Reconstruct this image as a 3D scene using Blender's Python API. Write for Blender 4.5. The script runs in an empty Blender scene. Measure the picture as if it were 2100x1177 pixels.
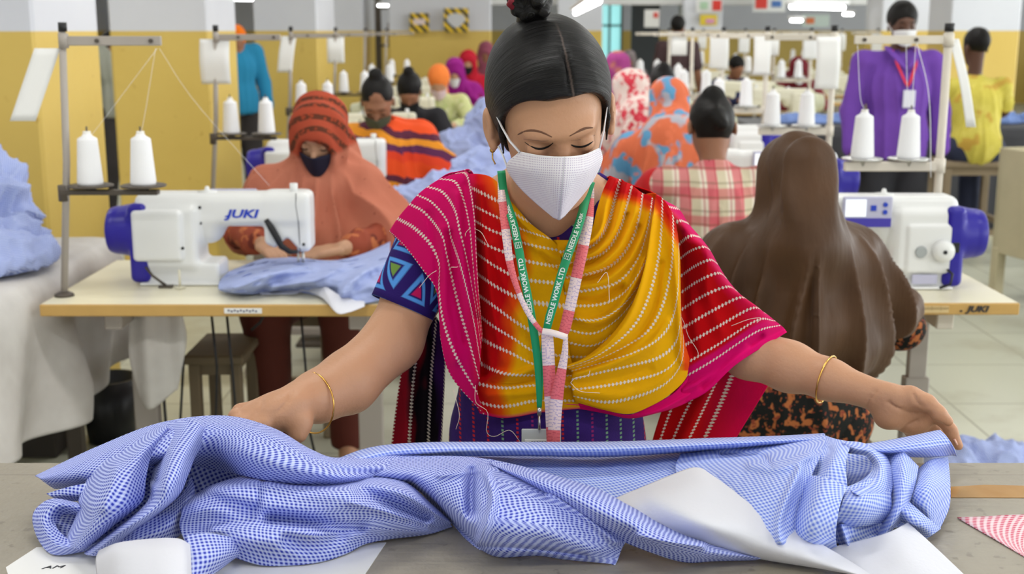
import bpy, math, random
import numpy as np
from mathutils import Vector, Matrix, Euler
random.seed(7); rng = np.random.default_rng(7)
scn = bpy.context.scene
COL = scn.collection
PI = math.pi
# ---------------------------------------------------------------- camera geometry (used only to measure the photo)
F = 2500.0; H = 1.5; AL = math.atan(526.0/F)
SA, CA = math.sin(AL), math.cos(AL)
def P(px, py, Y):
    "world point at depth Y (metres in front of the camera) seen at pixel px,py"
    u = (px-1050.0)/F; v = -(py-588.5)/F
    t = Y/(v*SA+CA)
    return np.array([u*t, Y, H+t*(v*CA-SA)])
def Z(px, py, z):
    "world point at height z seen at pixel px,py"
    u = (px-1050.0)/F; v = -(py-588.5)/F
    t = (z-H)/(v*CA-SA)
    return np.array([u*t, t*(v*SA+CA), z])
def PX(p):
    x, y, z = p[0], p[1], p[2]-H
    d = y*CA-z*SA
    return (1050+F*x/d, 588.5-F*(y*SA+z*CA)/d)
# ---------------------------------------------------------------- materials
MATS = {}
def srgb(r, g, b):
    f = lambda c: ((c/255+.055)/1.055)**2.4 if c/255 > .04045 else c/255/12.92
    return (f(r), f(g), f(b))
class NT:
    def __init__(s, name):
        s.m = bpy.data.materials.new(name); s.m.use_nodes = True
        s.t = s.m.node_tree; s.n = s.t.nodes; s.l = s.t.links
        s.b = s.n['Principled BSDF']
    def node(s, typ, **kw):
        n = s.n.new(typ)
        for k, v in kw.items(): setattr(n, k, v)
        return n
    def set(s, sock, v):
        if isinstance(v, bpy.types.NodeSocket): s.l.new(v, sock)
        elif isinstance(v, (tuple, list)) and len(v) == 3 and sock.type == 'RGBA': sock.default_value = (*v, 1)
        else: sock.default_value = v
    def math(s, op, a, b=0.0, c=None, clamp=False):
        n = s.node('ShaderNodeMath', operation=op); n.use_clamp = clamp
        s.set(n.inputs[0], a); s.set(n.inputs[1], b)
        if c is not None: s.set(n.inputs[2], c)
        return n.outputs[0]
    def mix(s, f, a, b):
        n = s.node('ShaderNodeMix', data_type='RGBA'); s.set(n.inputs[0], f); s.set(n.inputs[6], a); s.set(n.inputs[7], b)
        return n.outputs[2]
    def coord(s, kind='Object'):
        return s.node('ShaderNodeTexCoord').outputs[kind]
    def scale(s, vec, sc):
        n = s.node('ShaderNodeVectorMath', operation='MULTIPLY'); s.set(n.inputs[0], vec); n.inputs[1].default_value = sc
        return n.outputs[0]
    def noise(s, vec, sc, det=3, rough=.5):
        n = s.node('ShaderNodeTexNoise'); s.set(n.inputs['Vector'], vec); n.inputs['Scale'].default_value = sc
        n.inputs['Detail'].default_value = det; n.inputs['Roughness'].default_value = rough
        return n.outputs[0]
    def voro(s, vec, sc, out='Distance', feature='F1'):
        n = s.node('ShaderNodeTexVoronoi', feature=feature); s.set(n.inputs['Vector'], vec); n.inputs['Scale'].default_value = sc
        return n.outputs[out]
    def sep(s, vec):
        n = s.node('ShaderNodeSeparateXYZ'); s.set(n.inputs[0], vec); return n.outputs
    def comb(s, x, y, z):
        n = s.node('ShaderNodeCombineXYZ'); s.set(n.inputs[0], x); s.set(n.inputs[1], y); s.set(n.inputs[2], z); return n.outputs[0]
    def step(s, v, e, w=.05):   # smooth step up at e
        return s.math('MULTIPLY_ADD', s.math('SUBTRACT', v, e), 1.0/w, .5, clamp=True)
    def ramp(s, v, stops):
        n = s.node('ShaderNodeValToRGB'); s.set(n.inputs[0], v); cr = n.color_ramp
        while len(cr.elements) < len(stops): cr.elements.new(.5)
        for e, (p, c) in zip(cr.elements, stops): e.position = p; e.color = (*c, 1)
        return n.outputs[0]
    def bump(s, h, dist=.001, strength=1.0):
        n = s.node('ShaderNodeBump'); s.set(n.inputs['Height'], h); n.inputs['Distance'].default_value = dist
        n.inputs['Strength'].default_value = strength; s.l.new(n.outputs[0], s.b.inputs['Normal'])
    def base(s, c): s.set(s.b.inputs['Base Color'], c)
    def rough(s, r, spec=None):
        s.set(s.b.inputs['Roughness'], r)
        if spec is not None: s.b.inputs['Specular IOR Level'].default_value = spec
def mat(name, color, rough=.55, metal=0.0, var=.06, vs=8.0, bump=0.0, bs=200.0, spec=.4, emit=None, alpha=None, trans=0):
    if name in MATS: return MATS[name]
    k = NT(name)
    c = k.coord()
    if var:
        n = k.noise(c, vs, 3)
        k.base(k.mix(n, tuple(x*(1-var) for x in color), tuple(min(1, x*(1+var)) for x in color)))
    else: k.base(color)
    k.rough(rough, spec); k.b.inputs['Metallic'].default_value = metal
    if bump: k.bump(k.noise(c, bs, 2), bump)
    if emit:
        k.set(k.b.inputs['Emission Color'], color); k.b.inputs['Emission Strength'].default_value = emit
    if trans: k.b.inputs['Transmission Weight'].default_value = trans
    MATS[name] = k.m
    return k.m
# ---------------------------------------------------------------- mesh building
def meshdata(name, V, Fc, mats=None, smooth=True, uv=None, col=None, mi=None):
    me = bpy.data.meshes.new(name)
    V = np.asarray(V, dtype=np.float32).reshape(-1, 3)
    if isinstance(Fc, np.ndarray):
        n, w = Fc.shape
        me.vertices.add(len(V)); me.vertices.foreach_set('co', V.ravel())
        me.loops.add(n*w); me.loops.foreach_set('vertex_index', Fc.astype(np.int32).ravel())
        me.polygons.add(n); me.polygons.foreach_set('loop_start', np.arange(0, n*w, w, dtype=np.int32))
        try: me.polygons.foreach_set('loop_total', np.full(n, w, dtype=np.int32))
        except Exception: pass
        me.update(calc_edges=True)
    else:
        me.from_pydata([tuple(map(float, v)) for v in V], [], [tuple(map(int, f)) for f in Fc]); me.update()
    me.validate()
    if mi is not None and len(mi) == len(me.polygons): me.polygons.foreach_set('material_index', np.asarray(mi, dtype=np.int32))
    if smooth is True: me.polygons.foreach_set('use_smooth', np.ones(len(me.polygons), dtype=bool))
    if uv is not None:
        l = me.uv_layers.new(name='UVMap'); li = np.zeros(len(me.loops), dtype=np.int32); me.loops.foreach_get('vertex_index', li)
        l.data.foreach_set('uv', np.asarray(uv, dtype=np.float32)[li].ravel())
    if col is not None:
        a = me.color_attributes.new('dye', 'FLOAT_COLOR', 'POINT'); c = np.ones((len(V), 4), dtype=np.float32); c[:, :3] = col
        a.data.foreach_set('color', c.ravel())
    for m in (mats if isinstance(mats, (list, tuple)) else [mats]):
        if m: me.materials.append(m)
    return me
def empty(name, loc=(0, 0, 0), rz=0.0):
    o = bpy.data.objects.new(name, None); COL.objects.link(o); o.location = loc; o.rotation_euler = (0, 0, rz); o.empty_display_size = .1
    return o
def tag(o, label=None, cat=None, group=None, kind=None):
    if label: o['label'] = label
    if cat: o['category'] = cat
    if group: o['group'] = group
    if kind: o['kind'] = kind
    return o
def link(name, me, parent=None, world=False, loc=None, rot=None):
    o = bpy.data.objects.new(name, me); COL.objects.link(o)
    if loc is not None: o.location = loc
    if rot is not None: o.rotation_euler = rot
    if parent is not None:
        o.parent = parent
        if world:
            M = Matrix.Identity(4); q = parent; chain = []
            while q is not None:
                chain.append(q); q = q.parent
            for q in reversed(chain):
                M = M @ q.matrix_parent_inverse @ Matrix.LocRotScale(q.location, q.rotation_euler, q.scale) if q.parent else Matrix.LocRotScale(q.location, q.rotation_euler, q.scale)
            o.matrix_parent_inverse = M.inverted()
    return o
def children(o): return [c for c in bpy.data.objects if c.parent == o]
def copy_tree(o, parent=None, kids=None):
    if kids is None:
        kids = {}
        for c in bpy.data.objects:
            if c.parent: kids.setdefault(c.parent.name, []).append(c)
    c = o.copy(); COL.objects.link(c)
    if parent: c.parent = parent
    for ch in kids.get(o.name, []): copy_tree(ch, c, kids)
    return c
class MB:
    "collects simple shaped pieces into one mesh"
    def __init__(s): s.v = []; s.f = []; s.m = []; s.sm = []
    def add(s, V, Fc, mi=0, smooth=False):
        n = len(s.v); s.v += [tuple(map(float, p)) for p in V]
        for f in Fc: s.f.append(tuple(i+n for i in f)); s.m.append(mi); s.sm.append(smooth)
        return s
    def box(s, c, d, r=0.0, rz=0.0, mi=0, M=None):
        "box, centre c, size d, chamfer r"
        hx, hy, hz = d[0]/2, d[1]/2, d[2]/2
        r = min(r, hx*.99, hy*.99, hz*.99)
        V = []; idx = {}
        if r <= 0:
            for x in (-1, 1):
                for y in (-1, 1):
                    for z in (-1, 1): V.append((x*hx, y*hy, z*hz))
            Fc = [(0, 1, 3, 2), (4, 6, 7, 5), (0, 4, 5, 1), (2, 3, 7, 6), (0, 2, 6, 4), (1, 5, 7, 3)]
        else:
            for x in (-1, 1):
                for y in (-1, 1):
                    for z in (-1, 1):
                        for ax in range(3):
                            p = [x*(hx-r), y*(hy-r), z*(hz-r)]; p[ax] = (x*hx, y*hy, z*hz)[ax]
                            idx[(x, y, z, ax)] = len(V); V.append(tuple(p))
            Fc = []
            sg = (-1, 1)
            for ax in range(3):
                a, b = [i for i in range(3) if i != ax]
                for q in sg:
                    ring = []
                    for (u, w) in ((-1, -1), (1, -1), (1, 1), (-1, 1)):
                        k = [0, 0, 0]; k[ax] = q; k[a] = u; k[b] = w; ring.append(idx[(*k, ax)])
                    Fc.append(tuple(ring if q*(1 if ax != 1 else -1) > 0 else ring[::-1]))
                for u in sg:
                    for w in sg:
                        k0 = [0, 0, 0]; k1 = [0, 0, 0]; k0[ax] = -1; k1[ax] = 1; k0[a] = k1[a] = u; k0[b] = k1[b] = w
                        q = (idx[(*k0, a)], idx[(*k1, a)], idx[(*k1, b)], idx[(*k0, b)])
                        Fc.append(q)
            for x in sg:
                for y in sg:
                    for z in sg: Fc.append((idx[(x, y, z, 0)], idx[(x, y, z, 1)], idx[(x, y, z, 2)]))
        V = np.array(V)
        if rz: cz, sz = math.cos(rz), math.sin(rz); V = V @ np.array([[cz, sz, 0], [-sz, cz, 0], [0, 0, 1]])
        if M is not None: V = V @ np.array(M).T[:3, :3] if np.array(M).shape[0] == 3 else V
        V = V+np.array(c)
        # outward faces
        cc = V.mean(0); F2 = []
        for f in Fc:
            q = V[list(f)]; nrm = np.cross(q[1]-q[0], q[2]-q[0])
            F2.append(f if np.dot(nrm, q.mean(0)-cc) > 0 else f[::-1])
        return s.add(V, F2, mi)
    def tube(s, pts, r, n=10, cap=True, mi=0, flat=None):
        "tube along pts with radius r (number or list); flat=(a,b) gives an elliptical section"
        pts = [np.array(p, float) for p in pts]; k = len(pts)
        rr = r if isinstance(r, (list, tuple, np.ndarray)) else [r]*k
        T = []
        for i in range(k):
            d = pts[min(i+1, k-1)]-pts[max(i-1, 0)]; T.append(d/(np.linalg.norm(d)+1e-12))
        up = np.array([0, 0, 1.]) if abs(T[0][2]) < .9 else np.array([1., 0, 0])
        N = np.cross(T[0], up); N /= np.linalg.norm(N); V = []; Fc = []
        for i in range(k):
            N = N-T[i]*np.dot(N, T[i]); N /= np.linalg.norm(N)+1e-12; B = np.cross(T[i], N)
            for j in range(n):
                a = 2*PI*j/n; fa, fb = flat if flat else (1, 1)
                V.append(pts[i]+rr[i]*(math.cos(a)*fa*N+math.sin(a)*fb*B))
        for i in range(k-1):
            for j in range(n):
                j2 = (j+1) % n; Fc.append((i*n+j, i*n+j2, (i+1)*n+j2, (i+1)*n+j))
        s.add(V, Fc, mi, True)
        if cap:
            b = len(s.v)-len(V)
            s.f.append(tuple(b+j for j in range(n))[::-1]); s.m.append(mi); s.sm.append(False)
            s.f.append(tuple(b+(k-1)*n+j for j in range(n))); s.m.append(mi); s.sm.append(False)
        return s
    def lathe(s, prof, c=(0, 0, 0), n=20, mi=0, axis='z'):
        V = []; Fc = []
        for (r, z) in prof:
            for j in range(n):
                a = 2*PI*j/n; x, y = r*math.cos(a), r*math.sin(a)
                p = (x, y, z) if axis == 'z' else ((x, z, y) if axis == 'y' else (z, x, y))
                V.append((p[0]+c[0], p[1]+c[1], p[2]+c[2]))
        k = len(prof)
        for i in range(k-1):
            for j in range(n):
                j2 = (j+1) % n; Fc.append((i*n+j, i*n+j2, (i+1)*n+j2, (i+1)*n+j) if axis != 'y' else (i*n+j2, i*n+j, (i+1)*n+j, (i+1)*n+j2))
        Fc.append(tuple(range(n))[::-1] if axis != 'y' else tuple(range(n))); Fc.append(tuple((k-1)*n+j for j in range(n)) if axis != 'y' else tuple((k-1)*n+j for j in range(n))[::-1])
        s.add(V, Fc[:-2], mi, True); b = len(s.v)-len(V)
        for f in Fc[-2:]: s.f.append(tuple(b+i for i in f)); s.m.append(mi); s.sm.append(False)
        return s
    def build(s, name, mats, parent=None, world=False, loc=None):
        me = meshdata(name, s.v, s.f, mats, smooth=False)
        if len(me.polygons) == len(s.f):
            me.polygons.foreach_set('material_index', s.m); me.polygons.foreach_set('use_smooth', s.sm)
        return link(name, me, parent, world, loc)
def text_mesh(txt, size, M, extrude=.0003, bold=0.0, shear=0.0, sx=1.0):
    "lettering as mesh arrays; M is a 4x4 placing text plane"
    cu = bpy.data.curves.new('t', 'FONT'); cu.body = txt; cu.size = size; cu.extrude = extrude; cu.offset = bold; cu.shear = shear
    cu.align_x = 'CENTER'; cu.align_y = 'CENTER'; cu.resolution_u = 2
    o = bpy.data.objects.new('t', cu); me = o.to_mesh()
    V = np.array([v.co[:] for v in me.vertices]).reshape(-1, 3); V[:, 0] *= sx
    Fc = [tuple(p.vertices) for p in me.polygons]
    o.to_mesh_clear(); bpy.data.objects.remove(o); bpy.data.curves.remove(cu)
    M = np.array(M); V = V @ M[:3, :3].T+M[:3, 3]
    return V, Fc
def frame(o, x, y):
    "4x4 with origin o and in-plane axes x (reading direction) and y (up)"
    x = np.array(x, float); x /= np.linalg.norm(x); y = np.array(y, float); y = y-x*np.dot(x, y); y /= np.linalg.norm(y)
    z = np.cross(x, y); M = np.eye(4); M[:3, 0] = x; M[:3, 1] = y; M[:3, 2] = z; M[:3, 3] = o
    return M
# ---------------------------------------------------------------- spline sheets
def crom(A, m):
    "Catmull-Rom resample of control array A (k,...) to m samples"
    A = np.asarray(A, float); k = len(A)
    if k == 2:
        t = np.linspace(0, 1, m).reshape((-1,)+(1,)*(A.ndim-1)); return A[0]*(1-t)+A[1]*t
    E = np.concatenate([[2*A[0]-A[1]], A, [2*A[-1]-A[-2]]])
    t = np.linspace(0, k-1, m); i = np.minimum(t.astype(int), k-2); f = (t-i).reshape((-1,)+(1,)*(A.ndim-1))
    p0, p1, p2, p3 = E[i], E[i+1], E[i+2], E[i+3]
    return .5*((2*p1)+(-p0+p2)*f+(2*p0-5*p1+4*p2-p3)*f**2+(-p0+3*p1-3*p2+p3)*f**3)
def sheet(rows, nu, nv):
    "rows: list of polylines (each its own number of points) -> grid (nv,nu,dim)"
    R = np.array([crom(np.array(r, float), nu) for r in rows])
    return crom(R, nv)
def grid_faces(nv, nu, flip=False):
    i = np.arange(nv-1)[:, None]*nu+np.arange(nu-1)[None]; i = i.ravel()
    q = np.stack([i, i+1, i+nu+1, i+nu], 1)
    return q[:, ::-1] if flip else q
def arcuv(G):
    "uv in metres from average arc lengths"
    du = np.linalg.norm(np.diff(G, axis=1), axis=2); dv = np.linalg.norm(np.diff(G, axis=0), axis=2)
    u = np.concatenate([[0], np.cumsum(du.mean(0))]); v = np.concatenate([[0], np.cumsum(dv.mean(1))])
    U, Vv = np.meshgrid(u, v); return U, Vv
def thicken(G, th):
    "closed slab from grid G with thickness th; returns V,F (front verts first)"
    nv, nu = G.shape[:2]
    du = np.gradient(G, axis=1); dv = np.gradient(G, axis=0); n = np.cross(du, dv); n /= np.linalg.norm(n, axis=2, keepdims=True)+1e-12
    A = G.reshape(-1, 3); B = (G+n*th).reshape(-1, 3); N = nv*nu
    f = grid_faces(nv, nu); Fs = [f[:, ::-1], f+N]
    idx = np.arange(N).reshape(nv, nu)
    loop = np.concatenate([idx[0, :], idx[1:, -1], idx[-1, ::-1][1:], idx[::-1, 0][1:]])
    a, b = loop[:-1], loop[1:]
    Fs.append(np.stack([a, b, b+N, a+N], 1))
    return np.concatenate([A, B]), np.concatenate(Fs)
def vnoise(P3, s, seed=0):
    "cheap smooth pseudo noise from sines, P3 (...,3)"
    r = np.random.default_rng(seed); o = 0
    for k in range(5):
        d = r.normal(size=3); d /= np.linalg.norm(d); w = s*(1.0+.6*k)
        o = o+np.sin((P3 @ d)*w+r.uniform(0, 6.28)+1.3*np.sin((P3 @ r.normal(size=3))*s*.7))/(1+.5*k)
    return o/3.0
# ---------------------------------------------------------------- implicit surfaces
class SDF:
    def __init__(s, lo, hi, h):
        s.lo = np.array(lo, float); s.h = h; s.n = np.ceil((np.array(hi)-s.lo)/h).astype(int)+1
        s.a = np.full(tuple(s.n), .2, dtype=np.float32)
        s.ax = [s.lo[i]+h*np.arange(s.n[i]) for i in range(3)]
    def sub(s, lo, hi):
        i0 = np.clip(np.floor((np.array(lo)-s.lo)/s.h).astype(int), 0, s.n); i1 = np.clip(np.ceil((np.array(hi)-s.lo)/s.h).astype(int)+1, 0, s.n)
        if (i1 <= i0).any(): return None, None
        sl = tuple(slice(a, b) for a, b in zip(i0, i1))
        X, Y, Zz = np.meshgrid(*[s.ax[i][sl[i]] for i in range(3)], indexing='ij', sparse=True)
        return sl, (X.astype(np.float32), Y.astype(np.float32), Zz.astype(np.float32))
    def comb(s, sl, d, k, op):
        if op == 'sub':  # smooth subtraction
            a = s.a[sl]; b = -d
            hh = np.clip(.5-.5*(b-a)/max(k, 1e-5), 0, 1); s.a[sl] = b*(1-hh)+a*hh+k*hh*(1-hh) if k > 0 else np.maximum(a, b)
        elif op == 'int':
            a = s.a[sl]; s.a[sl] = np.maximum(a, d)
        else:
            a = s.a[sl]
            if k > 0:
                hh = np.clip(.5+.5*(a-d)/k, 0, 1); s.a[sl] = a*(1-hh)+d*hh-k*hh*(1-hh)
            else: s.a[sl] = np.minimum(a, d)
        return s
    def cap(s, a, b, r1, r2=None, k=.02, op='add', flat=None):
        a = np.array(a, float); b = np.array(b, float); r2 = r1 if r2 is None else r2; R = max(r1, r2)+k+s.h*3
        sl, g = s.sub(np.minimum(a, b)-R, np.maximum(a, b)+R)
        if sl is None: return s
        ba = b-a; L = max(float(ba @ ba), 1e-9)
        t = np.clip(((g[0]-a[0])*ba[0]+(g[1]-a[1])*ba[1]+(g[2]-a[2])*ba[2])/L, 0, 1)
        d = np.sqrt((g[0]-a[0]-t*ba[0])**2+(g[1]-a[1]-t*ba[1])**2+(g[2]-a[2]-t*ba[2])**2)-(r1+(r2-r1)*t)
        return s.comb(sl, d.astype(np.float32), k, op)
    def chain(s, pts, rs, k=.01, op='add'):
        for i in range(len(pts)-1): s.cap(pts[i], pts[i+1], rs[i], rs[i+1], k, op)
        return s
    def ell(s, c, r, k=.02, rot=None, op='add'):
        c = np.array(c, float); r = np.array(r, float); R = r.max()+k+s.h*3
        sl, g = s.sub(c-R, c+R)
        if sl is None: return s
        x, y, z = g[0]-c[0], g[1]-c[1], g[2]-c[2]
        if rot is not None:
            m = np.array(rot).T
            x, y, z = m[0, 0]*x+m[0, 1]*y+m[0, 2]*z, m[1, 0]*x+m[1, 1]*y+m[1, 2]*z, m[2, 0]*x+m[2, 1]*y+m[2, 2]*z
        k0 = np.sqrt((x/r[0])**2+(y/r[1])**2+(z/r[2])**2); k1 = np.sqrt((x/r[0]**2)**2+(y/r[1]**2)**2+(z/r[2]**2)**2)+1e-6
        return s.comb(sl, (k0*(k0-1)/k1).astype(np.float32), k, op)
    def box(s, c, d, r=.005, k=0.0, rot=None, op='add'):
        c = np.array(c, float); hd = np.array(d, float)/2-r; R = np.linalg.norm(np.array(d)/2) if rot is not None else np.array(d)/2
        R = R+k+s.h*3
        sl, g = s.sub(c-R, c+R)
        if sl is None: return s
        x, y, z = g[0]-c[0], g[1]-c[1], g[2]-c[2]
        if rot is not None:
            m = np.array(rot).T
            x, y, z = m[0, 0]*x+m[0, 1]*y+m[0, 2]*z, m[1, 0]*x+m[1, 1]*y+m[1, 2]*z, m[2, 0]*x+m[2, 1]*y+m[2, 2]*z
        qx, qy, qz = np.abs(x)-hd[0], np.abs(y)-hd[1], np.abs(z)-hd[2]
        d_ = np.sqrt(np.maximum(qx, 0)**2+np.maximum(qy, 0)**2+np.maximum(qz, 0)**2)+np.minimum(np.maximum(qx, np.maximum(qy, qz)), 0)-r
        return s.comb(sl, d_.astype(np.float32), k, op)
    def plane(s, p, n):   # keep the side opposite to n
        n = np.array(n, float); n /= np.linalg.norm(n)
        X, Y, Zz = np.meshgrid(*s.ax, indexing='ij', sparse=True)
        s.a = np.maximum(s.a, ((X-p[0])*n[0]+(Y-p[1])*n[1]+(Zz-p[2])*n[2]).astype(np.float32)); return s
    def grids(s): return np.meshgrid(*s.ax, indexing='ij', sparse=True)
    def mesh(s):
        a = s.a; a[0] = a[-1] = .1; a[:, 0] = a[:, -1] = .1; a[:, :, 0] = a[:, :, -1] = .1
        b = a < 0
        nx, ny, nz = a.shape
        c = np.zeros((nx-1, ny-1, nz-1), dtype=np.uint8)
        for i in (0, 1):
            for j in (0, 1):
                for k in (0, 1): c += b[i:nx-1+i, j:ny-1+j, k:nz-1+k]
        act = (c > 0) & (c < 8); I, J, K = np.nonzero(act); N = len(I)
        if N == 0: return np.zeros((0, 3)), np.zeros((0, 4), dtype=int)
        idx = np.full(c.shape, -1, dtype=np.int32); idx[I, J, K] = np.arange(N)
        cv = {}
        for i in (0, 1):
            for j in (0, 1):
                for k in (0, 1): cv[(i, j, k)] = a[I+i, J+j, K+k]
        S = np.zeros((N, 3)); cnt = np.zeros(N)
        for p in cv:
            for ax in range(3):
                if p[ax] == 0:
                    q = list(p); q[ax] = 1; q = tuple(q); va, vb = cv[p], cv[q]; m = (va < 0) != (vb < 0)
                    t = np.where(m, va/(va-vb+1e-12*(va == vb)), 0)
                    for d in range(3): S[:, d] += np.where(m, p[d]+(t if d == ax else 0), 0)
                    cnt += m
        V = S/cnt[:, None]+np.stack([I, J, K], 1); V = V*s.h+s.lo
        Fs = []
        for ax in range(3):
            o = [slice(1, -1)]*3
            sl0 = [slice(1, -1)]*3; sl0[ax] = slice(0, -1); sl1 = list(sl0); sl1[ax] = slice(1, None)
            b0, b1 = b[tuple(sl0)], b[tuple(sl1)]; m = b0 != b1; q = np.array(np.nonzero(m)); off = np.ones(3, int); off[ax] = 0
            q = q+off[:, None]; u, w = [(1, 2), (2, 0), (0, 1)][ax]
            def g(du, dw):
                r = q.copy(); r[u] -= du; r[w] -= dw; return idx[r[0], r[1], r[2]]
            qu = np.stack([g(1, 1), g(0, 1), g(0, 0), g(1, 0)], 1); inside0 = b0[m]
            qu[~inside0] = qu[~inside0][:, ::-1]; Fs.append(qu)
        Fc = np.concatenate(Fs); Fc = Fc[(Fc >= 0).all(1)]
        return V, Fc
    def build(s, name, mats, parent=None, world=False, smooth_it=1, xform=None, loc=None, post=None):
        V, Fc = s.mesh()
        if smooth_it: V = relax(V, Fc, smooth_it)
        if post is not None: V = post(V)
        if xform is not None: V = V @ np.array(xform)[:3, :3].T+np.array(xform)[:3, 3]
        return link(name, meshdata(name, V, Fc, mats), parent, world, loc)
def relax(V, Fc, it=1, f=.5):
    n = len(V)
    E = np.concatenate([Fc[:, [0, 1]], Fc[:, [1, 2]], Fc[:, [2, 3]], Fc[:, [3, 0]]])
    for _ in range(it):
        S = np.zeros((n, 3)); c = np.zeros(n)
        for d in range(3):
            S[:, d] = np.bincount(E[:, 0], V[E[:, 1], d], n)+np.bincount(E[:, 1], V[E[:, 0], d], n)
        c = np.bincount(E[:, 0], minlength=n)+np.bincount(E[:, 1], minlength=n)
        V = V*(1-f)+f*S/np.maximum(c, 1)[:, None]
    return V
def Rm(ax, deg):
    return np.array(Matrix.Rotation(math.radians(deg), 3, ax))
# ================================================================ materials of the place
def paint_mat():
    k = NT('painted_plaster'); g = k.node('ShaderNodeNewGeometry').outputs['Position']; z = k.sep(g)[2]
    n = k.noise(g, 1.7, 4); n2 = k.noise(g, 14, 3)
    yel = k.mix(n, srgb(212, 180, 88), srgb(226, 197, 108)); gry = k.mix(n, srgb(208, 210, 218), srgb(224, 226, 232))
    yel = k.mix(k.step(n2, .72, .08), yel, srgb(200, 165, 80))
    k.base(k.mix(k.step(z, 1.497, .006), yel, gry)); k.rough(.5, .35); k.bump(n2, .002)
    return k.m
PAINT = paint_mat()
def tile_mat():
    k = NT('floor_tiles'); g = k.node('ShaderNodeNewGeometry').outputs['Position']
    b = k.node('ShaderNodeTexBrick'); k.set(b.inputs['Vector'], g); b.offset = 0; b.inputs['Scale'].default_value = 1
    b.inputs['Brick Width'].default_value = .6; b.inputs['Row Height'].default_value = .6; b.inputs['Mortar Size'].default_value = .004
    b.inputs['Color1'].default_value = (*srgb(202, 203, 186), 1); b.inputs['Color2'].default_value = (*srgb(196, 198, 180), 1); b.inputs['Mortar'].default_value = (*srgb(140, 138, 120), 1)
    n = k.noise(g, 2.2, 5, .6); n2 = k.noise(g, 30, 2)
    c = k.mix(k.step(n, .62, .2), b.outputs[0], srgb(178, 176, 156)); c = k.mix(k.step(n2, .78, .05), c, srgb(150, 146, 130))
    k.base(c); k.rough(.32, .45); return k.m
TILE = tile_mat()
WHITE = mat('white_enamel', srgb(232, 233, 232), .32, var=.02)
CREAMM = mat('cream_enamel', srgb(224, 219, 196), .4, var=.04)
BLUEP = mat('deep_blue_plastic', srgb(40, 30, 150), .35, var=.04)
BLACKP = mat('black_plastic', (.012, .012, .014), .4, var=.1)
STEEL = mat('steel', (.55, .55, .54), .28, 1.0, var=.05)
GREYM = mat('grey_painted_steel', srgb(168, 160, 152), .45, var=.06)
DGREYM = mat('dark_steel', srgb(86, 78, 70), .45, .3, var=.1)
OFFM = mat('offwhite_painted_steel', srgb(216, 208, 194), .45, var=.06)
LAMI = mat('cream_laminate', srgb(238, 232, 206), .3, var=.015)
EDGE = mat('tan_edge_band', srgb(200, 160, 92), .5, var=.08, vs=20)
THREAD = mat('white_thread', srgb(244, 244, 246), .75, var=.02, bump=.0006, bs=600)
PAPER = mat('white_paper', srgb(240, 240, 238), .8, var=.02)
INK = mat('blue_print', srgb(36, 66, 190), .5, var=0)
DINK = mat('dark_print', (.03, .03, .035), .6, var=0)
SCREEN = mat('lit_screen', srgb(235, 240, 245), .2, var=0, emit=.6)
LILAC = mat('pale_panel', srgb(190, 190, 214), .4, var=.02)
# ================================================================ room shell
def slab(name, c, d, m, r=0):
    o = MB().box(c, d, r).build(name, m); tag(o, kind='structure'); return o
slab('floor', (1.5, 10.5, -.05), (24, 33, .1), TILE)
CEIL = mat('ceiling_paint', srgb(205, 205, 203), .8, var=.05, vs=1.5)
slab('ceiling', (1.5, 11, 3.45), (24, 34, .1), CEIL)
slab('wall_left', (-8.5, 11, 1.7), (.2, 34, 3.4), PAINT)
slab('wall_right', (11.5, 11, .45), (.2, 34, .9), PAINT); slab('wall_right_top', (11.5, 11, 3.2), (.2, 34, .4), PAINT)
for i in range(9):
    slab('wall_right_pier', (11.5, -5.6+4.0*i, 1.95), (.2, .5, 2.1), PAINT)
    if i < 8:
        f = MB()
        for dy in (.25, 1.42, 2.58, 3.75): f.box((11.5, -5.6+4*i+dy, 1.95), (.05, .05, 2.1))
        f.box((11.5, -3.6+4*i, 1.0), (.05, 3.5, .05)); f.box((11.5, -3.6+4*i, 2.9), (.05, 3.5, .05)); tag(f.build('window_%d' % (i+2), WHITE), kind='structure')
# far wall with window openings
def far_wall():
    y = 26.0; mb = MB()
    xs = [(-8.4, 1.45), (2.35, 3.0), (3.0, 11.4)]
    mb.box((-3.475, y, 1.7), (9.85, .2, 3.4)); mb.box((6.9, y, 1.7), (9.2, .2, 3.4)); mb.box((1.875, y, .3), (.85, .2, .6)); mb.box((1.875, y, 3.05), (.85, .2, .7))
    tag(mb.build('wall_far', PAINT), kind='structure')
    f = MB()
    for x in (1.47, 1.75, 2.03, 2.28): f.box((x, y-.05, 1.65), (.045, .06, 2.1))
    for z in (.62, 1.6, 2.68): f.box((1.875, y-.05, z), (.85, .06, .045))
    w = f.build('window_1', mat('window_frame_paint', srgb(120, 150, 150), .5)); tag(w, kind='structure')
    g = mat('teal_glass', srgb(150, 215, 215), .1, var=0, emit=1.1)
    MB().box((1.875, y+.0, 1.65), (.82, .01, 2.08)).build('pane', g, w, True)
far_wall()
# square columns, each one structure
for i, (x0, x1, y0, y1) in enumerate([(-2.32, -1.75, 4.56, 5.27), (-2.32, -1.75, 7.17, 7.9), (-2.32, -1.75, 11.2, 12.3), (-2.32, -1.75, 14.6, 15.6), (-2.32, -1.75, 18.2, 19.0),
                                      (4.52, 5.24, 12.85, 13.55), (4.62, 5.3, 15.6, 16.3), (.72, 1.42, 19.6, 20.3), (2.7, 3.3, 19.6, 20.3), (-.9, -.5, 19.0, 19.6)]):
    c = MB().box(((x0+x1)/2, (y0+y1)/2, 1.7), (x1-x0, y1-y0, 3.4), .012).build('column', PAINT); tag(c, kind='structure')
# a low beam that shows at the top of the frame
slab('beam', (1.6, 20.0, 2.15), (9, .3, .5), CEIL)
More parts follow.
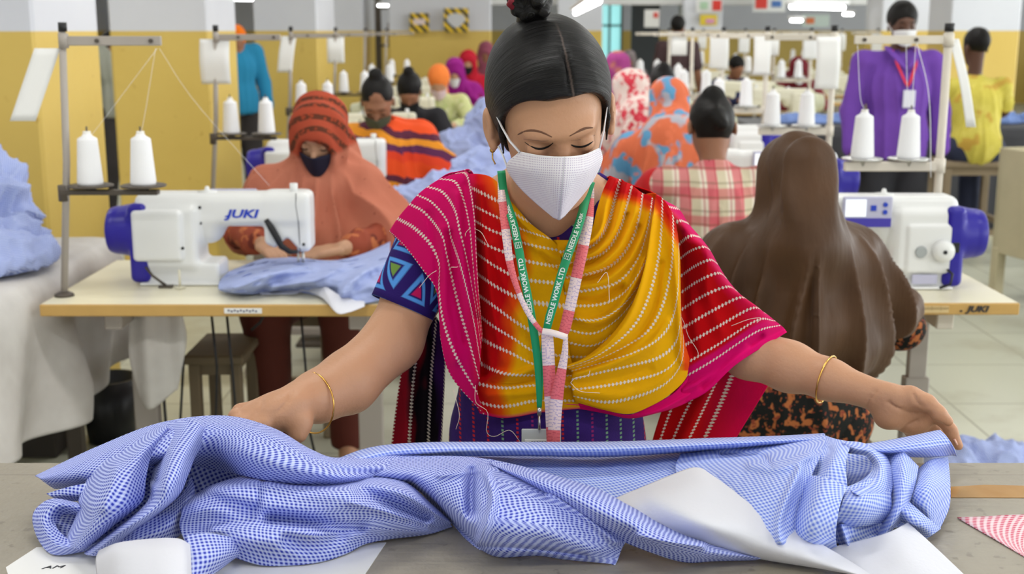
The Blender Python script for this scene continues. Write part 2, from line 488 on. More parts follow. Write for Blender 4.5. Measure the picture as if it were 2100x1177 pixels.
# dark slab at the far end, right of the window
slab('partition', (2.62, 24.5, 1.0), (.55, .1, 2.0), mat('dark_partition', srgb(70, 74, 76), .6))
# ---- hazard striped notice frames and posters on columns
def hazard_mat():
    k = NT('hazard_stripes'); g = k.coord('Object'); s = k.sep(g)
    v = k.math('SINE', k.math('MULTIPLY', k.math('ADD', s[0], s[2]), 62.0))
    k.base(k.mix(k.step(v, 0.0, .15), (.02, .02, .02), srgb(240, 200, 30))); k.rough(.5); return k.m
HAZ = hazard_mat()
def board(px0, py0, px1, py1, Y, m, name, label, cat, inner=None, inm=PAPER, th=.015, ov=None):
    a, b = P(px0, py0, Y), P(px1, py1, Y); cx, cz = (a[0]+b[0])/2, (a[2]+b[2])/2; w, h = b[0]-a[0], a[2]-b[2]
    r = empty(name, (cx, Y, cz)); tag(r, label, cat)
    MB().box((0, 0, 0), (w, th, h)).build('backing_board', m, r)
    if inner: MB().box((0, -th*.6, h*inner[2]), (w*inner[0], th*.6, h*inner[1])).build('notice_panel', inm, r)
    if ov: ov(r, w, h, th)
    return r
def heartish(r, w, h, th):
    mb = MB(); pts = [(math.cos(a)*(.33+.05*math.cos(2*a))*w, math.sin(a)*.3*h+(.05*h if math.cos(a)**2 > .3 else 0)) for a in np.linspace(0, 2*PI, 24, endpoint=False)]
    V = [(x, -th*1.1, z) for x, z in pts]; mb.add(V, [tuple(range(24))]); mb.build('notice_panel', mat('grey_notice', srgb(206, 208, 210), .6), r)
board(840, 27, 880, 66, 14.55, HAZ, 'hazard_sign', 'small yellow and black striped notice with a white band, on a column', 'sign', (.62, .3, .05), mat('pinkish_paper', srgb(232, 214, 210), .7))
board(910, 17, 961, 66, 14.5, HAZ, 'hazard_sign', 'larger yellow and black striped frame around a pale grey panel', 'sign', ov=heartish)
# column they hang on (single white column behind)
c = MB().box((-.85, 14.95, 1.7), (1.2, .6, 3.4), .01).build('column', PAINT); tag(c, kind='structure')
def poster(px0, py0, px1, py1, Y, col, label, spots=()):
    r = board(px0, py0, px1, py1, Y, mat('poster_'+'%d_%d_%d' % col, srgb(*col), .6), 'wall_poster', label, 'poster')
    a, b = P(px0, py0, Y), P(px1, py1, Y); w, h = b[0]-a[0], a[2]-b[2]
    for (u, v, ww, hh, cc) in spots:
        MB().box(((u-.5)*w, -.012, (.5-v)*h), (ww*w, .008, hh*h)).build('printed_block', mat('print_%d_%d_%d' % cc, srgb(*cc), .6), r)
poster(973, 36, 990, 64, 17.8, (214, 130, 70), 'small orange notice on the far column beside the striped frames')
poster(1428, -4, 1480, 26, 19.55, (222, 222, 220), 'white poster with one red block, hung high at the far end', [(.8, .5, .34, .7, (214, 60, 50)), (.3, .5, .3, .5, (170, 200, 170))])
poster(1545, -8, 1610, 24, 19.55, (216, 218, 216), 'white poster with a red and a blue block, high on the far column', [(.25, .45, .36, .7, (206, 60, 50)), (.72, .5, .3, .4, (70, 110, 170))])
poster(1436, 30, 1470, 52, 19.5, (226, 200, 60), 'yellow and pink picture under the white poster', [(.6, .6, .5, .4, (220, 150, 190))])
poster(1645, 30, 1700, 55, 22.0, (200, 214, 206), 'pale green poster with an orange block beyond the hanging lamps', [(.3, .5, .3, .5, (220, 120, 70))])
poster(1322, 20, 1352, 56, 19.5, (226, 226, 222), 'white sheet with a small red mark on the far partition', [(.75, .3, .3, .3, (214, 80, 70))])
# far shelving / dark rack
def rack(x, y, w, label, items):
    r = empty('metal_rack', (x, y, 0)); tag(r, label, 'rack')
    mb = MB()
    for sx in (-w/2, w/2):
        for sy in (-.2, .2): mb.box((sx, sy, 1.0), (.04, .04, 2.0))
    mb.build('frame', DGREYM, r)
    for z in (.3, .8, 1.3, 1.8): MB().box((0, 0, z), (w, .42, .03)).build('shelf', DGREYM, r)
    for j in range(items):
        z = (.3, .8, 1.3)[j % 3]; xx = -w/2+.15+(w-.3)*((j//3)+.5)/(items/3.0)
        o = MB().box((x+xx, y-.02, z+.015+.15), (.24, .3, .3), .02).build('storage_carton', mat('carton_%d' % (j % 3), [srgb(150, 175, 215), srgb(190, 190, 190), srgb(120, 100, 90)][j % 3], .7))
        tag(o, 'carton or cloth bundle standing on the dark rack at the far left', 'box', 'cartons on the dark rack')
rack(-1.45, 17.0, .75, 'dark metal rack with cartons between the far columns', 6)
# ================================================================ hanging tube lamps
TUBE = mat('lit_tube', (1, 1, 1), .3, var=0, emit=14)
def tube_lamp(x0, y0, x1, y1, z, label, group, hang=True):
    L = math.hypot(x1-x0, y1-y0); r = empty('tube_lamp', ((x0+x1)/2, (y0+y1)/2, z), math.atan2(y1-y0, x1-x0)); tag(r, label, 'lamp', group)
    MB().box((0, 0, .035), (L, .09, .03), .01).build('lamp_housing', WHITE, r)
    MB().tube([(-L/2+.02, 0, 0), (L/2-.02, 0, 0)], .016).build('fluorescent_tube', TUBE, r)
    if hang and z < 3.3:
        for sx in (-L*.4, L*.4): MB().tube([(sx, 0, .05), (sx, 0, 3.4-z)], .003, 5).build('suspension_wire', STEEL, r)
    return r
# ================================================================ industrial sewing machine
def add_text(mb, txt, size, M, mi=0, **kw):
    V, Fc = text_mesh(txt, size, M, **kw); mb.add(V, Fc, mi)
def make_machine(res=.0035, old=False):
    bm, bl = (WHITE, BLUEP) if not old else (CREAMM, mat('pale_green_cover', srgb(200, 200, 170), .4))
    r = empty('sewing_machine')
    s = SDF((-.25, -.11, -.006), (.31, .11, .3), res)
    s.box((-.135, 0, .142), (.19, .15, .19), .02, 0)            # column block
    s.box((.03, 0, .222), (.52, .115, .10), .028, .02)          # arm
    s.box((.225, 0, .185), (.14, .105, .18), .018, .012)        # head
    s.box((-.1, 0, .03), (.24, .13, .07), .012, .02)            # foot of the column
    s.ell((-.02, 0, .165), (.05, .05, .05), .03)
    s.box((-.155, -.078, .15), (.15, .03, .155), .014, .004)    # rear cover bulge
    s.box((-.155, .072, .12), (.17, .02, .15), .012, .004)
    s.box((.14, 0, .06), (.10, .3, .11), .03, .02, rot=Rm('Y', 0), op='sub')
    s.box((.19, 0, .075), (.14, .3, .05), .01, .01, rot=Rm('Y', -42), op='sub')
    s.build('machine_body', bm, r)
    s = SDF((-.32, -.1, -.004), (-.17, .1, .27), res)
    s.box((-.215, 0, .125), (.06, .165, .24), .02, 0)
    s.cap((-.245, 0, .155), (-.285, 0, .155), .082, .074, .01)
    s.box((-.26, 0, .2), (.14, .3, .2), .0, 0, op='int') if False else None
    s.build('motor_housing', bl, r)
    MB().lathe([(.0, -.324), (.05, -.322), (.066, -.312), (.07, -.296), (.05, -.29)], (0, 0, .155), 24, axis='x').build('handwheel', bl if not old else DGREYM, r)
    # bed plate flush in the table
    mb = MB().box((.045, 0, .004), (.52, .178, .008), .003); mb.box((.235, .0, .009), (.05, .06, .003)); mb.build('bed_plate', bm, r)
    mb = MB(); mb.tube([(.262, 0, .1), (.262, 0, .03)], .005, 10); mb.tube([(.262, 0, .03), (.262, 0, .01)], .0016, 6); mb.build('needle_bar', STEEL, r)
    mb = MB(); mb.tube([(.248, 0, .1), (.248, 0, .022)], .004, 8); mb.box((.25, .01, .013), (.02, .035, .005)); mb.build('presser_foot', STEEL, r)
    mb = MB(); mb.tube([(.245, -.02, .3), (.245, -.02, .27)], .012, 12); mb.build('thread_guide', WHITE, r); MB().lathe([(.03, .27), (.03, .274), (.008, .277), (.006, .287), (.003, .289)], (-.02, 0, .0)).build('bobbin_winder', WHITE, r)
    mb = MB()
    for (x, z, y) in [(-.03, .232, -.0595), (-.03, .185, -.0595), (-.078, .115, -.0935), (.205, .225, -.056), (.2, .205, -.056), (.212, .2, -.056), (.183, .217, -.056), (.167, .2, -.056), (.275, .12, -.056)]:
        mb.lathe([(.0045, 0), (.0045, .004)], (x, y-.001, z), 10, axis='y')
    mb.build('screw_head', BLACKP, r)
    # black finger guard on the back of the head, thread take-up slot
    mb = MB(); pts = [(.166, -.058, .195), (.182, -.062, .17), (.198, -.062, .14), (.21, -.062, .115), (.235, -.06, .098), (.256, -.058, .098)]
    mb.tube(pts, [.008, .011, .011, .01, .008, .006], 8); mb.build('finger_guard', BLACKP, r)
    MB().tube([(.258, -.057, .275), (.256, -.058, .24), (.262, -.058, .19), (.263, -.05, .1)], .0012, 5).build('lead_thread', BLACKP, r)
    mb = MB(); mb.tube([(-.19, -.1, .06), (-.17, -.105, .035), (-.13, -.11, .006)], .004, 6); mb.box((-.13, -.11, .003), (.04, .02, .006)); mb.build('knee_rod', DGREYM, r)
    mb = MB(); mb.tube([(-.085, -.12, 0), (-.085, -.12, .055)], .0035, 8); mb.lathe([(.016, 0), (.014, .004)], (-.085, -.12, 0)); mb.build('bobbin_pin', CREAMM, r)
    if not old:
        # lettering both sides
        mb = MB(); add_text(mb, 'JUKI', .034, frame((.094, -.0588, .212), (1, 0, 0), (0, 0, 1)), bold=.0012, shear=.25, sx=1.45)
        mb.add([(.042, -.059, .205), (.053, -.059, .21), (.053, -.059, .201)], [(0, 1, 2)]); mb.build('maker_mark', INK, r)
        mb = MB(); add_text(mb, 'JUKI', .034, frame((-.137, .0665, .215), (-1, 0, 0), (0, 0, 1)), bold=.0012, shear=.25, sx=1.35)
        mb.add([(-.085, .067, .208), (-.097, .067, .213), (-.097, .067, .204)], [(2, 1, 0)]); mb.build('maker_mark', INK, r)
        p = MB().box((.045, .062, .228), (.145, .01, .09), .003).build('control_panel', LILAC, r)
        MB().box((.045, .068, .197), (.14, .003, .026)).build('panel_strip', mat('panel_purple', srgb(70, 60, 170), .4), p)
        MB().box((.08, .068, .24), (.06, .003, .05)).build('panel_screen', SCREEN, p)
        mb = MB(); mb.box((.028, .068, .24), (.016, .003, .016)); mb.lathe([(.007, .068), (.007, .07)], (-.006, 0, .25), 12, axis='y'); mb.lathe([(.007, .068), (.007, .07)], (-.006, 0, .228), 12, axis='y'); mb.build('panel_button', INK, p)
        mb = MB(); mb.lathe([(.033, .082), (.033, .092), (.03, .1), (.012, .104)], (-.178, 0, .115), 26, axis='y'); mb.build('stitch_knob', WHITE, r)
        MB().lathe([(.006, .104), (.006, .107)], (-.178, 0, .115), 10, axis='y').build('knob_centre', BLACKP, r)
        mb = MB(); mb.lathe([(.018, .082), (.016, .087)], (-.115, 0, .112), 20, axis='y'); mb.build('oil_window', mat('smoky_glass', srgb(170, 175, 176), .15), r)
        MB().box((-.13, .083, .03), (.075, .004, .028), .002).build('rating_plate', LILAC, r)
        MB().box((-.215, .084, .125), (.022, .006, .03), .002).build('rocker_switch', BLACKP, r)
        MB().tube([(-.195, .085, .06), (-.205, .1, .05), (-.2, .105, .02), (-.17, .1, .008)], .004, 8).build('power_cable', BLACKP, r)
    return r
def make_table(w=1.1, d=.68, mark=True, kind='left', h=.75):
    "origin at centre of the front (camera side) edge, floor level"
    r = empty('sewing_table')
    t = .034
    mb = MB().box((0, d/2, h-t/2), (w, d, t), .003, mi=1); mb.box((0, d/2, h-.0015), (w-.01, d-.01, .0045), mi=0)
    mb.build('tabletop', [LAMI, EDGE], r)
    for sx in (-1, 1):
        x = sx*w*.33
        mb = MB(); mb.box((x, d/2, h-t-.03), (.05, d*.8, .05), .004, mi=0); mb.build('rail', OFFM if kind == 'right' else GREYM, r)
        mb = MB()
        mb.box((x, d/2, .57), (.055, .03, .3), .003); mb.box((x, d/2, .25), (.075, .042, .42), .004)
        mb.box((x, d/2, .03), (.06, d*.85, .05), .006); mb.build('leg', GREYM, r)
    MB().box((0, d/2+.05, .14), (w*.66, .05, .03), .003).build('foot_bar', GREYM, r)
    mb = MB().box((-.02, d/2+.03, .1), (.34, .22, .02), .005); mb.build('treadle', DGREYM, r)
    MB().box((-.2, d*.8, h-t-.035), (.13, .12, .06), .012).build('control_box', BLACKP, r)
    mb = MB()
    rr = random.Random(3)
    for k in range(6):
        x = -.3+.09*k+rr.uniform(-.02, .02); y = d/2-.15+rr.uniform(-.08, .1); L = rr.choice([.1, .16, .3, .5])
        mb.tube([(x, y, h-t), (x+.01, y, h-t-L*.4), (x+rr.uniform(-.03, .03), y+.01, h-t-L*.8), (x+rr.uniform(-.04, .04), y, h-t-L)], .004, 6)
    mb.tube([(-.32, d/2, h-t), (-.3, d/2, .5), (-.28, d/2-.05, .2), (-.28, d/2-.05, .01)], .005, 6)
    mb.build('cable', BLACKP, r)
    if mark:
        if kind == 'left':
            p = MB().box((.04, -.001, h-t/2), (.105, .002, .015)).build('edge_label', PAPER, r)
            mb = MB(); [mb.box((.0+.0085*q_, -.0025, h-t/2+.0012*(-1)**q_), (.005, .001, .005)) for q_ in range(10)]; mb.build('label_print', mat('grey_print', srgb(90, 85, 110), .6, var=0), p)
        else:
            mb = MB()
            V, Fc = text_mesh('JUKI', .024, frame((.43, -.0025, h-t/2), (1, 0, 0), (0, 0, 1)), bold=.001, shear=.25, sx=1.3); mb.add(V, Fc)
            mb.box((.385, -.0015, h-t/2-.005), (.006, .002, .005)); mb.build('maker_mark', DINK, r)
            mb = MB().box((.2, -.001, h-t/2), (.3, .002, .02), mi=0)
            for k in range(60): mb.box((.052+.005*k, -.0022, h-t/2+.003), (.0012, .0015, .012 if k % 5 == 0 else .007), mi=1)
            mb.build('edge_ruler', [mat('ruler_tan', srgb(216, 190, 136), .5), mat('ruler_tick', srgb(140, 110, 70), .6, var=0)], r)
    return r
def make_stand(style='left', h=.765):
    "thread stand; origin at foot of the pole on the table; arms run toward +x for left style, -x for right style"
    r = empty('thread_stand'); s = 1 if style == 'left' else -1
    m = STEEL if style == 'left' else OFFM
    rad = .010 if style == 'left' else .013
    MB().tube([(0, 0, .004), (.035, 0, h*.5), (.05, 0, h-.02)] if style == 'left' else [(0, 0, .0), (0, 0, h*.5), (0, 0, h-.02)], rad, 12).build('pole', GREYM if style == 'left' else OFFM, r)
    MB().lathe([(.028, 0), (.026, .006), (.014, .012)], (0, 0, 0), 18).build('pole_base', DGREYM, r)
    ox = .052 if style == 'left' else 0
    MB().tube([(ox, 0, h-.02), (ox, 0, h+.005)], rad+.002, 12).build('pole_cap', BLACKP, r)
    zt = h-.045; L = .27 if style == 'left' else .29
    mb = MB(); mb.box((ox+s*L/2, 0, zt), (L, .012, .026), .002); mb.tube([(ox, 0, zt-.02), (ox, 0, zt+.02)], rad+.004, 12); mb.build('top_arm', GREYM if style == 'left' else OFFM, r)
    for u in (.35, .9): MB().lathe([(.006, -.004), (.006, .004)], (ox+s*L*u, -.008, zt), 10, axis='y').build('thread_eyelet', DGREYM, r)
    zl = .30 if style == 'left' else .335; L2 = .27 if style == 'left' else .30; ol = .02 if style == 'left' else 0
    mb = MB(); mb.box((ol+s*L2/2, 0, zl), (L2, .03, .014), .002) if style == 'left' else mb.box((ol+s*L2/2, 0, zl-.005), (L2, .024, .03), .003)
    mb.tube([(ol, 0, zl-.025), (ol, 0, zl+.02)], rad+.005, 12); mb.build('lower_arm', DGREYM if style == 'left' else OFFM, r)
    xs = ((.098, .248) if style == 'left' else (-.10, -.245))
    for x in xs:
        d = MB().lathe([(.012, -.015), (.014, 0), (.062, .006), (.064, .01), (.06, .012), (.01, .012)], (x, 0, zl+.01), 26).build('cone_plate', DGREYM if style == 'left' else STEEL, r)
        MB().tube([(x, 0, zl+.02), (x, 0, zl+.185)], .0025, 6).build('cone_pin', DGREYM, r)
    r['xs'] = 0
    del r['xs']
    return r, xs, zl+.022, ox, zt
def make_cone():
    prof = [(.012, 0), (.034, .0), (.0355, .006)]
    for k in range(24): prof.append((.0355-.0085*(k+.5)/24+.0005*(k % 2), .006+.122*(k+.5)/24))
    prof += [(.026, .13), (.014, .137), (.011, .143), (.004, .143)]
    r = empty('thread_cone')
    MB().lathe(prof, (0, 0, 0), 24).build('wound_thread', THREAD, r)
    MB().lathe([(.011, .138), (.011, .15), (.008, .15)], (0, 0, 0), 12).build('cone_core', mat('cone_core_card', srgb(235, 232, 226), .6), r)
    return r
def make_stool(w=.34, d=.3, h=.5, m=None):
    r = empty('work_stool'); m = m or mat('worn_wood', srgb(140, 124, 100), .7, var=.15)
    MB().box((0, 0, h-.015), (w, d, .03), .006).build('seat', m, r)
    for sx in (-1, 1):
        for sy in (-1, 1): MB().box((sx*(w/2-.03), sy*(d/2-.03), (h-.03)/2), (.035, .035, h-.03), .004).build('leg', m, r)
    for sy in (-1, 1): MB().box((0, sy*(d/2-.03), .15), (w-.06, .02, .03)).build('stretcher', m, r)
    for sx in (-1, 1): MB().box((sx*(w/2-.03), 0, .2), (.02, d-.06, .03)).build('stretcher', m, r)
    MB().box((0, 0, h-.05), (w-.06, d-.06, .04)).build('apron', m, r)
    return r
# ================================================================ lay out the lines
M0 = make_machine(); M1 = make_machine(.005, True)
TL = make_table(1.06, .68, True, 'left'); TR = make_table(1.1, .54, True, 'right')
SL, xsL, zL, oxL, ztL = make_stand('left'); SR, xsR, zR, oxR, ztR = make_stand('right')
C0 = make_cone(); ST0 = make_stool()
used = set()
KIDS = {}
for c_ in bpy.data.objects:
    if c_.parent: KIDS.setdefault(c_.parent.name, []).append(c_)
def place(proto, loc, rz=0.0, label=None, cat=None, group=None, sc=1.0):
    o = proto if proto.name not in used else copy_tree(proto, None, KIDS)
    used.add(proto.name)
    o.location = loc; o.rotation_euler = (0, 0, rz); o.scale = (sc, sc, sc)
    return tag(o, label, cat, group)
def thread_line(a, b, m, mid=None, r=.0006):
    return [a, b] if mid is None else [a, mid, b]
ordn = ['first', 'second', 'third', 'fourth', 'fifth', 'sixth', 'seventh']
YL0, DYL = 3.323, 1.77
XL = -1.322+.53
LA_lab = ['pale sewing table with tan edge and printed label, in front of the peach headscarf woman', 'pale sewing table in front of the woman in the orange striped shawl',
          'pale sewing table of the woman in black, third in the yellow column row', 'pale sewing table in front of the light green dressed worker', 'far sewing table on the yellow column side', 'farthest sewing table on the yellow column side']
SLlab = ['grey thread stand with black cap, nearest on the yellow column side', 'thin grey thread stand second in line along the yellow columns', 'thread stand third in line along the yellow columns', 'thread stand fourth in line along the yellow columns', 'thread stand fifth along the yellow columns', 'farthest thread stand along the yellow columns']
MLlab = ['white and blue sewing machine facing the peach headscarf woman', 'sewing machine just behind the peach headscarf woman', 'sewing machine beside the woman in the orange striped shawl', 'sewing machine near the light green dressed worker', 'far sewing machine by the purple headscarf worker', 'farthest sewing machine on the yellow column side']
def paper_on(x, y, z, w, h, label, tilt=0.0, bend=.02, rz=0.0, group=None):
    rows = [[(-w/2, 0, 0), (w/2, 0, 0)], [(-w/2-tilt*.5, -bend, -h/2), (w/2-tilt*.5, -bend, -h/2)], [(-w/2-tilt, -bend*.3, -h), (w/2-tilt, -bend*.5, -h)]]
    G = sheet(rows, 6, 10); V, Fc = thicken(G, .0012)
    o = link('paper_sheet', meshdata('paper_sheet', V, Fc, PAPER), loc=(x, y, z), rot=(0, 0, rz)); tag(o, label, 'paper', group)
    return o
for k in range(6):
    y = YL0+DYL*k
    place(TL, (XL, y, 0), 0, LA_lab[k], 'table')
    if k == 0: place(M0, (-.9, 3.66, .752), 0, MLlab[0], 'sewing machine')
    else: place(M1 if k > 1 else M0, (-.86, y+.36, .752), 0, MLlab[k], 'sewing machine')
    place(SL, (-1.29, y+.11, .752), 0, SLlab[k], 'thread stand')
    for j, x in enumerate(xsL):
        place(C0, (-1.29+x, y+.11, .752+zL), 0, 'white thread cone, %s, %s stand along the yellow columns' % ('beside its pole' if j == 0 else 'at the arm end', ['nearest', 'second', 'third', 'fourth', 'fifth', 'farthest'][k]), 'thread cone', 'thread cones on the yellow column side')
# papers on left stands
paper_on(-1.285, 3.435, 1.452, .072, .20, 'white paper tag swinging from the nearest grey thread stand', tilt=.085, bend=.0)
paper_on(-1.245, 3.435+DYL, 1.465, .125, .185, 'white paper sheet clipped to the second thread stand of the yellow column side')
paper_on(-1.25, 3.435+2*DYL, 1.47, .085, .20, 'narrow tilted paper sheet on the third thread stand of the yellow column side', tilt=.03)
paper_on(-1.24, 3.435+3*DYL, 1.465, .12, .19, 'white paper sheet on the fourth thread stand of the yellow column side')
# threads
def thread(pts, r=.00045, label='thin white thread running from a cone to the stand arm', name='sewing_thread', group='threads on the stands', m=THREAD):
    o = MB().tube(crom(np.array(pts), 10), r, 5).build(name, m); tag(o, label, 'thread', group); return o
z0 = .752+zL+.15
thread([(-1.29+.098, 3.432, z0), (-1.19, 3.43, 1.2), (-.98, 3.433, .752+ztL-.02)])
thread([(-1.29+.248, 3.432, z0), (-1.03, 3.43, 1.25), (-.985, 3.433, .752+ztL-.02)])
thread([(-.975, 3.433, .752+ztL-.02), (-.9, 3.5, 1.3), (-.72, 3.6, 1.05)])
# ---- right line
YR0, DYR = 3.342, 1.36
XR = 1.428-.55
RT = ['pale table with ruler edge and dark lettering, beside the brown headscarf woman', 'sewing table the plaid shirt worker bends over', 'sewing table of the orange and blue scarf worker', 'sewing table of the red and white scarf worker', 'sewing table of the magenta scarf worker', 'farthest sewing table of the headscarf line']
RM = ['white and blue sewing machine with lit screen before the brown headscarf woman', 'white and blue sewing machine before the plaid shirt worker', 'sewing machine before the orange and blue scarf worker', 'sewing machine before the red and white scarf worker', 'sewing machine before the magenta scarf worker', 'farthest sewing machine of the headscarf line']
RS = ['off-white thread stand in front of the man in the purple shirt', 'off-white thread stand behind the brown headscarf, second of its line', 'off-white thread stand third of the headscarf line', 'off-white thread stand fourth of the headscarf line', 'off-white thread stand fifth of the headscarf line', 'off-white thread stand sixth of the headscarf line']
for k in range(6):
    y = YR0+DYR*k
    place(TR, (XR, y, 0), 0, RT[k], 'table')
    place(M0 if k < 3 else M1, (1.085, y+.26, .752), PI, RM[k], 'sewing machine')
    xs_ = 1.345
    place(SR, (xs_, y+.49, .752), 0, RS[k], 'thread stand')
    for j, x in enumerate(xsR):
        place(C0, (xs_+x, y+.49, .752+zR), 0, 'white thread cone on the %s stand of the headscarf line, %s' % (['nearest', 'second', 'third', 'fourth', 'fifth', 'sixth'][k], 'beside its post' if j == 0 else 'at the arm end'), 'thread cone', 'thread cones on the headscarf line')
y_ = YR0+.49
for (a, b) in [(-.245, -.28), (-.10, -.10), (-.10, -.13)]:
    thread([(1.345+a, y_, .752+zR+.15), (1.345+(a+b)/2, y_-.002, 1.3), (1.345+b, y_, .752+ztR-.01)], .0009)
thread([(1.345-.1, y_-.01, .752+ztR-.01), (1.29, y_-.02, 1.3), (1.31, y_-.03, 1.05)], .0012)
paper_on(1.362, y_-.0, 1.475, .03, .27, 'long narrow paper strip hanging behind the off-white stand by the purple shirt', tilt=-.07)
paper_on(1.345-.03, y_+DYR-.02, 1.475, .1, .215, 'white paper sheet on the off-white stand behind the brown headscarf')
paper_on(1.345-.03, y_+2*DYR-.02, 1.47, .09, .2, 'white paper sheet on the third off-white stand of the headscarf line')
paper_on(1.345-.03, y_+3*DYR-.02, 1.46, .12, .2, 'white paper sheet on the fourth off-white stand of the headscarf line')
paper_on(P(1393, 64, 9.3)[0], 9.3, P(1393, 66, 9.3)[2], .12, .17, 'wide white paper before the worker in the dark brown shirt')
# ---- a third line with old cream machines, far
for k in range(5):
    y = 10.1+1.5*k
    for q, x in enumerate((2.1, 3.55)):
        if q == 1 and k < 2: continue
        nm = ['nearest', 'second', 'third', 'fourth', 'farthest'][k]; ln = ['inner', 'outer'][q]
        place(TR, (x, y, 0), 0, '%s table of the %s far line with cream machines' % (nm, ln), 'table', sc=1.0)
        place(M1, (x+.2, y+.26, .752), PI, '%s cream sewing machine of the %s far line' % (nm, ln), 'sewing machine')
        place(SR, (x+.45, y+.49, .752), 0, '%s thread stand of the %s far line' % (nm, ln), 'thread stand')
        for j, dx in enumerate(xsR): place(C0, (x+.45+dx, y+.49, .752+zR), 0, 'white thread cone on the %s stand of the %s far line, %s' % (nm, ln, 'beside its post' if j == 0 else 'at the arm end'), 'thread cone', 'thread cones on the far lines')
        paper_on(x+.43, y+.47, 1.46, .12, .2, 'white paper sheet on the %s stand of the %s far line' % (nm, ln), group='papers on the far lines')
# centre far stands
for k in range(0):
    y = 11.0+1.5*k; x = 1.9-.05*k
    nm = ['nearest', 'second', 'third', 'farthest'][k]
    place(SR, (x, y, .752), 0, '%s thread stand of the middle line at the far end' % nm, 'thread stand')
    place(TR, (x-.4, y-.49, 0), 0, '%s table of the middle line at the far end' % nm, 'table')
    place(M1, (x-.3, y-.2, .752), PI, '%s cream machine of the middle line at the far end' % nm, 'sewing machine')
    for dx in xsR: place(C0, (x+dx, y, .752+zR), 0, 'white thread cone on the %s stand of the middle far line' % nm, 'thread cone', 'thread cones on the middle far line, stand %s' % nm)
    paper_on(x-.03, y-.02, 1.46, .12, .2, 'white paper sheet on the %s stand of the middle far line' % nm)
# stools
place(ST0, (-.83, 4.5, 0), 0, 'worn wooden stool under the peach headscarf woman', 'stool', sc=1)
STL = ['wooden stool under the orange shawl woman', 'wooden stool under the black haired worker in black', 'wooden stool under the light green dressed worker']
for k in range(3): place(ST0, (-.6, 6.15+DYL*k, 0), 0, STL[k], 'stool')
STR = ['wooden stool under the brown headscarf woman', 'wooden stool under the plaid shirt worker', 'wooden stool under the orange and blue scarf worker', 'wooden stool under the red and white scarf worker']
for k in range(4): place(ST0, (.73, 2.97+DYR*k, 0), 0, STR[k], 'stool')
low = make_stool(.19, .3, .5, mat('dark_worn_wood', srgb(112, 98, 76), .7, var=.15)); low.location = (-.94, 3.85, 0); tag(low, 'narrow dark wooden stand under the nearest machine table', 'stool')
# ================================================================ people in the background
def vnormals(V, Fc):
    n = np.cross(V[Fc[:, 2]]-V[Fc[:, 0]], V[Fc[:, 3]]-V[Fc[:, 1]]); N = np.zeros_like(V)
    for i in range(4):
        for d in range(3): N[:, d] += np.bincount(Fc[:, i], n[:, d], len(V))
    return N/(np.linalg.norm(N, axis=1, keepdims=True)+1e-12)
def skin_mat(name, c, r=.5):
    if name in MATS: return MATS[name]
    k = NT(name); g = k.coord(); n = k.noise(g, 9, 4); n2 = k.noise(g, 160, 2)
    a = k.mix(n, tuple(x*.9 for x in c), (c[0]*1.06, c[1]*1.03, c[2]*1.0))
    k.base(a); k.rough(r, .35); k.bump(n2, .0006); k.b.inputs['Subsurface Weight'].default_value = .08
    k.b.inputs['Subsurface Radius'].default_value = (.01, .004, .002); k.b.inputs['Subsurface Scale'].default_value = .6
    MATS[name] = k.m; return k.m
def hair_mat(name='black_hair'):
    if name in MATS: return MATS[name]
    k = NT(name); g = k.coord(); n = k.noise(k.scale(g, (30, 30, 260)), 1.0, 3); k.base(k.mix(n, (.003, .0028, .003), (.012, .010, .009))); k.rough(.5, .18); k.bump(n, .0015)
    MATS[name] = k.m; return k.m
SKIN_D = skin_mat('brown_skin', srgb(150, 104, 78)); SKIN_L = skin_mat('light_brown_skin', srgb(190, 146, 116)); SKIN_DD = skin_mat('dark_brown_skin', srgb(92, 62, 48))
HAIR = hair_mat()
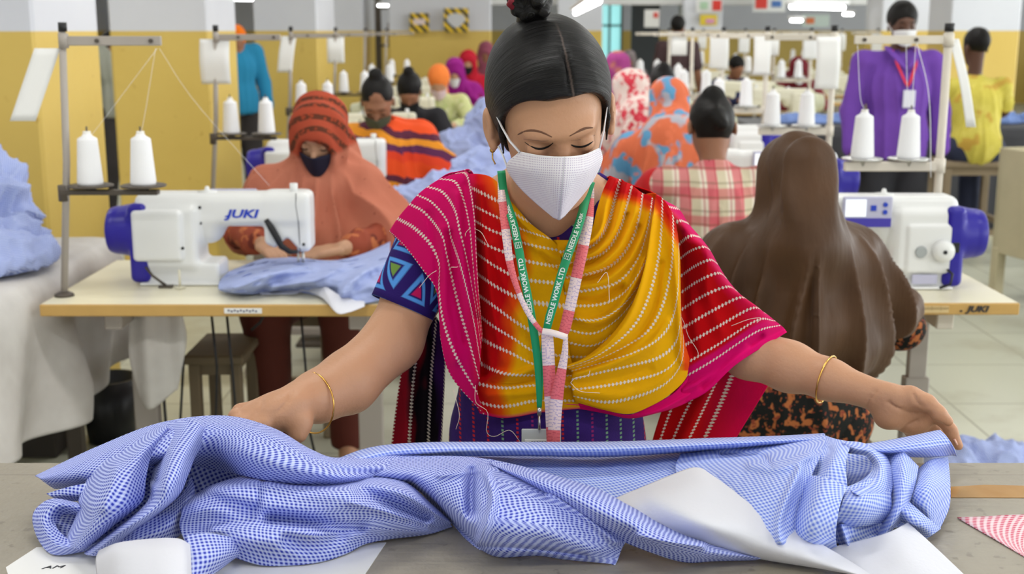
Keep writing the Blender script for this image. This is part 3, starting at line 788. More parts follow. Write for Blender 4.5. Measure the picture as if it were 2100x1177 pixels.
def pattern(name, kind, cols, sc=1.0, rough=.8):
    k = NT(name); g = k.coord(); C = [srgb(*c) for c in cols]; s = k.sep(g)
    wob = k.noise(g, 5, 3)
    if kind == 'plain':
        k.base(k.mix(wob, tuple(x*.88 for x in C[0]), tuple(min(1, x*1.1) for x in C[0])))
    elif kind == 'flowers':
        v = k.voro(g, 16*sc); n = k.noise(g, 22*sc, 2); n2 = k.noise(k.scale(g, (1, 1, 1)), 9*sc, 1)
        c = k.mix(k.step(v, .34, .1), C[1], C[0]); c = k.mix(k.step(n, .6, .05), c, C[2]);
        if len(C) > 3: c = k.mix(k.step(n2, .6, .04), c, C[3])
        k.base(c)
    elif kind == 'print':
        n = k.noise(k.scale(g, (1, 1, .8)), 20*sc, 2, .4); n2 = k.noise(k.scale(g, (.9, 1, 1.1)), 15*sc, 2, .4); s3 = k.noise(g, 30*sc, 1)
        c = k.mix(k.step(n, .56, .05), C[0], C[1]); c = k.mix(k.step(n2, .60, .04), c, C[2])
        if len(C) > 3: c = k.mix(k.step(s3, .64, .04), c, C[3])
        k.base(c)
    elif kind == 'bands':   # slanting bands over the cloth
        v = k.math('ADD', k.math('MULTIPLY', s[2], 6.0*sc), k.math('ADD', k.math('MULTIPLY', s[0], 1.4*sc), k.math('MULTIPLY', wob, .5)))
        f = k.math('FRACT', v)
        st = []; n = len(C)
        for i, c in enumerate(C): st.append((i/n, c))
        r = k.node('ShaderNodeValToRGB'); k.set(r.inputs[0], f); r.color_ramp.interpolation = 'CONSTANT'
        while len(r.color_ramp.elements) < n: r.color_ramp.elements.new(.5)
        for e, (p, c) in zip(r.color_ramp.elements, st): e.position = p; e.color = (*c, 1)
        k.base(r.outputs[0])
    elif kind == 'plaid':
        def lines(c, sc_, w, off=0): return k.step(k.math('SINE', k.math('MULTIPLY_ADD', c, sc_, off)), w, .25)
        c = k.mix(k.math('MULTIPLY', lines(s[0], 52*sc, .35), .75), C[0], C[1]); c = k.mix(k.math('MULTIPLY', lines(s[0], 52*sc, .5, 2.4), .55), c, C[3])
        c = k.mix(k.math('MULTIPLY', lines(s[2], 52*sc, .35, 1), .6), c, C[1]); c = k.mix(k.math('MULTIPLY', lines(s[2], 104*sc, .93, 2), .6), c, C[2]); c = k.mix(k.math('MULTIPLY', lines(s[0], 104*sc, .93, .6), .7), c, C[4])
        k.base(c)
    k.rough(rough, .2); k.bump(k.noise(g, 260, 2), .0008); MATS[name] = k.m; return k.m
def head_add(s, M, sc=.94, k=.012, op_face=True):
    "M: 3x3 rotation and centre of the head in person space; head looks toward -y"
    R, c = M
    def T(p): return R @ (np.array(p)*sc)+c
    s.ell(T((0, .014, .038)), np.array((.073, .092, .086))*sc, k, R)
    s.ell(T((0, -.018, -.02)), np.array((.063, .072, .086))*sc, .02, R)
    s.ell(T((0, -.045, -.088)), np.array((.036, .035, .03))*sc, .03, R)
    s.ell(T((0, -.07, .026)), np.array((.045, .022, .012))*sc, .02, R)
    if op_face:
        for q in (-1, 1): s.ell(T((q*.032, -.094, .003)), np.array((.018, .014, .011))*sc, .014, R, 'sub')
        for q in (-1, 1): s.ell(T((q*.032, -.073, .001)), np.array((.014, .013, .012))*sc, .004, R)
        s.cap(T((0, -.086, .008)), T((0, -.103, -.03)), .0075*sc, .011*sc, .01)
        s.ell(T((0, -.092, -.063)), np.array((.022, .01, .009))*sc, .008, R)
    for q in (-1, 1): s.ell(T((q*.075, .016, -.012)), np.array((.008, .018, .03))*sc, .006, R)
def mask_sheet(M, sc, m, parent, w=60, top=-.018, bot=-.112, bulge=.014, straps=True, off=.006):
    R, c = M; th = np.radians(np.linspace(-w, w, 17)); b = np.linspace(0, 1, 11); G = np.zeros((11, 17, 3))
    for i, bb in enumerate(b):
        for j, t in enumerate(th):
            a = t/np.radians(w); z = top+(bot-top)*bb-.010*(a*a)*(1-bb)+.03*a*a*bb; rx = .071-.012*bb; ry = .094-.012*bb
            G[i, j] = ((rx+off)*math.sin(t), -.012-(ry+off-.012)*math.cos(t)-bulge*math.exp(-(a/.3)**2)*(1-.55*bb)-.0*bb, z)
    G = G*sc @ R.T+c; V, Fc = thicken(G[:, ::-1], .0015)
    mk = link('face_mask', meshdata('face_mask', V, Fc, m), parent)
    if straps:
        for q in (-1, 1):
            mb = MB(); a = G[1, 16 if q > 0 else 0]; d = G[8, 16 if q > 0 else 0]; e = R @ (np.array((q*.084, .022, .012))*sc)+c
            mb.tube([a, (a+e)/2, e], .0016, 5); mb.tube([d, (d+e)/2, e], .0016, 5); mb.build('ear_loop', m, mk)
    return mk
def face_lines(M, sc, parent, closed=True):
    R, c = M; T = lambda p: R @ (np.array(p)*sc)+c
    mb = MB()
    for q in (-1, 1):
        mb.tube([T((q*(.014+.009*i), -.0885+.0012*i*i*.5, .022+.0035*i-.0012*i*i)) for i in range(5)], [.001, .0022, .0024, .002, .0008], 6)
    mb.build('eyebrow', HAIR, parent)
    mb = MB()
    for q in (-1, 1): mb.tube([T((q*(.018+.007*i), -.0865+.0022*abs(i-2)**1.5, -.0035-.0012*(2-abs(i-2)))) for i in range(5)], [.0008, .002, .0022, .002, .001], 6)
    mb.build('eyelash', HAIR, parent)
def hand_add(s, w, d, up, side, L=.17, curl=.5, k=.006):
    "hand from wrist w, pointing d, back of hand up, thumb towards side"
    d = np.array(d, float); d /= np.linalg.norm(d); up = np.array(up, float); up -= d*np.dot(up, d); up /= np.linalg.norm(up); r = np.cross(d, up)
    if np.dot(r, side) < 0: r = -r
    w = np.array(w, float); pc = w+d*L*.28
    R = np.stack([r, d, up], 1)
    s.box(pc, (.072, L*.5, .024), .011, .012, R)
    for i, (o, l) in enumerate([(.027, .44), (.009, .48), (-.009, .45), (-.026, .36)]):
        a = w+d*L*.5+r*o; l *= L; b = a+d*l*.5-up*l*.5*curl*.5; c2 = b+d*l*.5*(1-curl*.5)-up*l*.5*curl
        s.chain([a, b, c2], [.0095, .0085, .007], k)
    a = w+d*L*.18+r*.03; b = a+d*L*.2+r*.022-up*.01; s.chain([a, b, b+d*L*.16+r*.002-up*.012], [.012, .010, .008], k)
def person(name, loc, rz, label, skin=SKIN_L, seat=.5, lean=0.0, turn=0.0, pitch=38, roll=0, headoff=(0, 0, 0), scarf=None, hair='bun', top=None, trousers=None,
           mask=None, arms=None, res=.009, cape=None, shawl=None, standing=False, sleeve=.9, face=True, sc=1.0, width=1.0, headsc=.94, hscale=1.0):
    root = empty('person', loc, rz); tag(root, label, 'person')
    dz = seat-.5
    if standing:
        pel, che, nb = (0, .0, .92), (0, -.01, 1.2), (0, -.0, 1.38); hc = np.array((0, -.02, 1.53))
        legs = [((q*.085, 0, .88), (q*.10, -.02, .48), (q*.11, .02, .08), (q*.12, -.12, .04)) for q in (-1, 1)]
    else:
        pel, che, nb = (0, .05, .60+dz), (0, -.02+lean*.5, .84+dz), (0, -.08+lean, 1.00+dz); hc = np.array((0, -.155+lean, 1.12+dz))
        legs = [((q*.09, .04, .56+dz), (q*.13, -.37, .57+dz), (q*.13, -.33, .09), (q*.14, -.45, .045)) for q in (-1, 1)]
    hc = hc+np.array(headoff); R = Rm('Z', turn) @ Rm('Y', roll) @ Rm('X', pitch); M = (R, hc)
    shz = nb[2]-.045; shy = nb[1]+.02
    sh = [np.array((q*.165*width, shy, shz)) for q in (-1, 1)]
    if arms is None:
        if standing: arms = [((q*.22, .01, 1.08), (q*.24, -.05, .85), (0, -.2, -1)) for q in (-1, 1)]
        else: arms = [((q*.25, -.17+lean, .80+dz), (q*.11, -.40+lean, .80), (-q*.3, -1, -.05)) for q in (-1, 1)]
    lo = (-.5, -.72, -.01); hi = (.5, .42, 1.42+dz if not standing else 1.75)
    s = SDF(lo, hi, res)
    s.ell(pel, (.15, .11, .12), .03); s.cap(pel, che, .11, .11, .04); s.ell(che, (.14*width, .10, .16), .05); s.cap(che, nb, .09, .05, .04); s.cap(sh[0], sh[1], .05, .05, .04)
    s.cap(nb, hc+R @ np.array((0, .02, -.04)), .047, .045, .02)
    head_add(s, M, headsc)
    for i, q in enumerate((-1, 1)):
        el, wr, fd = [np.array(a, float) for a in arms[i]]
        s.chain([sh[i], el, el+(wr-el)*.35, wr], [.05, .037, .038, .024], .015)
        hand_add(s, wr, fd, (0, -.2, 1) if not standing else (q, 0, .1), (-q, 0, 0) if not standing else (0, -1, 0))
        h_, kn, an, to = legs[i]; s.chain([h_, kn, an], [.085, .055, .036], .03); s.cap(an, to, .035, .03, .02)
    s.build('body', skin, root, smooth_it=2)
    def folds(V, amp, f, seed):
        return V
    def garment(s_, name_, m_, amp=.004, f=16, seed=1, it=2, drape=0.0):
        V, Fc = s_.mesh(); V = relax(V, Fc, it)
        if len(V) == 0: return None
        N = vnormals(V, Fc); V = V+N*(amp*vnoise(V*np.array((1, 1, .6)), f, seed)+amp*.5*vnoise(V, f*2.2, seed+5))[:, None]
        if drape:
            th = np.arctan2(V[:, 0]-nb[0], V[:, 1]-nb[1]); dz_ = np.clip((nb[2]+.02-V[:, 2])/.12, 0, 1); ph = th*15+2.6*vnoise(V*np.array((1, 1, .5)), 7, seed+2)+V[:, 2]*6*np.sign(V[:, 0])
            w_ = (1-np.abs(np.sin(ph*.5)))**1.6; V = V+N*(drape*1.5*dz_*(w_*1.5-.5))[:, None]
            hh = np.clip((V[:, 2]-nb[2]-.02)/.05, 0, 1); V = V+N*(drape*.35*hh*np.sin(V[:, 1]*70+V[:, 2]*40+2*vnoise(V, 12, seed)))[:, None]
        return link(name_, meshdata(name_, V, Fc, m_), root)
    # top
    s = SDF(lo, hi, res); o = .014
    s.ell(pel, (.165, .125, .12), .03); s.cap(pel, che, .125, .12, .04); s.ell(che, (.155*width, .115, .165), .05); s.cap(che, nb, .10, .066, .04); s.cap(sh[0], sh[1], .062, .062, .04)
    if width > 1.05: s.cap(pel, che, .140, .132, .04)
    if standing: s.cap((0, 0, .98), (0, 0, .86), .16, .165, .03); s.plane((0, 0, .84), (0, 0, -1))
    for i in (0, 1):
        el, wr, fd = [np.array(a, float) for a in arms[i]]
        if sleeve > .5: s.chain([sh[i], el, el+(wr-el)*(sleeve-.5)*2], [.066, .056, .045], .02)
        else: e2 = sh[i]+(el-sh[i])*sleeve*2; s.cap(sh[i], e2, .066, .06, .02)
    s.cap(nb+np.array((0, -.01, .02)), hc+R @ np.array((0, .02, -.05)), .05, .055, .0, 'sub')
    garment(s, 'kameez' if width < 1.05 else 'shirt', drape=.005, m_=top or pattern('plain_top', 'plain', [(120, 60, 60)]))
    s = SDF(lo, (hi[0], hi[1], .95), max(res, .012))
    for i in (0, 1):
        h_, kn, an, to = legs[i]; s.chain([h_, kn, an], [.105, .082, .06], .03)
    s.plane((0, 0, .08), (0, 0, -1)); garment(s, 'trousers', trousers or mat('dark_trousers', (.03, .025, .025), .8))
    if cape is not None:      # headscarf falling over the shoulders
        s = SDF(lo, hi, res)
        s.ell(hc+R @ np.array((0, .014, .03)), np.array((.092, .112, .108))*hscale, .02, R); s.ell(hc+R @ np.array((0, -.01, -.05)), (.082, .085, .09), .04, R)
        s.cap(hc+R @ np.array((0, .01, -.06)), np.array(nb)+(0, 0, .0), .085, .10, .05)
        s.cap(sh[0]+(0, 0, .005), sh[1]+(0, 0, .005), .078, .078, .06)
        for a, b, r1, r2 in cape: s.cap(a, b, r1, r2, .05)
        if face:
            s.ell(hc+R @ np.array((0, -.152, -.036)), (.086, .102, .096), .006, R, 'sub')
        garment(s, 'headscarf', scarf, .005, 14, 3, 3, drape=.017)
    elif scarf is not None:
        s = SDF(lo, hi, res)
        s.ell(hc+R @ np.array((0, .02, .04)), (.086, .103, .1), .02, R)
        s.ell(hc+R @ np.array((0, -.13, -.045)), (.066, .075, .088), .01, R, 'sub')
        s.cap(hc+R @ np.array((0, .07, -.0)), np.array(nb)+(0, .05, -.05), .06, .08, .04)
        garment(s, 'headscarf', scarf, .003, 16, 3)
    if hair and cape is None and scarf is None:
        s = SDF(lo, hi, min(res, .008))
        s.ell(hc+R @ np.array((0, .02, .042)), (.078, .097, .09), .01, R)
        s.ell(hc+R @ np.array((0, -.14, -.035)), (.085, .102, .108), .006, R, 'sub'); s.box(hc+R @ np.array((0, -.02, -.13 if face or hair == 'short' else -.17)), (.3, .3, .16), .01, .01, R, 'sub')
        if not face and hair == 'bun': s.ell(hc+R @ np.array((0, .03, .0)), (.08, .092, .085), .02, R); s.cap(hc+R @ np.array((.0, .1, -.02)), hc+R @ np.array((-.02, .11, -.07)), .035, .02, .02)
        for q in (-1, 1): s.ell(hc+R @ np.array((q*.072, .012, -.015)), (.02, .022, .035), .006, R, 'sub')
        if hair == 'bun': s.ell(hc+R @ np.array((0, .095, .075)), (.042, .035, .04), .012, R)
        if hair == 'topbun': s.ell(hc+R @ np.array((0, .04, .135)), (.036, .036, .032), .012, R)
        garment(s, 'hair', HAIR, .002, 40, 4, 1)
    if shawl is not None:
        m_, pts = shawl; s = SDF(lo, hi, res)
        for a, b, r1, r2 in pts: s.cap(a, b, r1, r2, .05)
        s.cap(np.array(nb)+(0, -.02, .03), hc+R @ np.array((0, .0, -.06)), .05, .06, .0, 'sub'); garment(s, 'shawl', m_, .005, 13, 6, 2, drape=.014)
    if face and res < .011:
        face_lines(M, headsc, root)
    if mask is not None: mask_sheet(M, headsc, mask, root)
    return root, M
MASKM = {c: mat('mask_'+c, srgb(*v), .8, var=.05) for c, v in dict(navy=(24, 26, 50), green=(78, 84, 66), white=(228, 228, 230), pink=(226, 200, 205), black=(20, 20, 22)).items()}
# peach headscarf woman at the first table
def peach_mat():
    k = NT('peach_scarf'); g = k.coord(); s = k.sep(g); n = k.noise(g, 5, 3); n2 = k.noise(g, 60, 3); v = k.voro(g, 70)
    peach = k.mix(n, srgb(178, 102, 80), srgb(204, 130, 104)); rust = k.mix(k.step(v, .4, .2), srgb(166, 70, 44), srgb(98, 54, 38))
    wv = k.math('SINE', k.math('ADD', k.math('MULTIPLY', s[2], 130.0), k.math('MULTIPLY', s[1], 90.0)))
    rust = k.mix(k.step(wv, .2, .4), srgb(178, 78, 54), rust)
    f = k.step(k.math('SUBTRACT', s[2], k.math('MULTIPLY', k.math('ABSOLUTE', k.math('ADD', s[0], -.02)), .45)), 1.052, .02)
    c = k.mix(f, peach, rust); c = k.mix(k.step(n2, .70, .02), c, srgb(130, 62, 48)); k.base(c); k.rough(.85, .2); k.bump(n2, .001); return k.m
PE = (-.70, 4.38, 0)
person('person', PE, 0, 'seated woman in a rust and peach headscarf and navy mask, sewing at the nearest machine', SKIN_L, seat=.5, pitch=30, turn=-4, roll=3, headoff=(.035, -.01, .03),
       scarf=peach_mat(), cape=[((-.16, -.05, .93), (-.23, -.17, .80), .085, .06), ((.16, -.05, .93), (.275, -.18, .79), .095, .102), ((0, -.06, .93), (.02, -.12, .72), .14, .13), ((.0, .06, .95), (.0, .1, .7), .12, .13), ((-.1, -.12, .9), (.1, -.15, .75), .09, .11), ((.06, .02, 1.12), (.1, .0, .98), .07, .09)],
       top=pattern('rust_kameez', 'flowers', [(150, 72, 52), (110, 50, 40), (190, 110, 70)]), trousers=mat('maroon_trousers', srgb(92, 38, 26), .8), mask=MASKM['navy'], res=.006, headsc=1.0, hscale=1.06,
       arms=[((-.25, -.2, .82), (-.12, -.42, .81), (.55, -.9, -.12)), ((.27, -.18, .80), (.14, -.44, .80), (-.8, -.5, -.05))])
# orange shawl
person('person', (-.62, 6.1, 0), 0, 'seated woman with black hair bun, olive mask and orange shawl with purple and yellow bands', SKIN_D, pitch=36, headoff=(-.03, 0, .04), hair='topbun',
       top=pattern('yellow_black_kameez', 'flowers', [(190, 150, 60), (30, 24, 30), (150, 60, 40)]), mask=MASKM['green'], res=.008, headsc=1.02,
       shawl=(pattern('banded_shawl', 'bands', [(228, 82, 36), (228, 82, 36), (222, 70, 40), (96, 46, 84), (232, 150, 44), (90, 40, 60)], .75), [((-.17, -.06, .97), (.17, -.06, .97), .075, .08), ((-.17, -.06, .95), (-.2, -.14, .82), .08, .07), ((.15, -.05, .96), (.33, -.14, .74), .10, .10), ((0, -.08, .95), (.05, -.14, .72), .14, .15), ((0, .05, .95), (.1, .08, .7), .13, .15)]),
       arms=[((-.25, -.17, .80), (-.11, -.40, .80), (.3, -1, -.05)), ((.36, -.15, .74), (.3, -.42, .80), (-.2, -1, -.05))])
person('person', (-.64, 7.87, 0), 0, 'seated worker in black with black hair bun behind the orange shawl', SKIN_D, pitch=36, headoff=(0, 0, -.0), hair='topbun', top=mat('black_kameez', (.015, .014, .018), .85), mask=MASKM['black'], res=.011, lean=-.02)
person('person', (-.56, 9.6, 0), 0, 'seated worker with orange cap scarf, white and red mask and light green dress', SKIN_L, pitch=30, headoff=(0, 0, -.01), scarf=pattern('orange_scarf', 'plain', [(238, 130, 60)]), top=pattern('pale_green_kameez', 'flowers', [(206, 210, 150), (190, 200, 130), (222, 222, 180)]), mask=MASKM['pink'], res=.012)
person('person', (-.52, 11.4, 0), 0, 'seated worker in a bright purple headscarf and white mask', SKIN_L, pitch=20, scarf=pattern('purple_scarf', 'plain', [(150, 30, 130)]), top=pattern('magenta_kameez', 'plain', [(130, 24, 90)]), mask=MASKM['white'], res=.013,
       cape=[((-.16, -.05, .93), (-.23, -.17, .8), .09, .07), ((.16, -.05, .93), (.25, -.17, .8), .09, .07), ((0, 0, .95), (0, -.05, .72), .15, .16)])
person('person', (-.46, 13.1, 0), 0, 'seated worker in a red headscarf behind the purple one', SKIN_L, pitch=16, scarf=pattern('red_scarf', 'plain', [(190, 30, 50)]), top=pattern('red_kameez', 'plain', [(170, 30, 60)]), mask=MASKM['black'], res=.014, headoff=(0, 0, .05),
       cape=[((-.16, -.05, .93), (-.23, -.17, .8), .09, .07), ((.16, -.05, .93), (.25, -.17, .8), .09, .07), ((0, 0, .95), (0, -.05, .72), .15, .16)])
person('person', (-.30, 14.3, 0), 0, 'seated worker in a dusky rose headscarf, farthest of the front facing row', SKIN_D, pitch=16, scarf=pattern('rose_scarf', 'plain', [(150, 80, 100)]), top=pattern('rose_kameez', 'plain', [(150, 80, 96)]), res=.016, headoff=(0, 0, .12),
       cape=[((-.16, -.05, .93), (-.23, -.17, .8), .09, .07), ((.16, -.05, .93), (.25, -.17, .8), .09, .07), ((0, 0, .95), (0, -.05, .72), .15, .16)])
# glimpsed between columns
person('person', (P(510, 120, 10)[0]-.1, 10.0, 0), .5, 'worker in an orange scarf and blue top glimpsed between the second and third columns', SKIN_D, pitch=14, scarf=pattern('glow_orange', 'plain', [(240, 120, 20)]), top=pattern('blue_top', 'plain', [(40, 130, 170)]), res=.016, standing=True, headoff=(0, 0, -.12))
person('person', (P(231, 130, 9.5)[0], 9.5, 0), .9, 'worker glimpsed in the slit behind the first column', SKIN_D, pitch=10, top=pattern('grey_top', 'plain', [(150, 152, 140)]), res=.016, hair='short', standing=True, headoff=(0, 0, -.16), mask=MASKM['white'])
# --- right line, seen from behind (rz = pi)
BR = skin_mat('brown_skin', srgb(150, 104, 78))
def sheer_brown():
    k = NT('sheer_brown_scarf'); g = k.coord(); n = k.noise(g, 5, 4); n2 = k.noise(k.scale(g, (40, 40, 3)), 1, 3)
    k.base(k.mix(n, srgb(58, 38, 22), srgb(92, 62, 36))); k.rough(.55, .3); k.bump(n2, .003)
    MATS['sheer_brown_scarf'] = k.m; return k.m
person('person', (.70, 2.93, 0), PI, 'woman seen from behind under a sheer brown headscarf, black dress with orange leaf print', SKIN_D, seat=.5, pitch=16, turn=0, headoff=(-.0, .07, -.005), face=False, hscale=1.0, width=.84,
       scarf=sheer_brown(), top=pattern('black_orange_print', 'print', [(20, 22, 20), (168, 98, 54), (16, 18, 16), (130, 60, 40)], 2.8), trousers=pattern('black_orange_print2', 'print', [(20, 22, 20), (168, 98, 54), (16, 18, 16), (130, 60, 40)], 2.8), res=.006,
       cape=[((.16, -.05, .93), (.19, .0, .80), .07, .075), ((-.13, -.04, .93), (-.29, -.12, .78), .075, .065), ((0, .02, .95), (0, .06, .80), .13, .13), ((.08, .0, .9), (.07, .04, .76), .09, .1), ((-.08, .0, .92), (-.12, .02, .74), .1, .1), ((0, .05, 1.19), (0, .09, 1.0), .06, .085)],
       arms=[((-.32, -.16, .74), (-.16, -.42, .80), (.3, -1, -.05)), ((.25, -.17, .76), (.12, -.40, .80), (-.3, -1, -.05))])
person('person', (.73, 4.33, 0), PI, 'worker with black hair knot and red and cream plaid shirt, seen from behind', SKIN_D, pitch=42, headoff=(0, .0, .03), hair='bun', face=False, headsc=1.1, width=1.0,
       top=pattern('plaid_shirt', 'plaid', [(232, 222, 204), (206, 70, 90), (96, 90, 60), (186, 172, 130), (180, 40, 60)], 1.3), res=.008,
       shawl=(mat('red_shawl', srgb(196, 22, 28), .8), [((.2, -.1, .94), (.27, -.17, .78), .07, .065)]))
person('person', (.74, 5.68, 0), PI, 'worker in an orange headscarf with blue flower print, seen from behind', SKIN_D, pitch=30, face=False, scarf=pattern('orange_blue_print', 'print', [(216, 112, 76), (96, 156, 196), (176, 176, 186), (226, 120, 84)], .62), top=pattern('orange_blue_kameez', 'print', [(214, 110, 80), (90, 150, 190), (190, 190, 190)], .7), res=.01, headoff=(0, .02, .03),
       cape=[((-.17, -.05, .93), (-.25, -.1, .75), .09, .09), ((.17, -.05, .93), (.28, -.1, .75), .1, .09), ((0, .02, .98), (0, .08, .68), .16, .18)])
person('person', (.75, 7.05, 0), PI, 'worker in a white headscarf with red blotches, seen from behind', SKIN_D, pitch=10, turn=-60, face=True, scarf=pattern('red_white_print', 'print', [(228, 206, 198), (206, 60, 76), (232, 216, 208), (214, 80, 90)], 1.1), top=pattern('red_white_kameez', 'print', [(232, 214, 206), (206, 50, 66), (236, 222, 214), (214, 70, 80)], .8), res=.0105, headoff=(.05, .02, .03),
       cape=[((-.17, -.05, .93), (-.25, -.1, .75), .09, .09), ((.17, -.05, .93), (.3, -.1, .75), .1, .1), ((0, .02, .98), (0, .08, .68), .16, .18)])
person('person', (.76, 8.42, 0), PI, 'worker in a magenta and tan headscarf, seen from behind beside the front woman\'s ear', SKIN_D, pitch=20, face=False, scarf=pattern('magenta_scarf', 'flowers', [(150, 60, 120), (180, 110, 90), (110, 40, 90)], .5), top=mat('navy_kameez', srgb(30, 30, 70), .8), res=.012, headoff=(.03, .02, .1),
       cape=[((-.17, -.05, .93), (-.22, -.1, .8), .08, .07), ((0, .02, 1.0), (0, .06, .78), .13, .13)])
person('person', (.98, 7.9, 0), PI, 'dark haired worker beside the magenta scarf, seen from behind', SKIN_D, pitch=20, face=False, hair='bun', top=mat('navy_kameez', srgb(30, 30, 70), .8), res=.013, headoff=(0, 0, .04))
# --- standing men
_, MP = person('person', (2.03, 6.5, 0), 0, 'standing man in a purple shirt with red lanyard and white mask', SKIN_DD, pitch=4, standing=True, hair='short', headoff=(0, 0, -.005), mask=MASKM['white'], top=pattern('purple_shirt', 'plain', [(112, 70, 166)]), trousers=mat('black_trousers', (.02, .02, .025), .8), res=.008, sleeve=.92, width=1.08, headsc=.9,
       arms=[((-.235, .02, 1.08), (-.235, -.04, .86), (0, -.2, -1)), ((.235, .02, 1.08), (.235, -.04, .86), (0, -.2, -1))])
def lanyard_man(root):
    mb = MB()
    for q in (-1, 1): mb.tube([(q*.06, -.075, 1.40), (q*.048, -.128, 1.33), (q*.012, -.163, 1.24), (0, -.166, 1.22)], .006, 6, flat=(1.3, .4))
    mb.build('red_lanyard', mat('red_ribbon', srgb(214, 40, 60), .6), root)
    MB().box((.01, -.172, 1.155), (.062, .006, .09), .003).build('name_card', mat('card_white', srgb(220, 220, 232), .4), root)
    mb = MB()
    for q in (-1, 1): mb.tube([(q*.07, .0, 1.415), (q*.075, -.07, 1.40), (q*.035, -.118, 1.345), (0, -.14, 1.30)], [.014, .016, .014, .006], 8, flat=(1.2, .5))
    mb.build('collar', MATS['purple_shirt'], root)
lanyard_man(_)
person('person', (3.02, 8.0, 0), PI, 'man in a yellow blotched t-shirt sitting on a high stool, seen from behind', SKIN_DD, seat=.68, pitch=8, headoff=(0, .06, .09), turn=14, hair='short', face=False, top=pattern('yellow_shirt', 'print', [(206, 192, 84), (214, 200, 96), (196, 160, 70), (210, 196, 90)], .6), trousers=mat('navy_jeans', srgb(40, 46, 70), .8), res=.009, sleeve=.35, width=1.1, headsc=.98)
place(ST0, (3.02, 8.08, 0), 0, 'tall pale wooden stool under the man in the yellow shirt', 'stool', sc=1.34)
person('person', (P(1390, 60, 13)[0], 13.0, 0), PI*.9, 'standing worker in a dark brown shirt walking away at the far end', SKIN_D, pitch=0, standing=True, hair='short', headoff=(0, 0, .0), face=False, mask=MASKM['white'], top=mat('dark_brown_shirt', srgb(70, 50, 52), .8), trousers=mat('grey_trousers', srgb(60, 60, 66), .8), res=.015, sleeve=.4)
person('person', (P(1632, 110, 12)[0], 12.0, 0), 0, 'far seated worker in dark red among the cream machines', SKIN_D, pitch=20, scarf=pattern('maroon_scarf', 'plain', [(110, 30, 40)]), top=pattern('maroon_top', 'plain', [(120, 40, 50)]), res=.017, mask=MASKM['white'],
       cape=[((0, .02, .98), (0, .08, .72), .15, .15)])
person('person', (P(1570, 150, 11)[0], 12.9, 0), .4, 'far seated worker in navy among the cream machines', SKIN_D, pitch=20, hair='short', top=pattern('navy_top', 'plain', [(50, 54, 90)]), res=.017)
person('person', (P(1288, 110, 16)[0], 16, 0), 0, 'far seated worker in a grey scarf by the teal window', SKIN_D, pitch=10, scarf=pattern('grey_scarf', 'plain', [(130, 120, 120)]), top=pattern('grey_kameez', 'plain', [(120, 110, 116)]), res=.018, cape=[((0, .02, .98), (0, .08, .72), .15, .15)])
# ================================================================ the woman in front
W = empty('person', (.06, 1.93, 0)); tag(W, 'woman at the front table in magenta and yellow striped scarf, arms spread over a shirt', 'person')
SKIN = skin_mat('warm_skin', srgb(196, 148, 116), .48)
hc = P(1130, 243, 1.715); RH = Rm('Z', 6) @ Rm('Y', -7.0) @ Rm('X', 27); HS = 1.02
MH = (RH, hc)
def hT(p): return RH @ (np.array(p)*HS)+hc
def A_(*a): return P(*a)
# ---- skin: one continuous surface
s = SDF((-.5, 1.5, .55), (.72, 2.15, 1.58), .0032)
nb = P(1122, 425, 1.90)
shL, shR = P(918, 478, 1.96), P(1322, 492, 1.965)
che = np.array((.06, 1.94, 1.12)); pel = np.array((.06, 1.97, .80))
s.ell(che, (.15, .10, .17), .04); s.cap(che, pel, .12, .13, .04); s.cap(shL, shR, .05, .05, .05); s.cap(che, nb, .09, .055, .05)
for q in (-1, 1): s.cap(nb+(0, .0, .012), (shL if q < 0 else shR)+(0, 0, .0), .052, .04, .05)
s.cap(nb, hT((0, .02, -.05)), .056, .052, .03)
head_add(s, MH, HS)
for q in (-1, 1):   # ears with a rim and a hollow
    s.ell(hT((q*.085, .010, -.004)), np.array((.0085, .019, .028))*HS, .005, RH); s.ell(hT((q*.093, -.001, -.002)), np.array((.006, .010, .019))*HS, .004, RH, 'sub')
    s.ell(hT((q*.082, -.002, -.029)), np.array((.0065, .009, .009))*HS, .005, RH)
elL, wrL = P(806, 700, 1.87), P(622, 822, 1.73)
s.chain([shL, P(852, 590, 1.915), elL], [.046, .047, .043], .02); s.chain([elL, P(712, 785, 1.80), P(655, 812, 1.76), wrL], [.046, .045, .037, .033], .02)
elR, wrR = P(1535, 722, 1.92), P(1790, 808, 1.81)
s.chain([shR, P(1435, 600, 1.965), elR], [.044, .042, .041], .02); s.chain([elR, P(1620, 752, 1.89), P(1700, 778, 1.85), wrR], [.041, .038, .030, .0245], .02)
# hand on the left of the picture, fingers slipping under the cloth
s.ell(P(580, 838, 1.70), (.040, .030, .028), .02, Rm('Y', -20)); s.ell(P(540, 850, 1.685), (.036, .028, .022), .02, Rm('Y', -14))
s.chain([P(596, 852, 1.70), P(614, 868, 1.69), P(612, 892, 1.68)], [.022, .016, .012], .014)               # thumb
for i, (a, b, c) in enumerate([((540, 832, 1.70), (492, 842, 1.69), (468, 868, 1.685)), ((532, 842, 1.685), (484, 852, 1.67), (462, 880, 1.665)), ((532, 856, 1.67), (490, 868, 1.655), (470, 895, 1.65)), ((540, 868, 1.66), (506, 884, 1.645), (490, 908, 1.64))]):
    s.chain([P(*a), P(*b), P(*c)], [.0115, .0100, .008], .005)
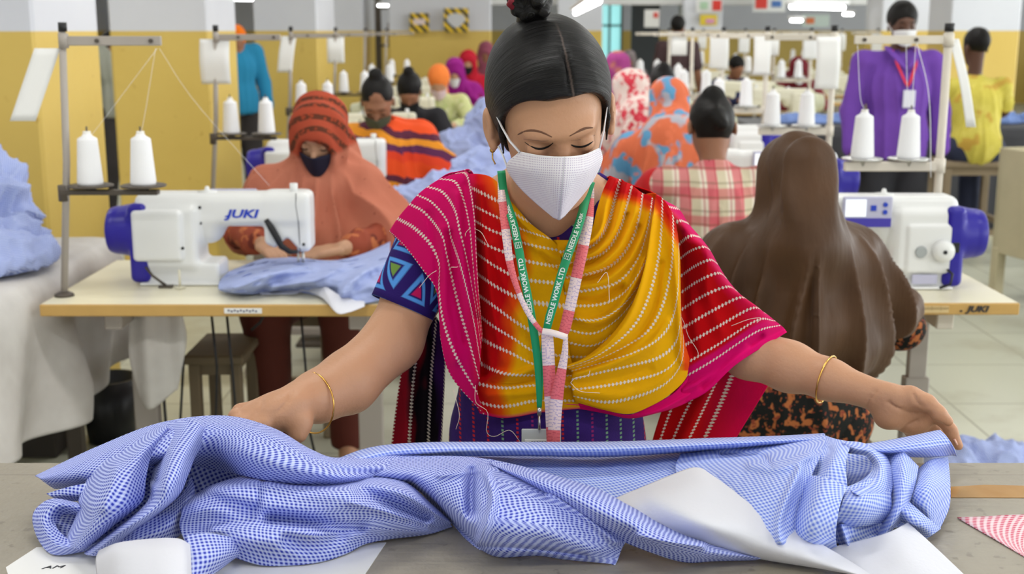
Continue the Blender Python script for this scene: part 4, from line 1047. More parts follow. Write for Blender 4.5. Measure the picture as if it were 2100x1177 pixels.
# hand on the right: palm open towards us, thumb and first finger pinching the edge
s.ell(P(1836, 814, 1.795), (.030, .018, .020), .016, Rm('Y', 22)); s.ell(P(1822, 850, 1.80), (.024, .020, .024), .016, Rm('Y', 50))
s.ell(P(1862, 846, 1.808), (.036, .017, .032), .014, Rm('Y', 35)); s.ell(P(1885, 858, 1.812), (.022, .014, .026), .012, Rm('Y', 35)); s.ell(P(1880, 822, 1.80), (.026, .014, .016), .012, Rm('Y', 30))
s.chain([P(1868, 812, 1.79), P(1902, 826, 1.782), P(1924, 847, 1.776), P(1945, 864, 1.772)], [.0165, .0125, .0115, .008], .007)
s.chain([P(1900, 838, 1.812), P(1930, 858, 1.80), P(1950, 882, 1.79), P(1965, 914, 1.785)], [.0125, .0105, .0098, .0078], .005)
s.chain([P(1895, 858, 1.815), P(1922, 880, 1.825), P(1932, 912, 1.828)], [.0118, .0102, .0085], .004)
s.chain([P(1882, 872, 1.815), P(1904, 896, 1.83), P(1912, 924, 1.832)], [.0112, .0098, .008], .004)
s.chain([P(1866, 882, 1.815), P(1884, 904, 1.83), P(1890, 930, 1.83)], [.0105, .0088, .007], .004)
# palm and wrist creases
for pts in ([(1872, 806), (1880, 822), (1893, 834)], [(1822, 824), (1850, 840), (1880, 847), (1908, 845)], [(1842, 888), (1860, 872), (1884, 860), (1912, 850)], [(1798, 800), (1782, 822), (1778, 840)]):
    pr = []
    for q in pts:
        pr.append(q)
    s.CRE = getattr(s, 'CRE', [])+[pr]
def hit(sd, px, py, y0=1.5, y1=2.1, off=0.0):
    "depth where the view ray first meets the surface"
    Y = np.arange(y0, y1, .0012); u = (px-1050.0)/F; v = -(py-588.5)/F; t = Y/(v*SA+CA)
    pts = np.stack([u*t, Y, H+t*(v*CA-SA)], 1); g = (pts-sd.lo)/sd.h; i = np.clip(np.floor(g).astype(int), 0, sd.n-2); f = g-i; val = 0
    for a in (0, 1):
        for b in (0, 1):
            for c in (0, 1):
                w_ = (f[:, 0] if a else 1-f[:, 0])*(f[:, 1] if b else 1-f[:, 1])*(f[:, 2] if c else 1-f[:, 2]); val = val+w_*sd.a[i[:, 0]+a, i[:, 1]+b, i[:, 2]+c]
    k = np.nonzero(val < off)[0]
    return Y[k[0]] if len(k) else None
def onskin(px, py, d=0.0, y0=1.5, y1=2.1, default=1.9):
    y = hit(s, px, py, y0, y1); y = default if y is None else y
    return P(px, py, y-d)
for pr in s.CRE:
    q = [onskin(a, b, -.0008, 1.7, 1.9, 1.8) for a, b in pr]; q = crom(np.array(q), 9)
    for i in range(len(q)-1): s.cap(q[i], q[i+1], .0016, .0016, .0025, 'sub')
for pr in ([(540, 812), (536, 832), (528, 850)], [(494, 832), (491, 842), (490, 855)], [(600, 800), (588, 826), (560, 852)]):
    q = [onskin(a, b, -.001, 1.55, 1.8, 1.7) for a, b in pr]; q = crom(np.array(q), 9)
    for i in range(len(q)-1): s.cap(q[i], q[i+1], .0013, .0013, .003, 'sub')
s.build('body', SKIN, W, True, 2)
# nails
mb = MB()
NAIL = mat('finger_nail', srgb(222, 176, 160), .3, var=.02)
mb = MB().tube([P(1957, 900, 1.778), P(1963, 912, 1.7765)], .0042, 8, flat=(1, .4)); mb.build('finger_nail', NAIL, W, True)
# ---- face details on the skin surface
def lines(name, polys, rad, m, d=.0006, y0=1.5, y1=1.85, n=12):
    mb = MB()
    for poly, r in zip(polys, rad):
        pts = [onskin(a, b, d, y0, y1, 1.65) for a, b in crom(np.array(poly, float), n)]
        # smooth depth
        pts = np.array(pts); 
        for _ in range(2): pts[1:-1] = (pts[:-2]+2*pts[1:-1]+pts[2:])/4
        rr = [r*math.sin(PI*(.08+.84*i/(n-1)))**.7 for i in range(n)]
        mb.tube(pts, rr, 6)
    return mb.build(name, m, W, True)
BROW = mat('soft_brow', srgb(112, 78, 60), .9, var=0)
lines('eyebrow', [[(1062, 276), (1080, 268), (1106, 269), (1132, 281)], [(1168, 279), (1190, 267), (1204, 262), (1216, 262)]], [.0017, .0017], BROW, .0002)
lines('eyelash', [[(1076, 291), (1092, 302), (1108, 306), (1124, 301), (1134, 293)], [(1166, 294), (1180, 301), (1196, 301), (1208, 296), (1216, 290)]], [.0015, .0015], HAIR, .0003)
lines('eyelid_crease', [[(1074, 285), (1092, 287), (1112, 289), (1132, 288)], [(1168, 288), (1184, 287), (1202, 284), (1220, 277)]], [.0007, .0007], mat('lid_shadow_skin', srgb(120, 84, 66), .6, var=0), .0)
mb = MB(); e = hT((-.084, -.002, -.037)); mb.lathe([(.001, -.002), (.004, 0), (.001, .002)], e, 12, axis='y'); mb.tube([e, e+(0, 0, -.012), e+(.004, 0, -.02)], .0012, 6); mb.build('gold_earring', mat('gold', srgb(226, 180, 96), .25, 1.0, var=0), W, True)
# ---- hair
def main_hair():
    k = NT('oiled_black_hair'); g = k.coord(); s_ = k.sep(g)
    ang = k.math('ARCTAN2', k.math('ADD', s_[2], .035), k.math('SUBTRACT', .03, s_[1]))
    v = k.comb(k.math('MULTIPLY', ang, 150.0), k.math('MULTIPLY', s_[0], 7.0), 0.0); n = k.noise(v, 1.0, 3, .6)
    v2 = k.comb(k.math('MULTIPLY', ang, 34.0), k.math('MULTIPLY', s_[0], 9.0), 3.0); n2 = k.noise(v2, 1.0, 2)
    c = k.mix(n, (.001, .001, .0012), (.008, .007, .0075)); c = k.mix(k.math('MULTIPLY', k.step(n2, .62, .12), .35), c, (.05, .046, .048))
    part = k.math('ABSOLUTE', k.math('SUBTRACT', k.math('ADD', s_[0], k.math('MULTIPLY', n2, .003)), k.math('ADD', .0165, k.math('MULTIPLY', s_[1], -.06))))
    pm = k.math('MULTIPLY', k.step(k.math('MULTIPLY', part, -1.0), -.0012, .0022), k.math('MULTIPLY', k.step(k.math('MULTIPLY', s_[1], -1.0), -.0, .04), k.step(s_[2], .03, .01)))
    c = k.mix(k.math('MULTIPLY', pm, .8), c, srgb(104, 90, 84)); k.base(c); k.rough(.34, .25); k.bump(k.math('ADD', n, k.math('MULTIPLY', n2, 1.2)), .0022); return k.m
HM = main_hair()
h = SDF((-.13, -.14, -.1), (.13, .16, .24), .0026)
h.ell((0, .016, .042), (.0855, .104, .096), .01); h.ell((0, .03, .0), (.080, .092, .085), .02)
h.ell((.003, -.138, -.034), (.098, .108, .134), .005, None, 'sub')
for q in (-1, 1): h.ell((q*.034, -.138, -.012), (.070, .137, .098), .006, None, 'sub')
h.box((0, -.02, -.13), (.3, .3, .17), .01, .012, None, 'sub')
for q in (-1, 1): h.ell((q*.084, .008, -.018), (.022, .022, .034), .006, None, 'sub'); h.cap((q*.0735, -.03, .01), (q*.0715, -.026, -.03), .0045, .0015, .006)
h.cap((.0165, -.075, .085), (.0155, -.02, .139), .0022, .0022, .006, 'sub')   # parting groove
Vh, Fh = h.mesh(); Vh = relax(Vh, Fh, 2); Vh = Vh*HS
hr = link('hair', meshdata('hair', Vh, Fh, HM), W)
def place_local(o, root, R, c):
    M = Matrix([[*R[i], c[i]] for i in range(3)]+[[0, 0, 0, 1]]); o.matrix_parent_inverse = Matrix.Translation(Vector(root.location)).inverted(); o.location = M.translation; o.rotation_euler = M.to_euler()
place_local(hr, W, RH, hc)
h = SDF((-.09, -.04, .1), (.06, .12, .24), .0026)
rb = np.random.default_rng(3)
for i in range(16):
    a = i/16*2*PI*1.9; r_ = .010+.016*(i % 4)/3; z = .158+.016*math.sin(i*1.7)
    a2 = a+1.5; c0 = np.array((-.012, .05, 0))
    h.cap(c0+(r_*math.cos(a), r_*math.sin(a), z), c0+(r_*math.cos(a2), r_*math.sin(a2), z+.006), .0095, .0085, .003)
h.cap((-.012, .05, .12), (-.012, .05, .15), .022, .016, .01)
Vb, Fb = h.mesh(); Vb = relax(Vb, Fb, 1)*HS; bn = link('hair_bun', meshdata('hair_bun', Vb, Fb, HM), W); place_local(bn, W, RH, hc)
mb = MB(); mb.tube([(-.012+.021*math.cos(a), .05+.021*math.sin(a), .147) for a in np.linspace(0, 2*PI, 18)], .0035, 8); mb.tube([(-.037, .035, .155), (-.044, .035, .163), (-.040, .033, .17)], .004, 6)
ht = mb.build('hair_tie', mat('maroon_band', srgb(120, 24, 40), .7), W); place_local(ht, W, RH, hc)
# stray hairs
# ---- mask
def mask_mat():
    k = NT('dotted_mask'); u = k.sep(k.node('ShaderNodeUVMap').outputs[0])
    p = 2*PI/.0052
    a = k.math('SINE', k.math('MULTIPLY', k.math('ADD', u[0], u[1]), p*.75)); b = k.math('SINE', k.math('MULTIPLY', k.math('SUBTRACT', u[0], u[1]), p*.75))
    m = k.step(k.math('MULTIPLY', a, b), .45, .3); n = k.noise(k.coord(), 20, 2)
    c = k.mix(k.math('MULTIPLY', m, .75), srgb(232, 228, 234), k.mix(n, srgb(150, 150, 190), srgb(190, 150, 170)))
    seam = k.step(k.math('MULTIPLY', k.math('ABSOLUTE', k.math('SUBTRACT', u[0], .0)), -1.0), -.0009, .0006)
    c = k.mix(k.math('MULTIPLY', seam, .45), c, srgb(140, 140, 150)); k.base(c); k.rough(.85, .2); k.bump(k.noise(k.coord(), 500, 2), .0004)
    return k.m
rows = [[(1066, 311, 1.652), (1110, 319, 1.616), (1157, 321, 1.602), (1196, 317, 1.625), (1229, 303, 1.668)],
        [(1040, 338, 1.680), (1098, 347, 1.618), (1155, 350, 1.592), (1200, 345, 1.620), (1233, 326, 1.680)],
        [(1058, 372, 1.695), (1104, 378, 1.634), (1152, 383, 1.597), (1190, 376, 1.632), (1220, 358, 1.684)],
        [(1092, 407, 1.692), (1121, 413, 1.650), (1149, 417, 1.620), (1173, 409, 1.652), (1197, 393, 1.690)],
        [(1136, 444, 1.672), (1141, 446, 1.665), (1146, 448, 1.660), (1151, 445, 1.665), (1156, 441, 1.672)]]
G2 = sheet(rows, 41, 33)
G3 = np.array([[P(*q) for q in r] for r in G2]); G3[..., 1] += .0012*vnoise(G3, 60, 3)-.007
uu, vv = arcuv(G3); uc = np.zeros_like(uu)
for i in range(G3.shape[0]):
    d_ = np.concatenate([[0], np.cumsum(np.linalg.norm(np.diff(G3[i], axis=0), axis=1))]); uc[i] = d_-d_[20]
V, Fc = thicken(G3[:, ::-1], .0014); uv = np.stack([np.concatenate([uc[:, ::-1].ravel()]*2), np.concatenate([vv[:, ::-1].ravel()]*2)], 1)
mk = link('face_mask', meshdata('face_mask', V, Fc, mask_mat(), uv=uv), W, True)
mb = MB(); mb.tube([G3[0, 0], P(1046, 290, 1.648), P(1030, 262, 1.655), P(1014, 228, 1.68), P(1010, 222, 1.70)], [.005, .0044, .0034, .0024, .002], 8, flat=(1, .3))
mb.tube([G3[9, 0]+(0, .002, 0), P(1030, 315, 1.70), P(1022, 300, 1.705)], .0015, 6)
mb.tube([G3[0, 40], P(1238, 270, 1.66), P(1243, 235, 1.672), P(1247, 206, 1.69)], [.004, .003, .0022, .0016], 8, flat=(1, .4)); mb.build('ear_loop', mat('white_strap', srgb(236, 236, 240), .7, var=0), mk, True)
mb = MB()
e0 = np.concatenate([G3[0], G3[:, 40][1:], G3[-1][::-1][1:], G3[::-1, 0][1:]]); mb.tube(e0-(0, .0008, 0), .0011, 6); mb.build('mask_hem', mat('mask_hem', srgb(238, 236, 240), .8, var=0), mk, True)
# ---- bangles
GOLD = mat('gold', srgb(226, 180, 96), .25, 1.0)
def ring(c, ax, r, rad, squash=1.0):
    ax = np.array(ax)/np.linalg.norm(ax); u = np.cross(ax, (0, 1, 0)); u /= np.linalg.norm(u); v = np.cross(ax, u)
    return [c+r*(math.cos(t)*u+squash*math.sin(t)*v) for t in np.linspace(0, 2*PI, 48)]
ax = P(712, 785, 1.80)-wrL
mb = MB().tube(ring(P(640, 826, 1.745), ax+(.02, .03, -.02),   .0455, .001), .0014, 6); o = mb.build('gold_bangle', GOLD, W, True); o['label'] = 'thin gold bangle on the wrist near the shirt heap'
ax = P(1620, 752, 1.89)-wrR
mb = MB().tube(ring(P(1695, 778, 1.853), ax+(0, .0, .0),  .0385, .001), .0014, 6); o = mb.build('gold_bangle', GOLD, W, True); o['label'] = 'thin gold bangle on the far extended wrist'
# ---- kameez (tunic)
def kameez_mat():
    k = NT('purple_tunic'); g = k.node('ShaderNodeNewGeometry').outputs['Position']; s_ = k.sep(g); x = k.math('ADD', s_[0], k.math('MULTIPLY', s_[2], .03))
    c = k.mix(k.noise(g, 30, 2), srgb(44, 22, 92), srgb(62, 34, 120))
    z = k.math('SINE', k.math('MULTIPLY', s_[2], 2*PI/.0068)); dot = k.step(z, -.2, .5)
    f = k.math('FRACT', k.math('DIVIDE', x, .0235)); idn = k.node('ShaderNodeTexWhiteNoise', noise_dimensions='1D'); k.set(idn.inputs['W'], k.math('FLOOR', k.math('DIVIDE', x, .0235)))
    r = k.node('ShaderNodeValToRGB'); k.set(r.inputs[0], idn.outputs['Value']); r.color_ramp.interpolation = 'CONSTANT'
    cs = [srgb(196, 40, 50), srgb(228, 178, 70), srgb(110, 60, 150), srgb(120, 160, 130), srgb(206, 70, 50), srgb(150, 40, 110)]
    while len(r.color_ramp.elements) < 6: r.color_ramp.elements.new(.5)
    for i, e in enumerate(r.color_ramp.elements): e.position = i/6; e.color = (*cs[i], 1)
    ln = k.step(k.math('MULTIPLY', k.math('ABSOLUTE', k.math('SUBTRACT', f, .5)), -1.0), -.075, .05)
    c = k.mix(k.math('MULTIPLY', ln, dot), c, r.outputs[0]); k.base(c); k.rough(.85, .2); k.bump(k.noise(g, 400, 2), .0006); return k.m
KM = kameez_mat()
t = SDF((-.3, 1.6, .5), (.42, 2.2, 1.36), .005)
t.ell(che, (.168, .118, .18), .04); t.cap(che, pel, .14, .155, .05); t.cap(pel, (.06, 1.98, .55), .16, .2, .04); t.cap(shL, shR, .048, .048, .05); t.cap(che, nb+(0, 0, -.03), .105, .06, .05)
t.cap(shL, P(866, 565, 1.93), .05, .05, .02); t.cap(shR, P(1420, 580, 1.975), .048, .046, .02)
t.cap(P(1128, 410, 1.82), P(1135, 455, 1.80), .042, .036, .015, 'sub'); t.cap(nb+(0, -.02, .02), nb+(0, -.01, .12), .07, .08, .01, 'sub'); t.cap(P(1000, 365, 1.9), P(1235, 368, 1.9), .035, .035, .01, 'sub')
V, Fc = t.mesh(); V = relax(V, Fc, 2); N_ = vnormals(V, Fc); V = V+N_*(.004*vnoise(V, 16, 9))[:, None]
link('kameez', meshdata('kameez', V, Fc, KM), W, True)
# legs under the table
t = SDF((-.25, 1.75, -.01), (.4, 2.2, .75), .008)
for q in (-1, 1): t.chain([(.06+q*.08, 1.98, .7), (.06+q*.09, 1.97, .4), (.06+q*.09, 2.0, .07)], [.1, .075, .055], .02)
t.build('trousers', mat('dark_red_trousers', srgb(110, 20, 40), .8), W, True)
for q in (-1, 1):
    f_ = SDF((-.2, 1.75, -.02), (.35, 2.1, .12), .005); f_.chain([(.06+q*.09, 2.0, .05), (.06+q*.10, 1.88, .035)], [.04, .035], .01); f_.plane((0, 0, .001), (0, 0, -1)); f_.build('shoe', mat('brown_sandal', srgb(70, 44, 34), .6), W, True)
# sleeve with a woven triangle pattern
def sleeve_mat():
    k = NT('triangle_weave'); u = k.sep(k.node('ShaderNodeUVMap').outputs[0]); S = 1/.066
    x = k.math('MULTIPLY', u[0], S); y = k.math('MULTIPLY', u[1], S)
    fam = [y, k.math('ADD', k.math('MULTIPLY', y, .5), k.math('MULTIPLY', x, .866)), k.math('SUBTRACT', k.math('MULTIPLY', y, .5), k.math('MULTIPLY', x, .866))]
    dm = None; ids = None
    for i, f in enumerate(fam):
        fr = k.math('FRACT', f); d = k.math('MINIMUM', fr, k.math('SUBTRACT', 1.0, fr)); dm = d if dm is None else k.math('MINIMUM', dm, d)
        fl = k.math('MULTIPLY', k.math('FLOOR', f), 3.7+i*5.3); ids = fl if ids is None else k.math('ADD', ids, fl)
    wn = k.node('ShaderNodeTexWhiteNoise', noise_dimensions='1D'); k.set(wn.inputs['W'], ids)
    r = k.node('ShaderNodeValToRGB'); k.set(r.inputs[0], wn.outputs['Value']); r.color_ramp.interpolation = 'CONSTANT'
    cs = [srgb(196, 24, 92), srgb(112, 146, 66), srgb(130, 22, 50), srgb(224, 92, 30), srgb(190, 30, 96)]
    while len(r.color_ramp.elements) < 5: r.color_ramp.elements.new(.5)
    for i, e in enumerate(r.color_ramp.elements): e.position = i/5; e.color = (*cs[i], 1)
    navy = srgb(42, 22, 100); cy = srgb(84, 152, 226)
    c = k.mix(k.step(dm, .235, .03), navy, r.outputs[0]); band = k.math('MULTIPLY', k.step(dm, .10, .03), k.step(k.math('MULTIPLY', dm, -1.0), -.19, .03)); c = k.mix(band, c, cy)
    k.base(c); k.rough(.85, .2); k.bump(k.noise(k.node('ShaderNodeUVMap').outputs[0], 900, 2), .0006); return k.m
a0, a1 = P(896, 470, 1.94), P(826, 632, 1.90); ax = (a1-a0)/np.linalg.norm(a1-a0); uu_ = np.cross(ax, (0, 1, 0)); uu_ /= np.linalg.norm(uu_); vv_ = np.cross(uu_, ax)
nr, na = 14, 40; G = np.zeros((nr, na+1, 3)); UV = np.zeros((nr, na+1, 2))
L_ = np.linalg.norm(a1-a0)
for i in range(nr):
    f = i/(nr-1); c = a0+(a1-a0)*f
    for j in range(na+1):
        th = 2*PI*j/na; r_ = .060-.006*f+.0015*math.sin(3*th+f*4); sl = .018*math.cos(th)*f*1.0
        G[i, j] = c+r_*(math.cos(th)*uu_*.98+math.sin(th)*vv_)+ax*sl*0; UV[i, j] = (r_*th, -f*L_)
V, Fc = thicken(G, .0015); link('patterned_sleeve', meshdata('patterned_sleeve', V, Fc, sleeve_mat(), uv=np.concatenate([UV.reshape(-1, 2)]*2)), W, True)
# ---- scarf
def scarf_mat():
    k = NT('tie_dye_scarf'); u = k.sep(k.node('ShaderNodeUVMap').outputs[0])
    a = k.node('ShaderNodeAttribute'); a.attribute_name = 'dye'
    g = k.coord(); fr = k.math('FRACT', k.math('ADD', u[1], .5)); d = k.math('ABSOLUTE', k.math('SUBTRACT', fr, .5))
    dots = k.math('SINE', k.math('MULTIPLY', u[0], 2*PI/.0062)); wd = k.math('ADD', .064, k.math('MULTIPLY', dots, .045))
    m = k.step(k.math('SUBTRACT', wd, d), 0.0, .02); m = k.math('MULTIPLY', m, k.math('MULTIPLY_ADD', dots, .34, .70)); n = k.noise(g, 18, 3)
    base = k.mix(k.math('MULTIPLY', k.step(n, .62, .3), .25), a.outputs[0], k.scale(a.outputs[0], (.97, .82, .8)))
    c = k.mix(m, base, k.mix(.06, srgb(255, 244, 230), a.outputs[0])); k.base(c); k.rough(.8, .12)
    k.bump(k.math('ADD', k.noise(k.node('ShaderNodeUVMap').outputs[0], 300, 2), k.math('MULTIPLY', m, 1.0)), .0007); return k.m
PINK, RED, ORG, YEL = [np.array(srgb(*c)) for c in ((228, 2, 108), (214, 4, 14), (246, 84, 6), (255, 186, 2))]
def mixc(t, cs):
    t = np.clip(t, 0, 1)*(len(cs)-1); i = np.minimum(t.astype(int), len(cs)-2); f = (t-i)[..., None]; C_ = np.array(cs); return C_[i]*(1-f)+C_[i+1]*f
def chestY(px, py):
    dx = (px-1145)/320.0; y = 1.965-.185*np.sqrt(np.clip(1-.8*dx*dx, .03, 1)); y = y+.085*np.clip((590-py)/230.0, 0, 1.2)**2+.02*np.clip((py-640)/220, 0, 1)
    return y
def segdist(px, py, poly):
    D = np.full(px.shape, 1e9)
    poly = crom(np.array(poly, float), 24)
    for a, b in zip(poly[:-1], poly[1:]):
        ab = b-a; L = ab @ ab+1e-9; t = np.clip(((px-a[0])*ab[0]+(py-a[1])*ab[1])/L, 0, 1); D = np.minimum(D, np.hypot(px-a[0]-t*ab[0], py-a[1]-t*ab[1]))
    return D
SC = dict(V=[], F=[], uv=[], col=[], n=0)
def patch(rows, vs_, dY, dye, folds=(), nu=90, nv=120, th=.0016, yf=None, noise=.0022, nf=30, store=SC, seed=1, edge=0.0):
    "rows: pixel polylines, vs_: stripe number of each row, dY: offset from chest depth (number or per-row list)"
    m = max(len(r) for r in rows); R4 = []
    for r, v, d in zip(rows, vs_, dY if isinstance(dY, (list, tuple)) else [dY]*len(rows)):
        a = crom(np.array([list(q)+[0]*(3-len(q)) for q in r], float), m); R4.append([(q[0], q[1], v, d+q[2]) for q in a])
    G = sheet(R4, nu, nv); px, py, v, d = G[..., 0], G[..., 1], G[..., 2], G[..., 3]
    Y = (yf or chestY)(px, py)+d
    for poly, w_, amp in folds: D = segdist(px, py, poly); Y = Y-amp*np.exp(-(D/w_)**2)
    if edge:   # edges roll back
        e = np.minimum(np.linspace(0, 1, nv)[:, None], 1-np.linspace(0, 1, nv)[:, None])*nv; Y = Y+edge*np.exp(-(e/3.0)**2)
    u_ = (px-1050)/F; v_ = -(py-588.5)/F; t_ = Y/(v_*SA+CA); W3 = np.stack([u_*t_, Y, H+t_*(v_*CA-SA)], -1)
    nz = noise*vnoise(W3*np.array((1, 1, .7)), nf, seed); Y = Y+nz; t_ = Y/(v_*SA+CA); W3 = np.stack([u_*t_, Y, H+t_*(v_*CA-SA)], -1)
    U = np.concatenate([np.zeros((nv, 1)), np.cumsum(np.linalg.norm(np.diff(W3, axis=1), axis=2), axis=1)], 1)
    uf = np.broadcast_to(np.linspace(0, 1, nu)[None], (nv, nu))
    col = dye(px, py, uf, v); V, Fc = thicken(W3, th)
    du = np.gradient(W3, axis=1); dv = np.gradient(W3, axis=0); nn = np.cross(du, dv)
    if nn[..., 1].mean() < 0: V, Fc = thicken(W3, -th)
    store['V'].append(V); store['F'].append(Fc+store['n']); store['n'] += len(V); store['uv'].append(np.concatenate([np.stack([U, v], -1).reshape(-1, 2)]*2)); store['col'].append(np.concatenate([col.reshape(-1, 3)]*2))
    return W3
rowsA = [[(798, 474), (832, 508), (868, 556), (893, 592), (901, 645), (904, 700), (925, 772), (992, 850)],
         [(815, 448), (850, 468), (882, 500), (900, 540), (900, 590), (908, 655), (934, 728), (978, 805)],
         [(840, 418), (872, 437), (905, 480), (916, 522), (928, 575), (944, 640), (962, 700), (982, 775)],
         [(862, 394), (892, 408), (920, 442), (930, 480), (947, 530), (962, 590), (974, 650), (986, 730)],
         [(900, 368), (932, 376), (950, 415), (962, 470), (968, 530), (974, 590), (981, 640), (988, 700)],
         [(942, 353), (960, 354), (969, 395), (975, 450), (978, 520), (981, 580), (985, 630), (990, 690)]]
dyeA = lambda px, py, u, v: mixc((px-962)/40+(vnoise(np.stack([px, py, px*0], -1), .02, 2)*.3), [PINK, PINK*.5+RED*.5, RED])
foldsA = [([(905, 470), (912, 560), (915, 640), (935, 740)], 9, .010), ([(935, 400), (942, 500), (958, 600), (975, 700), (985, 780)], 10, .012), ([(880, 440), (895, 520), (898, 600)], 8, -.006), ([(925, 480), (935, 580), (955, 700)], 7, -.010), ([(955, 380), (962, 480), (968, 560)], 8, -.006), ([(960, 360), (970, 420), (975, 520), (982, 640)], 7, .014)]
shoulder_back = lambda px, py: chestY(px, py)
patch(rowsA, [.05, 1, 2, 3.35, 4.9, 6.2], [-.02, -.026, -.03, -.034, -.036, -.03], dyeA, foldsA, yf=lambda px, py: chestY(px, py)+.0*px, seed=2)
rowsB = [[(962, 356), (985, 357), (1005, 362), (1025, 378), (1040, 400)], [(966, 385), (1000, 402), (1030, 418), (1058, 440), (1085, 455)], [(968, 420), (1003, 438), (1034, 452), (1075, 472), (1130, 490)],
         [(968, 449), (1005, 471), (1034, 482), (1080, 500), (1150, 514)], [(966, 480), (1000, 503), (1034, 517), (1080, 535), (1150, 548)], [(966, 510), (993, 531), (1026, 552), (1070, 572), (1155, 582)],
         [(970, 555), (1005, 580), (1040, 600), (1085, 618), (1160, 628)], [(974, 600), (1020, 633), (1060, 662), (1100, 682), (1165, 690)], [(974, 640), (1010, 668), (1051, 693), (1100, 722), (1170, 732)],
         [(975, 687), (1010, 707), (1048, 724), (1100, 748), (1178, 754)], [(974, 739), (1010, 758), (1045, 768), (1100, 770), (1180, 770)], [(974, 785), (1010, 793), (1045, 795), (1100, 790), (1185, 794)],
         [(974, 822), (1015, 833), (1050, 832), (1100, 822), (1185, 822)], [(984, 848), (1025, 857), (1060, 855), (1110, 846), (1190, 838)]]
xb = lambda py: np.interp(py, [355, 380, 420, 480, 560, 620, 680, 740, 790, 830, 850], [1000, 1012, 1022, 1058, 1066, 1056, 1048, 1032, 1008, 1022, 1030])
def dyeB(px, py, u, v):
    t = (px-xb(py)+14*vnoise(np.stack([px, py, px*0], -1), .035, 5)); c = mixc((t+22)/48, [RED, ORG, YEL]); k = np.clip((v-12.5)/.25, 0, 1)[..., None]; c = c*(1-k)+PINK*k
    k = np.clip((980-px)/12, 0, 1)[..., None]*.5; return c*(1-k)+PINK*k
foldsB = [([(985, 380), (990, 460), (1000, 560), (1012, 640), (1030, 740)], 9, .008), ([(1100, 480), (1070, 455), (1045, 425)], 8, .010), ([(1020, 765), (1060, 768), (1100, 755), (1170, 745)], 7, .010), ([(1010, 785), (1060, 784), (1110, 775), (1170, 765)], 6, -.010), ([(1000, 810), (1060, 808), (1120, 800), (1180, 790)], 8, .007), ([(975, 480), (978, 560), (984, 660), (990, 760)], 10, -.020),
          ([(1010, 500), (1040, 600), (1070, 660), (1120, 720)], 9, .005), ([(1110, 520), (1140, 545), (1170, 555)], 6, -.008), ([(1060, 480), (1110, 515), (1160, 535)], 8, .008)]
patch(rowsB, [.4]+list(range(1, 13))+[12.75], 0.0, dyeB, foldsB, nv=170, seed=3)
rowsD = [[(1126, 492), (1190, 490), (1213, 470), (1224, 430), (1236, 392), (1250, 362)], [(1128, 518), (1195, 512), (1228, 492), (1250, 450), (1262, 405), (1272, 368)], [(1131, 545), (1205, 532), (1245, 512), (1272, 468), (1286, 420), (1296, 380)],
         [(1136, 572), (1215, 560), (1262, 538), (1296, 492), (1312, 440), (1318, 396)], [(1138, 604), (1225, 592), (1272, 575), (1308, 530), (1328, 470), (1338, 405)], [(1136, 638), (1215, 645), (1268, 625), (1308, 580), (1340, 520), (1356, 450)], [(1134, 680), (1210, 700), (1262, 670), (1304, 620), (1340, 560), (1372, 500)], [(1126, 715), (1210, 722), (1262, 700), (1304, 660), (1345, 600), (1380, 540)], [(1116, 775), (1210, 770), (1270, 740), (1320, 700), (1355, 650), (1385, 600)]]
def dyeD(px, py, u, v):
    t = np.clip((425-py+.35*(px-1290))/26+.25*vnoise(np.stack([px, py, px*0], -1), .05, 7), 0, 1); t = np.where(px > 1225, t, 0); return mixc(1-t, [RED, ORG, YEL])
foldsD = [([(1165, 500), (1205, 497), (1232, 470), (1245, 410), (1262, 370)], 6, .014), ([(1160, 530), (1215, 520), (1255, 480), (1275, 420), (1285, 375)], 6, .014), ([(1160, 516), (1208, 508), (1243, 478), (1258, 420), (1274, 372)], 5, -.012), ([(1165, 560), (1220, 548), (1268, 510), (1298, 450), (1308, 395)], 7, .014), ([(1165, 545), (1215, 535), (1258, 500), (1285, 440)], 5, -.012),
          ([(1170, 590), (1230, 580), (1285, 540), (1320, 480), (1335, 420)], 8, .014), ([(1170, 574), (1225, 565), (1276, 528), (1310, 465)], 5, -.012), ([(1165, 612), (1220, 615), (1275, 590)], 7, -.012), ([(1180, 650), (1215, 660), (1260, 640), (1300, 585), (1322, 530)], 9, .016)]
patch(rowsD, [.4, 1, 2, 3, 4, 5.6, 7.6, 8.6, 10.6], [.0, -.004, -.004, 0, 0, 0, 0, .005, .012], dyeD, foldsD, nv=150, seed=4, yf=lambda px, py: chestY(px, py)-.012*np.clip((1250-px)/60, 0, 1)*np.clip((540-py)/60, 0, 1)+.03*np.clip((1165-px)/40, 0, 1)**2)
rowsC = [[(1150, 752), (1195, 735), (1240, 700), (1280, 652), (1306, 600), (1326, 530), (1338, 450), (1345, 400)], [(1160, 755), (1215, 737), (1268, 705), (1312, 662), (1340, 600), (1356, 530), (1362, 460), (1362, 410)],
         [(1168, 758), (1230, 737), (1288, 711), (1335, 680), (1364, 630), (1380, 560), (1384, 500), (1384, 450)], [(1172, 764), (1245, 745), (1300, 730), (1350, 706), (1380, 672), (1392, 620), (1394, 560), (1394, 520)],
         [(1172, 785), (1240, 770), (1300, 757), (1350, 745), (1382, 722), (1394, 690), (1396, 640), (1396, 600)], [(1174, 804), (1240, 801), (1300, 790), (1350, 775), (1380, 755), (1395, 726), (1398, 690), (1398, 660)],
         [(1176, 816), (1243, 834), (1300, 826), (1345, 808), (1376, 785), (1398, 755), (1404, 730), (1404, 700)], [(1178, 824), (1240, 841), (1290, 849), (1332, 834), (1370, 812), (1404, 780), (1412, 755), (1414, 735)]]
